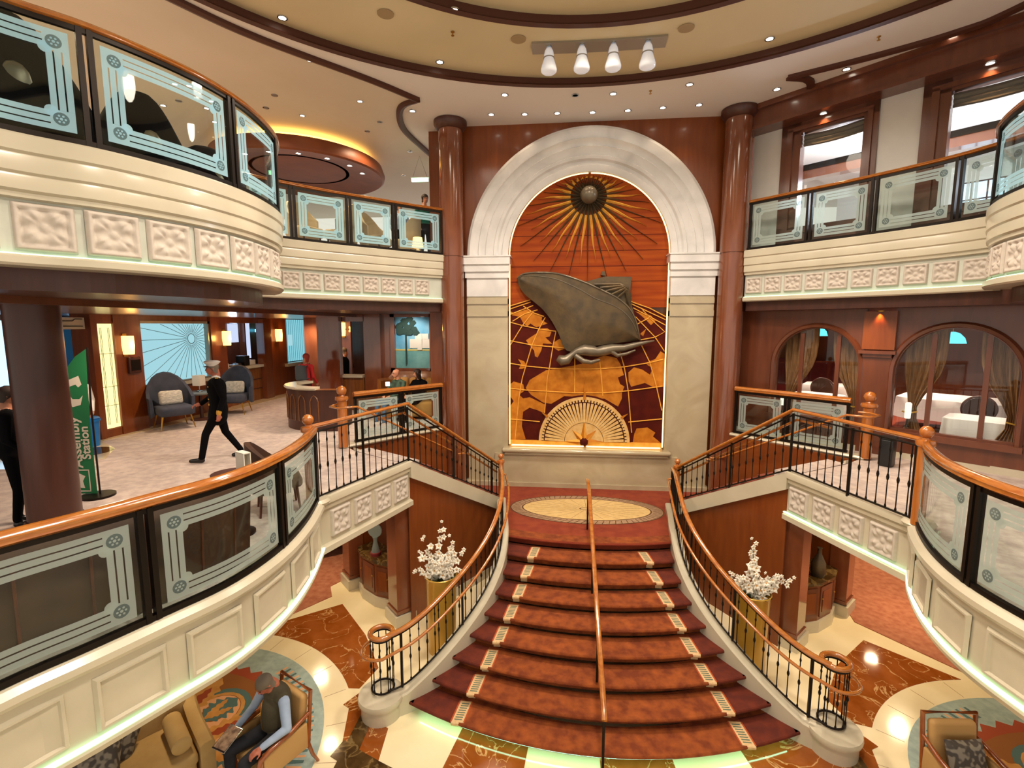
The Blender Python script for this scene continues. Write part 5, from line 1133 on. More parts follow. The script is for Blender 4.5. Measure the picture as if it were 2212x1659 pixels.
m = MB(); m.sweep(Path([(-5.5, 10.5), (-6.15, 10.5), (-6.6, 10.75), (-6.8, 11.15), (-6.7, 11.6)], -1), 0, 2.0, [(0, 2.95), (0, 3.7), (-.1, 3.75), (-.2, 3.4), (-.6, 3.4), (-.6, 2.95)]); m.build('upholstery', 'brown_fabric', t, 40)
# wing chairs and table by the frosted window
def wing_chair(x, y, th, label):
    M = L2W(x, y, Z1, th) @ Matrix.Scale(1.12, 4); t = thing('wing_chair', label, 'armchair', (x, y, Z1), 'slate wing chairs by the window')
    m = LB(M); m.rbox((0, -.02, .38), (.62, .6, .2), .07); m.build('seat', 'slate_fabric', t, 40)
    m = LB(M); rg = []
    for i in range(13):
        a = -.25+PI*1.16*i/12-.0; c = (.36*math.cos(a), .08+.34*math.sin(a)); hgt = .62+.5*max(0, math.sin(a))**1.2; rg.append([Vector((c[0]*.92, c[1]*.9, .3)), Vector((c[0]*1.0, c[1]*1.05, hgt)), Vector((c[0]*1.16, c[1]*1.2, hgt+.02)), Vector((c[0]*1.12, c[1]*1.12, .25))])
    m.loft(rg); m.build('wing_back', 'slate_fabric', t, 60)
    m = LB(M); m.rbox((0, .12, .62), (.42, .14, .3), .06, 0, -.2); m.build('cushion', 'stripe_fabric', t, 40)
    for sx in (-1, 1):
        for sy in (-1, 1):
            m = LB(M); m.tube([(sx*.24, sy*.22, .3), (sx*.3, sy*.28, .0)], [.018, .01], 6); m.build('leg', 'brass', t, 40)
wing_chair(-9.45, 10.3, .95, 'slate blue winged armchair with striped cushion left of the round table')
wing_chair(-9.3, 12.2, .3, 'slate blue winged armchair half hidden behind the walking officer')
t = thing('round_table', 'small round grey table between the two slate armchairs', 'table', (-9.55, 11.3, Z1))
m = MB(); m.lathe([(.4, .66), (.42, .68), (.42, .7), (.4, .71), (0, .71)], (-9.55, 11.3, Z1), 28); m.build('table_top', 'slate_top', t, 40)
m = MB(); m.lathe([(.25, 0), (.25, .02), (.04, .05), (.035, .66)], (-9.55, 11.3, Z1), 16); m.build('pedestal', 'wood_dark', t, 40)
t = thing('table_lamp', 'small pale cordless lamp with square shade on the round lounge table', 'lamp', (-9.6, 11.35, Z1+.71))
m = MB(); m.box(-9.7, -9.5, 11.25, 11.45, Z1+.86, Z1+1.12); m.build('lamp_shade', 'white_paint', t, 0); m = MB(); m.lathe([(.08, 0), (.08, .02), (.015, .03), (.015, .16)], (-9.6, 11.35, Z1+.71), 12); m.build('base', 'chrome', t, 0)
# brown armchairs and menu behind the middle rail
def low_chair(x, y, th, label, mt='brown_fabric', z=Z1, wood_='wood_dark'):
    M = L2W(x, y, z, th); t = thing('tub_chair', label, 'chair', (x, y, z), 'brown tub chairs behind the glass rail')
    m = LB(M); m.rbox((0, 0, .4), (.56, .54, .14), .05); m.build('seat', mt, t, 40)
    m = LB(M); rg = []
    for i in range(13):
        a = -.35+(PI+.7)*i/12; c = (.33*math.cos(a), .0+.31*math.sin(a)); hh = .62+.3*max(0, math.sin(a)); rg.append([Vector((c[0]*.9, c[1]*.9, .32)), Vector((c[0]*.95, c[1]*.95, hh)), Vector((c[0]*1.12, c[1]*1.15, hh)), Vector((c[0]*1.08, c[1]*1.1, .3))])
    m.loft(rg); m.build('curved_back', mt, t, 50)
    for sx in (-1, 1):
        for sy in (-1, 1): m = LB(M); m.tube([(sx*.2, sy*.2, .33), (sx*.23, sy*.23, 0)], [.02, .014], 6); m.build('leg', wood_, t, 40)
low_chair(-4.15, 5.75, 2.2, 'brown tub chair nearest the left corner newel behind the glass')
t = thing('cafe_table', 'low dark round table behind the lower left glass rail', 'table', (-4.2, 4.98, Z1))
m = MB(); m.lathe([(.2, .68), (.22, .7), (.22, .72), (0, .72)], (-4.2, 4.98, Z1), 24); m.build('table_top', 'wood_dark', t, 40); m = MB(); m.lathe([(.2, 0), (.2, .02), (.03, .05), (.03, .68)], (-4.2, 4.98, Z1), 16); m.build('pedestal', 'iron', t, 40)
m = LB(L2W(-4.06, 4.98, Z1+.72, -.5)); m.box(-.09, .09, -.04, -.03, 0, .24); m.box(-.09, .09, .03, .04, 0, .24); m.box(-.09, .09, -.04, .04, .235, .245); tag(m.build('menu_card', 'white_paint', None, 0), 'white tent menu card standing just above the lower left handrail', 'menu')
t = thing('curved_sofa', 'long dark brown curved sofa back behind the lower left glass panels', 'sofa', tuple(MIDL.P(2.4, -.7, Z1)))
m = MB(); m.sweep(MIDL, .3, a2-.12, [(-.3, 2.95), (-.24, 3.72), (-.32, 3.8), (-.42, 3.72), (-.46, 3.35), (-.85, 3.35), (-.88, 2.95)]); m.build('upholstery', 'brown_fabric', t, 50)
m = MB()
for i in range(8): q = .6+.42*i; m.tube([MIDL.P(q, -.285, 3.0), MIDL.P(q, -.26, 3.4), MIDL.P(q, -.24, 3.7)], .012, 5)
m.build('seam', 'rust_fabric', t, 50)
# feather flag
t = thing('feather_flag', 'green feather flag with white lettering and symbols beside the dark column', 'flag', (-7.0, 5.95, Z1))
fx = Vector((1, .12, 0)).normalized(); F0 = Vector((-7.0, 5.95, 0))
def FP(u, z, o=0): return (F0.x+fx.x*u-o*(-.12)*0, F0.y+fx.y*u-o, z)
edge_ = [(-.38, 2.97), (-.38, 3.6), (-.365, 4.1), (-.31, 4.45), (-.2, 4.7), (-.05, 4.88), (.1, 4.98), (.07, 4.5), (.05, 3.9), (.05, 2.97)]
m = MB(); n = len(edge_); m.add([FP(u, z, .004) for u, z in edge_]+[FP(u, z, -.004) for u, z in edge_], [tuple(range(n)), tuple(range(n, 2*n))[::-1]]+[(i, n+i, n+(i+1) % n, (i+1) % n) for i in range(n)]); m.build('flag_cloth', 'flag_green', t, 0)
m = MB(); m.tube([FP(.09, 2.96), FP(.09, 4.2), FP(.12, 5.0)], .012, 6); m.build('flag_pole', 'iron', t, 30); m = MB(); m.lathe([(.2, 0), (.2, .03), (.05, .04), (0, .04)], (-6.93, 5.95, Z1), 20); m.build('flag_base', 'iron', t, 30)
def text(s, size, u, z, name, parent, rot):
    cu = bpy.data.curves.new(name, 'FONT'); cu.body = s; cu.size = size; cu.extrude = .001; cu.align_x = 'LEFT'; cu.offset = .004
    o = bpy.data.objects.new(name, cu); COL.objects.link(o); p = FP(u, z, .008)
    R_ = Matrix((fx, Vector((0, 0, 1)), fx.cross(Vector((0, 0, 1))))).transposed().to_4x4()
    o.matrix_world = Matrix.Translation(p) @ R_ @ Matrix.Rotation(rot, 4, 'Z')
    dg = bpy.context.evaluated_depsgraph_get(); me = bpy.data.meshes.new_from_object(o.evaluated_get(dg)); mw = o.matrix_world.copy(); bpy.data.objects.remove(o)
    me.transform(mw); me.materials.clear(); me.materials.append(MAT['flag_white']); ob = bpy.data.objects.new(name, me); COL.objects.link(ob); par(ob, parent)
text('Assembly', .185, -.1, 3.34, 'lettering', t, PI/2); text('Station', .165, .02, 3.46, 'lettering', t, PI/2)
m = MB()
def sym(pts): n = len(pts); m.add([FP(u, z, .007) for u, z in pts], [tuple(range(n))])
sym([(-.2, 4.55), (-.03, 4.62), (.0, 4.5), (-.05, 4.46), (-.08, 4.5), (-.17, 4.47)]); sym([(-.25, 4.3), (-.19, 4.38), (-.14, 4.3), (-.05, 4.3), (.0, 4.35), (-.04, 4.22), (-.15, 4.19)])
for a_, b_, c_, d_ in ((-.3, -.02, 3.3, 3.315), (-.3, -.02, 3.0, 3.015), (-.3, -.285, 3.0, 3.315), (-.035, -.02, 3.0, 3.315)): sym([(a_, c_), (b_, c_), (b_, d_), (a_, d_)])
sym([(-.22, 3.06), (-.1, 3.05), (-.12, 3.15), (-.08, 3.22), (-.16, 3.26), (-.2, 3.18)]); m.build('white_symbol', 'flag_white', t, 0)
t = thing('bin', 'blue plastic bin beside the pillar behind the green flag', 'bin', (-10.4, 9.0, Z1)); m = MB(); m.lathe([(.17, 0), (.2, .55), (.21, .56), (.18, .58), (0, .6)], (-9.75, 8.5, Z1), 16); m.build('bin_body', 'blue_plastic', t, 40); m = MB(); m.lathe([(.215, .5), (.215, .54), (.2, .54)], (-9.75, 8.5, Z1), 16); m.build('bin_rim', 'blue_plastic', t, 40)
t = thing('waste_bin', 'small black waste bin behind the right timber newel post', 'bin', (4.98, 8.55, Z1)); m = MB(); m.rbox((4.98, 8.6, Z1+.24), (.2, .2, .46), .03, .7); m.build('bin_body', 'black_plastic', t, 40); m = MB(); m.rbox((4.98, 8.6, Z1+.49), (.22, .22, .05), .02, .7); m.build('bin_lid', 'black_plastic', t, 40)
m = MB(); m.box(-8.2, -7.0, 7.2, 7.6, 5.45, 5.52); 
t = thing('air_vent', 'cream moulded panel above the doorway left of the lit glass panel', 'panel', (-9.9, 8.6, 5.2)); m = MB(); m.box(-10.15, -10.05, 8.15, 8.95, 5.22, 5.45); m.build('panel_board', 'cream_marble', t, 0)
m = MB(); m.tube([(-10.04, 8.2, 5.38), (-10.04, 8.7, 5.38), (-10.04, 8.75, 5.42), (-10.04, 8.9, 5.42)], .008, 4); m.tube([(-10.04, 8.4, 5.28), (-10.04, 8.9, 5.28)], .008, 4); m.build('panel_line', 'iron', t, 0)
# sconce light on the right wall pier
q = WP(2.58, .12, 5.5); lamp('SPOT', 'pier_light', tuple(q), 22, 'FFB070', .03, tuple(WP(2.58, .02, 4.6)), 75, .5)
t = thing('wall_downlight', 'small recessed wall light washing the timber pier between the arches', 'wall lamp', tuple(WP(2.58, .1, 5.55)))
m = MB(); qq = WP(2.58, .1, 5.56); m.lathe([(.06, 0), (.06, -.02), (.04, -.02), (.04, -.01), (0, -.01)], tuple(qq), 16); m.build('fitting', 'brass', t, 30)
for s in (1.45, 3.7): q = WP(s, .22, 9.2); lamp('SPOT', 'beam_light', tuple(q), 15, 'FFC080', .03, tuple(WP(s, .08, 8.6)), 90, .6)
# ------------------------------------------------------------ ornate inset rugs
def rug(c, sx, label):
    t = thing('rug', label, 'rug', (c[0], c[1], 0))
    def disc(r, z, mt, name, cc=c, n=48, r0=0, sq=1):
        m = MB()
        if r0: m.add([(cc[0]+q*math.cos(2*PI*i/n), cc[1]+q*math.sin(2*PI*i/n), z) for q in (r0, r) for i in range(n)], [(i, (i+1) % n, n+(i+1) % n, n+i) for i in range(n)])
        else: m.add([(cc[0]+r*math.cos(2*PI*i/n), cc[1]+r*math.sin(2*PI*i/n), z) for i in range(n)], [tuple(range(n))])
        return m.build(name, mt, t, 0)
    m = MB(); m.lathe([(2.25, 0), (2.25, .008), (0, .008)], (c[0], c[1], 0), 96); m.build('rug_border', 'rug_blue', t, 0)
    m = MB(); N = 44; pts = []
    for i in range(N*2): r = 1.86 if i % 2 else 1.76; a = 2*PI*i/(2*N); pts.append((c[0]+r*math.cos(a), c[1]+r*math.sin(a)))
    m.prism(pts, .008, .0095); m.build('rust_band', 'rug_rust', t, 0); disc(1.66, .0105, 'rug_brown', 'rug_field')
    for mt, off, w, nm in (('rug_teal', 0, .03, 'teal_dash'), ('rug_peach', .5, .022, 'peach_dash')):
        m = MB()
        for i in range(84):
            a = 2*PI*(i+off)/84
            if math.sin(a*2.5+1) < -.6: continue
            r0, r1 = 1.93, 2.12; ca, sa = math.cos(a), math.sin(a)
            m.add([(c[0]+r*ca-s*w*sa, c[1]+r*sa+s*w*ca, .0098) for r, s in ((r0, -1), (r1, -.6), (r1, .6), (r0, 1))], [(0, 1, 2, 3)])
        m.build(nm, mt, t, 0)
    random.seed(5)
    G, T, Pch, B = MB(), MB(), MB(), MB()
    def scallop(mb, cx, cy, r, r2, a0, z, n=20):
        pts = [(cx+r*math.cos(a0+2*PI*i/n), cy+r*math.sin(a0+2*PI*i/n), z) for i in range(n)]
        mb.add(pts+[(cx+r2*math.cos(a0+2*PI*i/n), cy+r2*math.sin(a0+2*PI*i/n), z) for i in range(n)], [(i, (i+1) % n, n+(i+1) % n, n+i) for i in range(n)])
    def leaf(mb, cx, cy, a, L, w, z, lobes=5):
        n = 30; pts = []
        for i in range(n+1):
            f = i/n; ww = w*math.sin(PI*f)**.7*(1+.22*math.sin(f*lobes*2*PI)); pts.append((cx+L*f*math.cos(a)-ww*math.sin(a), cy+L*f*math.sin(a)+ww*math.cos(a), z))
        q = [(cx+L*f*math.cos(a)+w*math.sin(PI*f)**.7*(1+.22*math.sin(f*lobes*2*PI))*math.sin(a), cy+L*f*math.sin(a)-w*math.sin(PI*f)**.7*(1+.22*math.sin(f*lobes*2*PI))*math.cos(a), z) for f in [i/n for i in range(n+1)]]
        N_ = n+1; mb.add(pts+q, [(i, i+1, N_+i+1, N_+i) for i in range(n)])
    for k in range(8):
        a = 2*PI*k/8+.3; cx, cy = c[0]+1.05*math.cos(a), c[1]+1.05*math.sin(a)
        scallop(T, cx, cy, .44, .36, 0, .0125); scallop(G, cx, cy, .36, .31, 0, .013); scallop(Pch, cx, cy, .30, .18, 0, .0135); leaf(T, cx-.2*math.cos(a), cy-.2*math.sin(a), a, .5, .2, .0142); leaf(G, cx-.15*math.cos(a), cy-.15*math.sin(a), a+.25, .38, .05, .0152); leaf(G, cx-.15*math.cos(a), cy-.15*math.sin(a), a-.35, .34, .05, .0156)
        b = a+PI/8; leaf(G, c[0]+.75*math.cos(b), c[1]+.75*math.sin(b), b, .8, .17, .0146, 6); leaf(B, c[0]+.85*math.cos(b), c[1]+.85*math.sin(b), b, .5, .07, .0158)
        cx, cy = c[0]+.5*math.cos(b), c[1]+.5*math.sin(b); scallop(T, cx, cy, .3, .25, 0, .0128); scallop(Pch, cx, cy, .25, .15, 0, .0138); scallop(G, cx, cy, .12, .05, 0, .014)
    G.build('gold_pattern', 'rug_gold', t, 0); T.build('teal_pattern', 'rug_teal', t, 0); Pch.build('peach_pattern', 'rug_peach', t, 0); B.build('rust_pattern', 'rug_rust', t, 0)
rug(LRUG, 1, 'round ornate inset rug with teal and gold leaf pattern, lower left'); rug(RRUG, -1, 'round ornate inset rug cut by the lower right corner of the picture')
# ------------------------------------------------------------ lower lounge furniture (local frames face -Y)
def armchair(x, y, th, label, z=0):
    M = L2W(x, y, z, th); t = thing('armchair', label, 'armchair', (x, y, z))
    m = LB(M); m.rbox((0, -.02, .38), (.54, .56, .16), .05); m.build('seat', 'chair_fabric', t, 40)
    m = LB(M); m.rbox((0, .27, .68), (.5, .1, .5), .045, 0, -.12); m.build('backrest', 'chair_fabric', t, 40)
    m = LB(M)
    m.tube([(-.29, .27, .3), (-.29, .34, .98), (.29, .34, .98), (.29, .27, .3)], .025, 8); m.build('back_frame', 'wood_chair', t, 40)
    for s in (-1, 1):
        m = LB(M); m.tube([(s*.29, .3, .72), (s*.31, .05, .66), (s*.31, -.2, .63), (s*.3, -.3, .58), (s*.29, -.33, .5)], [.022, .028, .03, .028, .022], 8); m.build('arm', 'wood_chair', t, 50)
        m = LB(M); m.rbox((s*.285, .0, .46), (.05, .54, .32), .02); m.build('side_panel', 'chair_fabric', t, 40)
        m = LB(M); m.tube([(s*.29, -.3, .55), (s*.28, -.29, .25), (s*.27, -.27, 0)], [.026, .024, .016], 8); m.build('leg', 'wood_chair', t, 40)
        m = LB(M); m.tube([(s*.29, .27, .35), (s*.28, .33, .15), (s*.28, .4, 0)], [.026, .022, .016], 8); m.build('leg', 'wood_chair', t, 40)
    return M
def cushion(M, c, size, rx, rz, label, mt='cushion_pattern', name='cushion', group=None, ry=0):
    w, h, d = size; m = LB(M); n = 12; top = []
    R_ = Matrix.Translation(c) @ Matrix.Rotation(rz, 4, 'Z') @ Matrix.Rotation(rx, 4, 'X') @ Matrix.Rotation(ry, 4, 'Y')
    for s in (1, -1):
        vs = []
        for j in range(n+1):
            for i in range(n+1):
                u, v = i/n*2-1, j/n*2-1; k = (1-u**4)*(1-v**4); pinch = 1-.06*(1-abs(u))*(abs(v)**2)-.06*(1-abs(v))*(abs(u)**2)
                vs.append(R_ @ Vector((u*w/2*pinch, s*d/2*max(k, 0)**.45, v*h/2*pinch)))
        m.add(vs, [(j*(n+1)+i, j*(n+1)+i+1, (j+1)*(n+1)+i+1, (j+1)*(n+1)+i) for j in range(n) for i in range(n)])
    o = m.build(name, mt, None, 60); return tag(o, label, 'cushion', group)
CH = armchair(-3.87, 4.88, -.478, 'timber-framed tan armchair in which the man in the vest sits')
CR = armchair(3.88, 5.1, .07, 'timber-framed tan armchair holding a dark cushion, lower right corner')
cushion(CR, (0.02, .1, .62), (.42, .4, .15), -.35, .05, 'dark grey patterned cushion on the lower right armchair')
SM = L2W(-5.45, 4.05, 0, .9); t = thing('sofa', 'long tan upholstered sofa under the lower left balcony', 'sofa', (-5.45, 4.05, 0))
m = LB(SM); m.rbox((0, 0, .3), (1.9, .8, .3), .06); m.build('sofa_base', 'sofa_fabric', t, 40)
m = LB(SM); m.rbox((0, .42, .58), (2.1, .22, .56), .09, 0, -.1); m.build('backrest', 'sofa_fabric', t, 40)
for s in (-1, 1):
    m = LB(SM); m.rbox((s*.5, -.03, .45), (.94, .74, .14), .05); m.build('seat_cushion', 'sofa_fabric', t, 40)
    m = LB(SM); rg = []
    for i in range(11):
        y = -.42+.95*i/10; zt = .62+.2*max(0, (i-5)/5)**1.5; rg.append([Vector((s*.98, y, .1)), Vector((s*.98, y, zt-.03)), Vector((s*1.02, y, zt)), Vector((s*1.1, y, zt)), Vector((s*1.13, y, zt-.04)), Vector((s*1.12, y, .1))])
    m.loft(rg); m.build('arm', 'sofa_fabric', t, 50)
m = LB(SM)
for sx in (-1, 1):
    for sy in (-1, 1): m.tube([(sx*.95, sy*.34, .16), (sx*.96, sy*.35, 0)], [.03, .02], 8)
m.build('foot', 'wood_chair', t, 30)
m = LB(SM); m.tube([(.84, -.3, .62), (.84, -.28, .62), (.84, .22, .63), (.84, .24, .63)], [.07, .1, .1, .07], 20); tag(m.build('bolster', 'sofa_fabric', None, 50), 'tan cylindrical bolster against the near arm of the sofa', 'cushion')
cushion(SM, (.32, .2, .72), (.46, .44, .16), -.3, .25, 'dark grey patterned cushion on the sofa, nearer the balcony front', group='patterned sofa cushions', ry=.5)
cushion(SM, (.12, .02, .68), (.46, .44, .16), -.5, -.1, 'dark grey patterned cushion on the sofa, leaning in front of the other', group='patterned sofa cushions', ry=.15)
# ------------------------------------------------------------ tall vases with orchids
def petal(mb, c, d, up, L, w):
    d = Vector(d).normalized(); s = d.cross(up).normalized(); n = s.cross(d).normalized(); c = Vector(c)
    vs = [c, c+d*L*.4+s*w+n*.008, c+d*L+n*.004, c+d*L*.4-s*w+n*.008, c+d*L*.5+n*.018]
    mb.add(vs, [(0, 1, 4), (1, 2, 4), (2, 3, 4), (3, 0, 4)])
for sx, x, y, w in ((-1, -2.42, 7.29, 'left'), (1, 2.4, 7.25, 'right')):
    t = thing('vase', 'tall golden cylindrical vase on the marble floor %s of the staircase' % w, 'vase', (x, y, 0))
    m = MB(); m.lathe([(0, 0), (.22, 0), (.225, .02), (.235, .7), (.25, 1.27), (.265, 1.3), (.255, 1.31), (.235, 1.27), (.22, 1.15), (0, 1.15)], (x, y, 0), 32); m.build('vase_body', 'vase_gold', t, 50)
    t = thing('orchid_arrangement', 'spray of white orchids with dark leaves in the %s golden vase' % w, 'flowers', (x, y, 1.2))
    random.seed(11 if sx < 0 else 23)
    m = MB()
    for i in range(26):
        a = random.uniform(0, 2*PI); b = random.uniform(.2, .9); r = .1; petal(m, (x+r*math.cos(a)*.5, y+r*math.sin(a)*.5, 1.17), (math.cos(a)*b, math.sin(a)*b, .35), Vector((0, 0, 1)), random.uniform(.18, .28), .045)
    m.build('leaves', 'leaf_green', t, 0)
    ms, mp, mbk = MB(), MB(), MB()
    stems = [(0, .05, .62), (-.38, .0, .35), (.38, .0, .42), (-.22, -.1, .5), (.22, -.12, .52), (-.4, -.05, .12), (.12, -.15, .4), (-.1, -.1, .3), (.3, -.1, .2)] if sx < 0 else [(-.08, 0, .62), (-.05, -.05, .5), (-.36, 0, .28), (.42, -.05, .3), (.52, 0, .26), (.3, -.1, .35), (-.22, -.1, .3), (.05, -.12, .35), (.2, -.12, .15)]
    for dx, dy, dz in stems:
        pts = []; n = 12
        for i in range(n+1):
            f = i/n; pts.append(Vector((x+dx*f**1.2, y+dy*f, 1.2+dz*1.2*(1.35*f-.35*f*f*f*(1 if dz < .5 else .2)))))
        ms.tube(pts, .005, 5)
        for i in range(3, n+1):
            for _ in range(1):
                c = pts[i]+Vector((random.uniform(-.06, .06), random.uniform(-.05, .03), random.uniform(-.05, .05))); sz = .085*(1-.6*(i/n)**3); f0 = Vector((random.uniform(-.5, .5), -1, random.uniform(-.1, .7))).normalized(); s = f0.cross(Vector((0, 0, 1))).normalized(); u = s.cross(f0)
                for k in range(5):
                    a = 2*PI*k/5+.3; petal(mp, c, s*math.cos(a)+u*math.sin(a)+f0*.25, f0, sz, sz*.42)
                mbk.sph(c+f0*.012, sz*.13, 6)
    ms.build('stem', 'stem_brown', t, 30); mp.build('blossom', 'petal', t, 0); mbk.build('blossom_centre', 'gold_inlay', t, 40)
# ------------------------------------------------------------ lower cabinets
for sx, w in ((-1, 'left'), (1, 'right')):
    t = thing('cabinet', 'bow-fronted timber cabinet between the pilasters, lower %s' % w, 'cabinet', (sx*4.1, 8.75, 0))
    A = Vector((sx*3.62, 8.28)); B = Vector((sx*4.5, 8.92)); Mx = (A+B)/2; nn = Vector((-(B-A).y, (B-A).x)).normalized(); nn = nn if nn.y > 0 else -nn
    pts = [A, A*.7+B*.3-nn*.12, A*.3+B*.7-nn*.12, B, B+nn*.42, A+nn*.42]
    def off(k): return [(p.x-nn.x*k*(1 if i < 4 else 0), p.y-nn.y*k*(1 if i < 4 else 0)) for i, p in enumerate(pts)]
    m = MB(); m.prism(off(.0), .2, .86); m.build('cabinet_body', 'wood_wall', t, 0)
    m = MB(); m.prism(off(.04), 0, .2); m.build('plinth', 'cream_marble', t, 0)
    m = MB(); m.prism(off(.04), .86, .91); m.build('cabinet_top', 'brown_marble', t, 0)
    for i in range(3):
        a, b = Vector(off(.006)[i]), Vector(off(.006)[i+1]); u = (b-a); c_ = (a+b)/2
        m = MB(); m.ob((c_.x, c_.y, .53), (u.length*.82, .02, .54), math.atan2(u.y, u.x)); d_ = m.build('door', 'wood_brown', t, 0)
        m = MB(); m.ob((c_.x-nn.x*.012, c_.y-nn.y*.012, .53), (u.length*.55, .012, .38), math.atan2(u.y, u.x)); m.build('door_panel', 'wood_wall', d_, 0)
        m = MB(); k_ = a+u*.15-nn*.03; m.sph((k_.x, k_.y, .6), .014, 8); m.build('knob', 'brass', d_, 40)
    m = MB(); q0, q1 = A+nn*.43, B+nn*.43; vquad(m, q0, q1, .0, .0, 2.3, 2.3); m.build('niche_back', 'wood_brown', t, 0)
for sx, w in ((-1, 'left'), (1, 'right')):
    t = thing('trophy' if sx < 0 else 'ornament', 'clear crystal trophy with round engraved disc on the left cabinet' if sx < 0 else 'dark bottle-shaped ornament on the right cabinet', 'trophy' if sx < 0 else 'ornament', (sx*4.03, 8.6, .91))
    x, y = sx*4.03, 8.6
    if sx < 0:
        m = MB(); m.lathe([(.1, 0), (.1, .06), (.09, .07), (0, .07)], (x, y, .91), 24); m.build('red_base', 'red_seat', t, 40)
        m = MB(); m.lathe([(.085, .07), (.07, .1), (.04, .25), (.035, .3), (.05, .36), (0, .37)], (x, y, .91), 20); m.build('crystal_stem', 'crystal', t, 60)
        m = MB(); m.lathe([(0, -.02), (.13, -.02), (.14, 0), (.13, .02), (0, .02)], (0, 0, 0), 28, Matrix.Translation((x, y, 1.4)) @ Matrix.Rotation(PI/2, 4, 'X') @ Matrix.Rotation(.0, 4, 'Y')); m.build('engraved_disc', 'crystal', t, 60)
    else:
        m = MB(); m.lathe([(.09, 0), (.12, .08), (.11, .25), (.04, .4), (.035, .5), (.05, .52), (0, .53)], (x, y, .91), 24); m.build('body', 'bronze', t, 60)
for sx, w in ((-1, 'left'), (1, 'right')):
    pass
m = MB(); random.seed(3)
t = thing('club_chair', 'dark timber-armed chair half hidden under the left balcony corner', 'chair', (-5.85, 10.2, 0)); m = LB(L2W(-5.85, 10.3, 0, .6)); m.rbox((0, 0, .4), (.6, .6, .2), .06); m.rbox((0, .28, .65), (.6, .14, .6), .06); m.build('seat', 'brown_fabric', t, 40)
for s in (-1, 1): m = LB(L2W(-5.85, 10.3, 0, .6)); m.tube([(s*.32, -.28, 0), (s*.32, -.26, .6), (s*.32, .25, .62), (s*.32, .3, 0)], .025, 6); m.build('arm_frame', 'wood_dark', t, 40)
t = thing('timber_console', 'low reddish timber console on the rose carpet under the left balcony', 'console', (-5.2, 11.0, 0)); m = MB(); m.rbox((-5.1, 11.2, .4), (.9, .5, .78), .02, .7); m.build('body', 'wood_brown', t, 30); m = MB(); m.rbox((-5.1, 11.2, .81), (.98, .58, .04), .015, .7); m.build('top', 'wood_wall', t, 30)
# lower right side wall with white skirting
m = MB(); vquad(m, (5.0, 9.6), (6.6, 12.6), .14, .14, 2.3, 2.3, .04); m.build('side_wall', 'wood_wall', wo, 0)
m = MB(); vquad(m, (4.98, 9.55), (6.58, 12.55), 0, 0, .14, .14, -.03); m.build('skirting', 'cream_marble', wo, 0)
# ------------------------------------------------------------ dining rooms
def cloth_table(p, w, d, th, label, z=Z1):
    M = L2W(p[0], p[1], z, th); t = thing('dining_table', label, 'table', (p[0], p[1], z))
    m = LB(M); n = 40; rings = []
    for z_, k in ((.76, .0), (.76, .98), (.75, 1.0), (.55, 1.03), (.3, 1.06)):
        r = []
        for i in range(n):
            a = 2*PI*i/n; ca, sa = math.cos(a), math.sin(a); s = 1/max(abs(ca), abs(sa)) if True else 1; s = min(s, 1.25)
            wv = 1+.025*math.sin(a*11)*(k > 1.01); r.append(Vector((w/2*ca*s*max(k, .01)*wv, d/2*sa*s*max(k, .01)*wv, z_)))
        rings.append(r)
    m.loft(rings, True, False); m.build('tablecloth', 'table_white', t, 50); m = LB(M); m.lathe([(.25, 0), (.25, .02), (.04, .05), (.04, .74)], (0, 0, 0), 12); m.build('pedestal', 'wood_dark', t, 30)
def round_back_chair(p, th, label, z=Z1):
    M = L2W(p[0], p[1], z, th); t = thing('dining_chair', label, 'chair', (p[0], p[1], z)); BK = M @ Matrix.Translation((0, .22, .82)) @ Matrix.Rotation(PI/2-.1, 4, 'X')
    m = LB(BK); m.tube([(.24*math.cos(2*PI*i/28), .24*math.sin(2*PI*i/28), 0) for i in range(28)], .022, 8, True); m.tube([(-.16, -.17, .0), (0, .0, .01), (.16, .17, .0)], .014, 6); m.tube([(.16, -.17, .0), (0, .0, -.01), (-.16, .17, .0)], .014, 6); m.build('back_ring', 'wood_dark', t, 50)
    m = LB(BK); m.lathe([(.22, -.012), (.22, -.018), (0, -.018)], (0, 0, 0), 24); m.build('back_pad', 'brown_fabric', t, 30)
    m = LB(M); m.rbox((0, 0, .44), (.46, .44, .1), .04); m.build('seat', 'brown_fabric', t, 40)
    for sx_ in (-1, 1):
        for sy_ in (-1, 1): m = LB(M); m.tube([(sx_*.18, sy_*.18, .4), (sx_*.2, sy_*.2, 0)], [.02, .014], 6); m.build('leg', 'wood_dark', t, 40)
def behind(s, d): q = WP(s, -d, 0); return (q.x, q.y)
cloth_table(behind(.98, 1.9), 1.0, .8, -.78, 'white-clothed table just inside the first arched window')
cloth_table(behind(.35, 4.3), 1.0, .9, -.6, 'small white-clothed table deeper inside the first arched window')
cloth_table(behind(3.95, .75), .95, .8, -.78, 'near white-clothed table inside the second arched window')
cloth_table(behind(3.1, 3.6), 1.8, 1.4, -.78, 'larger white-clothed table at the back of the second arched window')
round_back_chair(behind(.75, 3.0), 2.5, 'round-backed dark chair inside the first arched window'); round_back_chair(behind(3.75, 1.75), 2.6, 'round-backed dark chair between the tables in the second arched window')
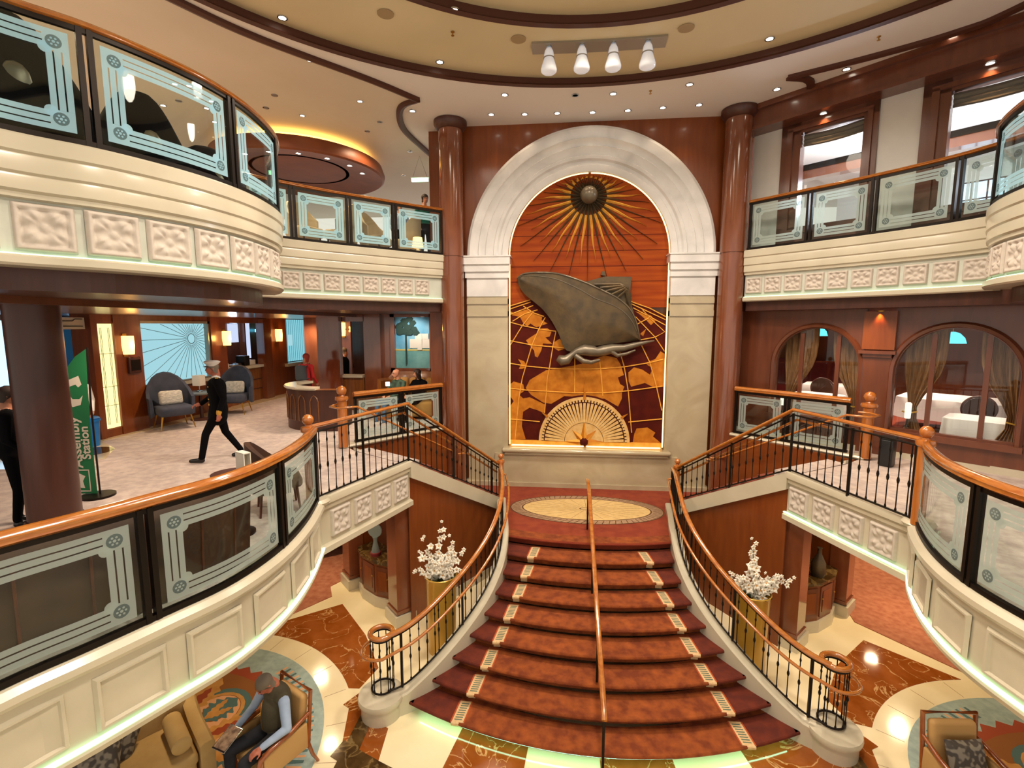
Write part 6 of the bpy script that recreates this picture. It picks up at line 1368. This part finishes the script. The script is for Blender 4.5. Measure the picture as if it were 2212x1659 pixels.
def curtain(s0, s1, d, label, tie):
    q = WP((s0+s1)/2, -d, Z1); t = thing('curtain', label, 'curtain', tuple(q)); m = MB(); rows = []
    for j in range(13):
        z = 3.0+2.5*j/12; f = abs(j/12-.25); pinch = 1-.8*math.exp(-((j/12-.3)/.22)**2); row = []
        for i in range(33):
            u = i/32; c = tie; ss = c+(s0+(s1-s0)*u-c)*pinch; row.append(WP(ss, -d+.035*math.sin(u*32), z))
        rows.append(row)
    m.loft(rows, False, False); m.build('drape', 'curtain_brown', t, 70)
    m = MB(); a = WP(tie-.0, -d, 3.75); m.tube([WP(tie-.1, -d+.06, 3.74), WP(tie, -d+.08, 3.72), WP(tie+.12, -d+.06, 3.76)], .015, 5); m.build('tie_band', 'gold_braid', t, 30)
curtain(.86, 1.5, .3, 'brown tied curtain at the left of the first arched window', .95); curtain(1.75, 2.3, .3, 'brown tied curtain at the right of the first arched window', 2.2)
curtain(2.9, 3.5, .3, 'brown tied curtain at the left of the second arched window', 3.05); curtain(3.9, 4.45, .3, 'dark brown tied curtain at the right of the second arched window', 4.4)
for s, d, z, lb in ((1.2, 1.0, 5.15, 'small blue glass lamp high inside the first arched window'), (3.4, 1.1, 5.05, 'large glowing blue glass lamp at the left inside the second arch'), (4.2, 1.1, 5.05, 'smaller glowing blue glass lamp at the right inside the second arch')):
    q = WP(s, -d, z); t = thing('glass_lamp', lb, 'lamp', tuple(q), 'blue glass lamps in the dining room'); m = MB(); m.lathe([(.2, -.08), (.17, .02), (.1, .1), (.03, .13), (0, .13)], tuple(q), 20); m.build('shade', 'tiffany', t, 50); m = MB(); m.tube([q+Vector((0, 0, .13)), Vector((q.x, q.y, 5.6))], .01, 5); m.build('rod', 'brass', t, 0)
for s, z, lb in ((.92, 3.75, 'small white candle lamp inside the first arch'), (3.05, 3.78, 'small white candle lamp inside the second arch')):
    q = WP(s, -.18, z-.3); t = thing('candle_lamp', lb, 'lamp', tuple(q), 'candle lamps behind the arches'); m = MB(); m.lathe([(.04, .15), (.045, .16), (.05, .42), (.03, .44), (0, .44)], tuple(q), 14); m.build('shade', 'lamp_glow', t, 40); m = MB(); m.lathe([(.04, 0), (.03, .02), (.012, .04), (.012, .15)], tuple(q), 12); m.build('stand', 'iron', t, 40)
t = thing('banquette', 'red upholstered banquette at the back of the first arched window', 'banquette', tuple(WP(-.8, -6.2, Z1))); m = MB(); wbox(m, -2.6, .9, -6.6, -6.2, Z1, 4.2); m.build('red_back', 'red_seat', t, 0); m = MB(); wbox(m, -2.6, .9, -6.2, -5.6, Z1, 3.4); m.build('red_seat', 'red_seat', t, 0)
# blinds of upper windows
for (a, b), lb in zip(bays, ('first', 'second')):
    t = thing('window_blind', 'gathered grey blind at the top of the %s upper window' % lb, 'blind', tuple(WP((a+b)/2, -.03, 8.9))); m = MB(); rows = []
    for j, (z, o) in enumerate(((9.03, -.04), (8.98, -.0), (8.94, -.035), (8.9, .0), (8.86, -.035), (8.82, .0), (8.8, -.03))): rows.append([WP(a+.37+(b-a-.6)*i/14, o, z-.03*math.sin(PI*i/14)) for i in range(15)])
    m.loft(rows, False, False); m.build('blind_fabric', 'blind_grey', t, 60)
# ------------------------------------------------------------ upper left deck furniture
def high_chair(x, y, th, label): 
    M = L2W(x, y, Z2, th); t = thing('upholstered_chair', label, 'chair', (x, y, Z2), 'beige chairs on the upper left deck')
    m = LB(M); m.rbox((0, 0, .42), (.56, .54, .2), .06); m.build('seat', 'beige_fabric', t, 40)
    m = LB(M); rg = []
    for i in range(11):
        a = -.1+(PI+.2)*i/10; c = (.32*math.cos(a), .02+.28*math.sin(a)); hh = .7+.38*max(0, math.sin(a)); rg.append([Vector((c[0]*.92, c[1]*.92, .3)), Vector((c[0]*.95, c[1]*.95, hh)), Vector((c[0]*1.1, c[1]*1.15, hh)), Vector((c[0]*1.08, c[1]*1.12, .28))])
    m.loft(rg); m.build('curved_back', 'beige_fabric', t, 50)
    for sx_ in (-1, 1):
        for sy_ in (-1, 1): m = LB(M); m.tube([(sx_*.2, sy_*.2, .33), (sx_*.22, sy_*.22, 0)], [.02, .014], 6); m.build('leg', 'wood_dark', t, 40)
high_chair(-5.75, 9.75, 1.2, 'beige high-backed chair behind the first far glass panel'); high_chair(-5.2, 10.2, -1.4, 'beige high-backed chair in the middle of the far left glass rail'); high_chair(-4.7, 10.9, 1.4, 'beige high-backed chair behind the third far glass panel'); high_chair(-4.15, 11.4, -1.7, 'beige high-backed chair beside the person in green')
t = thing('low_table', 'low dark table between the beige chairs on the upper left deck', 'table', (-5.5, 10.6, Z2)); m = MB(); m.lathe([(.35, .6), (.35, .64), (0, .64)], (-5.5, 10.9, Z2), 20); m.build('table_top', 'wood_dark', t, 30); m = MB(); m.lathe([(.2, 0), (.03, .05), (.03, .6)], (-5.5, 10.9, Z2), 12); m.build('pedestal', 'iron', t, 30)
t = thing('table_lamp', 'small glowing table lamp low in the last far left glass panel', 'lamp', (-3.75, 10.95, Z2)); m = MB(); m.lathe([(.13, .28), (.1, .5), (0, .5)], (-3.75, 10.95, Z2), 16); m.build('lamp_shade', 'sconce_glow', t, 40); m = MB(); m.lathe([(.08, 0), (.08, .03), (.03, .06), (.05, .2), (.02, .28)], (-3.75, 10.95, Z2), 16); m.build('base', 'white_paint', t, 40)
# hanging dark capes behind top-left glass
def cape(x, y, label, w, h, th):
    M = L2W(x, y, Z2, th); t = thing('display_cape', label, 'garment', (x, y, Z2), 'dark capes displayed behind the top left glass')
    m = LB(M); rows = []
    for j in range(15):
        f = j/14; ww = w*(.22+.78*f**.7); row = []
        for i in range(28): a = 2*PI*i/28; k = 1+.06*math.sin(a*7)*f; row.append(Vector((ww*.5*math.cos(a)*k, ww*.3*math.sin(a)*k, h*(1-f)+.5*(1-f)*0+.25)))
        rows.append(row)
    m.loft(rows); m.build('cape_body', 'navy', t, 60)
    m = LB(M); m.tube([(w*.3*math.cos(a_), -w*.23*abs(math.sin(a_))-.02, h*.42+.02*a_) for a_ in [.6+2.0*i/8 for i in range(9)]], .035, 6, sq=(.5, 1.4)); m.build('red_sash', 'red_cloth', t, 40)
    m = LB(M); m.sph((w*.05, -w*.22, h*.62), .1, 12, (1, .3, 1.4)); m.build('silver_badge', 'bronze_light', t, 50)
    m = LB(M); m.lathe([(.3, 0), (.3, .03), (.03, .05), (.03, .3)], (0, 0, 0), 16); m.build('stand', 'iron', t, 40)
cape(-5.45, 4.1, 'dark cape with red sash behind the leftmost upper glass panel', 1.5, 1.0, .9); cape(-5.25, 5.3, 'dark cape with red sash behind the second upper glass panel', 1.1, .85, .9)
cape(-5.2, 6.25, 'low dark garment with round badge at the right of the second upper glass panel', 1.1, .6, .9)
# ------------------------------------------------------------ people
def human(name, label, M, prims, mats, vox=.012, cat='person', loc=None, smooth_it=4):
    """prims: (a, b, ra, rb, tag[, squash]) tapered capsules fused into one continuous skin"""
    mb = MB()
    for p in prims:
        a, b, ra, rb = Vector(p[0]), Vector(p[1]), p[2], p[3]; d = (b-a); L = d.length
        z = d.normalized() if L > 1e-5 else Vector((0, 0, 1)); sq = p[5] if len(p) > 5 else (1, 1)
        ref = Vector(p[6]) if len(p) > 6 else (Vector((0, 1, 0)) if abs(z.y) < .9 else Vector((1, 0, 0)))
        x = ref.cross(z).normalized(); y = z.cross(x); rings = []; n = 16
        K = 5
        for i in range(K+1): an = -PI/2+PI/2*i/K; rings.append((a+z*ra*math.sin(an), ra*max(math.cos(an), .02)))
        for i in range(K+1): an = PI/2*i/K; rings.append((b+z*rb*math.sin(an), rb*max(math.cos(an), .02)))
        mb.loft([[c+x*math.cos(2*PI*k/n)*r*sq[0]+y*math.sin(2*PI*k/n)*r*sq[1] for k in range(n)] for c, r in rings])
    o = mb.build('tmp', mats[0], None, 0)
    md = o.modifiers.new('r', 'REMESH'); md.mode = 'VOXEL'; md.voxel_size = vox
    ms = o.modifiers.new('s', 'SMOOTH'); ms.iterations = smooth_it; ms.factor = .5
    dg = bpy.context.evaluated_depsgraph_get(); me = bpy.data.meshes.new_from_object(o.evaluated_get(dg)); bpy.data.objects.remove(o)
    me.name = name; me.materials.clear(); ids = {}
    for mt in mats: ids[mt] = len(me.materials); me.materials.append(MAT[mt])
    segs = [(Vector(p[0]), Vector(p[1]), p[2], p[3], ids[p[4]]) for p in prims]
    for f in me.polygons:
        c = f.center; best = 1e9; bi = 0
        for a, b, ra, rb, ti in segs:
            d = b-a; l2 = d.length_squared; t = max(0, min(1, (c-a).dot(d)/l2)) if l2 > 1e-9 else 0
            v = (c-(a+d*t)).length-(ra+(rb-ra)*t)
            if v < best: best = v; bi = ti
        f.material_index = bi; f.use_smooth = True
    me.transform(M); ob = bpy.data.objects.new('body', me); COL.objects.link(ob)
    t = thing(name, label, cat, tuple(M.translation)); par(ob, t); return t
def hand(P, w, d, n, side, tag_, curl=.5, s=1.0, thumb_in=1):
    """wrist w, direction d, palm normal n (towards the grip), side = thumb direction sign"""
    w, d, n = Vector(w), Vector(d).normalized(), Vector(n); n = (n-d*n.dot(d)).normalized(); l = d.cross(n).normalized()*side
    P.append((w, w+d*.035*s, .024*s, .03*s, tag_, (1.2, .7), tuple(l)))
    P.append((w+d*.03*s, w+d*.07*s, .031*s, .034*s, tag_, (1.25, .5), tuple(n)))
    for i, (o, L, r) in enumerate(((.03, .068, .0088), (.0105, .077, .0092), (-.0105, .072, .0088), (-.029, .056, .0078))):
        b = w+d*.085*s+l*o*s; a1 = curl*.7; d1 = d*math.cos(a1)+n*math.sin(a1); m1 = b+d1*L*.5*s; a2 = curl*1.7; d2 = d*math.cos(a2)+n*math.sin(a2); m2 = m1+d2*L*.32*s; a3 = curl*2.3; d3 = d*math.cos(a3)+n*math.sin(a3)
        P += [(b-d*.02*s, m1, r*1.1*s, r*s, tag_), (m1, m2, r*s, r*.92*s, tag_), (m2, m2+d3*L*.22*s, r*.92*s, r*.75*s, tag_)]
    b = w+d*.03*s+l*.028*s; m1 = b+(d*.5+l*.7+n*.35).normalized()*.036*s; P += [(b, m1, .013*s, .011*s, tag_), (m1, m1+(d*.85+l*.15+n*.4).normalized()*.034*s, .011*s, .0085*s, tag_)]
def head(P, c, f, up, skin='skin', s=1.0, hair=None):
    """c = head centre, f = facing, up"""
    c, f, up = Vector(c), Vector(f).normalized(), Vector(up).normalized(); r = f.cross(up).normalized(); up = r.cross(f)
    q = lambda a, b, d: c+(r*a+f*b+up*d)*s
    P += [(q(0, -.015, .03), q(0, .015, .03), .078*s, .074*s, skin, (1, 1)), (q(0, .035, -.01), q(0, .045, -.07), .055*s, .036*s, skin), (q(-.035, .0, -.03), q(0, .055, -.085), .03*s, .026*s, skin), (q(.035, .0, -.03), q(0, .055, -.085), .03*s, .026*s, skin),
          (q(0, .088, .008), q(0, .104, -.028), .009*s, .014*s, skin), (q(-.03, .078, .022), q(.03, .078, .022), .012*s, .012*s, skin), (q(0, .084, -.058), q(0, .086, -.066), .017*s, .016*s, skin, (1.5, .7)),
          (q(.076, -.01, .012), q(.079, -.014, -.022), .014*s, .01*s, skin, (.5, 1.2)), (q(-.076, -.01, .012), q(-.079, -.014, -.022), .014*s, .01*s, skin, (.5, 1.2)),
          (q(0, -.045, -.03), q(0, -.05, -.12), .05*s, .052*s, skin)]
    return q, r
def face(M, q, root, dark='navy', s=1.0):
    m = LB(M)
    for a in (-1, 1): m.sph(q(a*.031, .084, .004), .0085*s, 8)
    m.build('eyes', dark, root, 60)
    m = LB(M)
    for a in (-1, 1): m.tube([q(a*.014, .094, .026), q(a*.032, .092, .031), q(a*.05, .078, .024)], .004*s, 5)
    m.build('eyebrows', 'hair_grey', root, 60)
    m = LB(M); m.tube([q(-.024, .096, -.058), q(0, .104, -.06), q(.024, .096, -.058)], .004*s, 5); m.build('mouth', 'lips', root, 60)
def hairmesh(M, q, root, mt, s=1.0, long=0, bald=0, name='hair'):
    m = LB(M); rows = []; n = 20
    for j in range(9):
        ph = j/8; row = []
        for i in range(n):
            a = 2*PI*i/n; ca, sa = math.cos(a), math.sin(a)      # sa>0 = front
            low = (.02 if sa > .3 else -.05-.04*(sa < -.3)) if not long else (.02 if sa > .35 else -.1-long)
            top = .112 if not bald else .07
            z = top-(top-low)*ph; rr = .0845*math.sqrt(max(.0, 1-((max(z, -.02)-.028)/.088)**2))+.002
            rr = max(rr, .004 if ph < .1 else .03); row.append(q(rr*ca*(1+.0*ph), rr*sa*1.12-.008, z))
        rows.append(row)
    m.loft(rows); m.build(name, mt, root, 70)
# ---- seated man with vest and tablet
P = []; M = CH; SK = 'skin_red'
P += [((0, .1, .56), (0, .08, .62), .15, .15, 'dark_jeans', (1.15, .8)), ((0, .1, .62), (0, .1, .95), .15, .165, 'olive_vest', (1.2, .8)), ((-.12, .08, 1.0), (.12, .08, 1.0), .085, .085, 'olive_vest'), ((0, .0, .7), (0, .02, .85), .13, .13, 'olive_vest', (1.1, .75))]
for s in (-1, 1): P += [((s*.1, .05, .54), (s*.15, -.4, .55), .095, .068, 'dark_jeans'), ((s*.15, -.4, .55), (s*.14, -.42, .12), .066, .045, 'dark_jeans'), ((s*.14, -.4, .05), (s*.15, -.58, .04), .045, .035, 'black_shoe')]
# right arm (local -x side is his right): rests toward tablet ; left arm on chair arm
P += [((-.2, .06, .99), (-.31, -.02, .76), .062, .05, 'blue_shirt'), ((-.31, -.02, .76), (-.27, -.24, .68), .048, .036, 'blue_shirt')]
hand(P, (-.265, -.25, .675), (.25, -1, -.1), (.3, -.2, -1), -1, SK, .45)
P += [((.2, .06, .99), (.33, .0, .76), .062, .052, 'blue_shirt'), ((.33, .0, .76), (.27, -.25, .7), .05, .036, 'blue_shirt')]
hand(P, (.265, -.26, .695), (-.15, -1, -.15), (-.2, 0, -1), 1, SK, .55)
P += [((0, .06, 1.02), (0, .01, 1.12), .055, .05, SK), ((0, .07, 1.03), (0, .05, 1.07), .075, .07, 'olive_vest')]
q, r = head(P, (-.0, -.04, 1.2), (-.12, -1, -.75), (0, -.6, 1), SK)
t = human('person', 'seated man in olive vest and pale blue shirt looking down at a tablet', M, P, ['olive_vest', 'dark_jeans', 'blue_shirt', SK, 'black_shoe'], .008)
face(M, q, t); hairmesh(M, q, t, 'hair_grey')
m = LB(M); m.tube([(0, -.085, 1.0), (0, -.115, .85), (0, -.1, .66)], .004, 4); m.build('vest_zip', 'brass', t, 0)
t = thing('tablet', 'dark tablet held in the seated man\'s hand', 'tablet', tuple(M @ Vector((-.2, -.36, .68)))); m = LB(M); m.rbox((-.22, -.38, .655), (.2, .27, .012), .006, .2, .35); m.build('tablet_body', 'chrome', t, 30); m = LB(M); m.rbox((-.22, -.378, .663), (.18, .24, .004), .002, .2, .35); m.build('screen', 'page', t, 30)
# ---- walking officer
M = L2W(-6.5, 7.88, Z1, -.914); P = []; N_ = 'navy'
P += [((0, .0, .9), (0, 0, 1.02), .165, .15, N_, (1.15, .9)), ((0, 0, 1.02), (0, -.01, 1.3), .15, .17, N_, (1.2, .9)), ((.02, -.02, .78), (0, 0, .95), .16, .15, N_, (1.15, .95)), ((-.14, -.01, 1.4), (.14, -.01, 1.4), .075, .075, N_), ((0, -.01, .82), (0, -.0, .95), .15, .14, N_, (1.1, .9)),
      ((.09, -.02, .88), (.1, -.22, .5), .088, .062, N_), ((.1, -.22, .5), (.1, -.3, .1), .062, .05, N_), ((.1, -.3, .05), (.1, -.46, .06), .045, .035, 'black_shoe', (1, .8)),
      ((-.09, .0, .88), (-.1, .08, .48), .088, .062, N_), ((-.1, .08, .48), (-.1, .3, .12), .06, .048, N_), ((-.1, .32, .06), (-.1, .18, .035), .042, .034, 'black_shoe'),
      ((.19, .0, 1.4), (.25, .08, 1.12), .062, .052, N_), ((.25, .08, 1.12), (.26, .0, .9), .05, .042, N_), ((.262, .0, .9), (.263, -.005, .875), .044, .043, 'gold_braid'),
      ((-.19, .0, 1.4), (-.24, -.06, 1.14), .062, .05, N_), ((-.24, -.06, 1.14), (-.2, -.25, 1.0), .048, .04, N_),
      ((0, -.01, 1.42), (0, -.02, 1.52), .055, .052, 'skin_red'), ((0, -.0, 1.45), (0, -.01, 1.475), .066, .062, 'white_cloth')]
hand(P, (.262, -.005, .855), (.05, -.1, -1), (-.8, -.4, 0), 1, 'skin_red', .75); hand(P, (-.195, -.27, .99), (.1, -1, -.1), (.3, .0, -1), -1, 'skin_red', .7)
q, r = head(P, (0, -.05, 1.63), (0, -1, -.1), (0, 0, 1), 'skin_red')
t = human('person', 'walking ship officer in black uniform and white cap crossing the left deck', M, P, [N_, 'black_shoe', 'gold_braid', 'skin_red', 'white_cloth'], .01)
face(M, q, t); hairmesh(M, q, t, 'hair_grey')
m = LB(M); c = q(0, 0, 0); m.lathe([(.086, .04), (.09, .065), (.125, .1), (.128, .115), (.09, .135), (0, .14)], (0, -.05, 1.63), 24); m.build('cap', 'white_cloth', t, 50)
m = LB(M); m.add([(.09*math.sin(a)*k, -.05-.09*math.cos(a)*k-.0, 1.675-.03*(k-1)) for k in (1, 1.55) for a in [-1+2*i/10 for i in range(11)]], [(i, i+1, 12+i, 11+i) for i in range(10)]); m.build('cap_peak', 'black_shoe', t, 0)
m = LB(M); m.rbox((.08, -.135, 1.32), (.09, .02, .022), .008); 
for z in (1.2, 1.1, 1.0):
    for x in (-.06, .06): m.sph((x, -.135, z), .014, 8)
m.rbox((.2, -.0, 1.475), (.1, .05, .012), .005); m.build('badge', 'gold_braid', t, 30)
m = LB(M); m.add([(-.05, -.1, 1.46), (.05, -.1, 1.46), (0, -.148, 1.3)], [(0, 1, 2)]); m.build('shirt_front', 'white_cloth', t, 0)
# ---- generic standing / seated figures in the background
def standing(label, x, y, z, th, top, legs, skin, hair, h=1.7, arm=None, vox=.014, extra=None, mats=None, long=0, bald=0):
    s = h/1.75; M = L2W(x, y, z, th) @ Matrix.Scale(s, 4); P = []
    P += [((0, 0, .92), (0, 0, 1.0), .14, .13, legs, (1.15, .85)), ((0, 0, 1.02), (0, 0, 1.3), .13, .145, top, (1.2, .85)), ((-.14, 0, 1.39), (.14, 0, 1.39), .075, .075, top)]
    for sx in (-1, 1):
        P += [((sx*.09, 0, .88), (sx*.1, -.03, .48), .088, .062, legs), ((sx*.1, -.03, .48), (sx*.1, .02, .1), .058, .042, legs), ((sx*.1, .02, .04), (sx*.11, -.13, .035), .042, .034, 'black_shoe'), ((sx*.19, 0, 1.39), (sx*.24, .02, 1.12), .058, .048, top), ((sx*.24, .02, 1.12), (sx*.22, -.14, .95), .044, .034, arm or top)]
        hand(P, (sx*.218, -.15, .94), (-.1*sx, -.6, -.8), (-sx*.8, -.2, 0), sx, skin, .6)
    P += [((0, 0, 1.42), (0, -.01, 1.52), .055, .05, skin)]
    q, r = head(P, (0, -.03, 1.63), (0, -1, -.1), (0, 0, 1), skin)
    t = human('person', label, M, P, list(dict.fromkeys([top, legs, skin, 'black_shoe']+([arm] if arm else []))), vox); face(M, q, t, s=1)
    if not bald: hairmesh(M, q, t, hair, long=long)
    return t, M, q
t, M, q = standing('person in a red top with a round grey backpack, seen from behind beyond the banquette', -7.05, 11.9, Z1, 2.9, 'red_cloth', 'red_cloth', 'skin', 'red_hair', 1.66, long=.03)
m = LB(M); m.rbox((0, .19, 1.22), (.32, .16, .42), .07); m.build('backpack', 'grey_pack', t, 50)
m = LB(M)
for s_ in (-1, 1): m.tube([(s_*.1, .12, 1.38), (s_*.13, .0, 1.47), (s_*.13, -.13, 1.35), (s_*.15, -.05, 1.1), (s_*.12, .12, 1.05)], .014, 5)
m.build('backpack_strap', 'grey_pack', t, 50)
standing('member of staff in dark vest and white sleeves behind the counter', -6.95, 14.0, Z1, -2.1, 'navy', 'navy', 'skin', 'hair_grey', 1.72, 'white_cloth')
standing('person in dark navy clothes at the extreme left edge beside the column', -6.95, 4.98, Z1, 2.4, 'navy', 'navy', 'skin', 'hair_dark', 1.68)
standing('pale-haired person in a white patterned top glimpsed between column and flag', -8.95, 7.6, Z1, .9, 'white_cloth', 'blue_jeans', 'skin', 'hair_grey', 1.62)
standing('person in a green top standing behind the last far left upper glass panel', -3.85, 11.95, Z2, .6, 'teal_cloth', 'navy', 'skin', 'hair_dark', 1.7)
standing('person in blue and black seated area of the upper left deck behind the third panel', -4.6, 12.3, Z2, .5, 'blue_shirt', 'navy', 'skin', 'hair_dark', 1.6)
def seated(label, x, y, z, th, top, legs, skin, hair, bald=0, long=0, lean=.1, crossed=False):
    M = L2W(x, y, z, th); P = []
    P += [((0, .08, .55), (0, .1, .62), .15, .14, legs, (1.15, .85)), ((0, .1, .62), (0, .12+lean, .95), .14, .15, top, (1.2, .8)), ((-.13, .12+lean, 1.0), (.13, .12+lean, 1.0), .075, .075, top)]
    for s in (-1, 1):
        kx = s*.13; P += [((s*.1, .05, .55), (kx, -.38, .56), .09, .065, legs), ((kx, -.38, .56), (kx*(.2 if crossed and s > 0 else 1), -.42, .12), .06, .042, legs), ((kx*(.2 if crossed and s > 0 else 1), -.42, .05), (kx, -.58, .04), .042, .034, 'black_shoe'),
              ((s*.19, .12+lean, 1.0), (s*.27, .05, .76), .058, .046, top), ((s*.27, .05, .76), (s*.12, -.16, .7), .042, .032, top)]
        hand(P, (s*.11, -.17, .695), (-s*.6, -.7, -.1), (0, 0, -1), s, skin, .5)
    P += [((0, .1+lean, 1.03), (0, .07+lean, 1.13), .05, .05, skin)]
    q, r = head(P, (0, .04+lean, 1.24), (-.3, -1, -.1), (0, 0, 1), skin)
    t = human('person', label, M, P, list(dict.fromkeys([top, legs, skin, 'black_shoe'])), .013); face(M, q, t)
    if not bald: hairmesh(M, q, t, hair, long=long)
    return t
seated('bald man in dark green patterned shirt and jeans on the bench under the painting', -4.72, 11.75, Z1-.08, -.5, 'green_print', 'blue_jeans', 'skin', 'hair_grey', bald=1)
seated('brown-haired woman in black beside the bald man on the bench', -4.2, 11.85, Z1-.08, -.45, 'navy', 'navy', 'skin', 'hair_dark', long=.06)
m = MB(); m.rbox((-4.62, 10.55, 3.99+.0), (.1, .02, .1), .01, .4); t2_ = m.build('phone', 'screen_lit', None, 30); tag(t2_, 'white glowing phone screen just above the rail left of the mural', 'phone'); t2_.location = (0, .6, -.08)
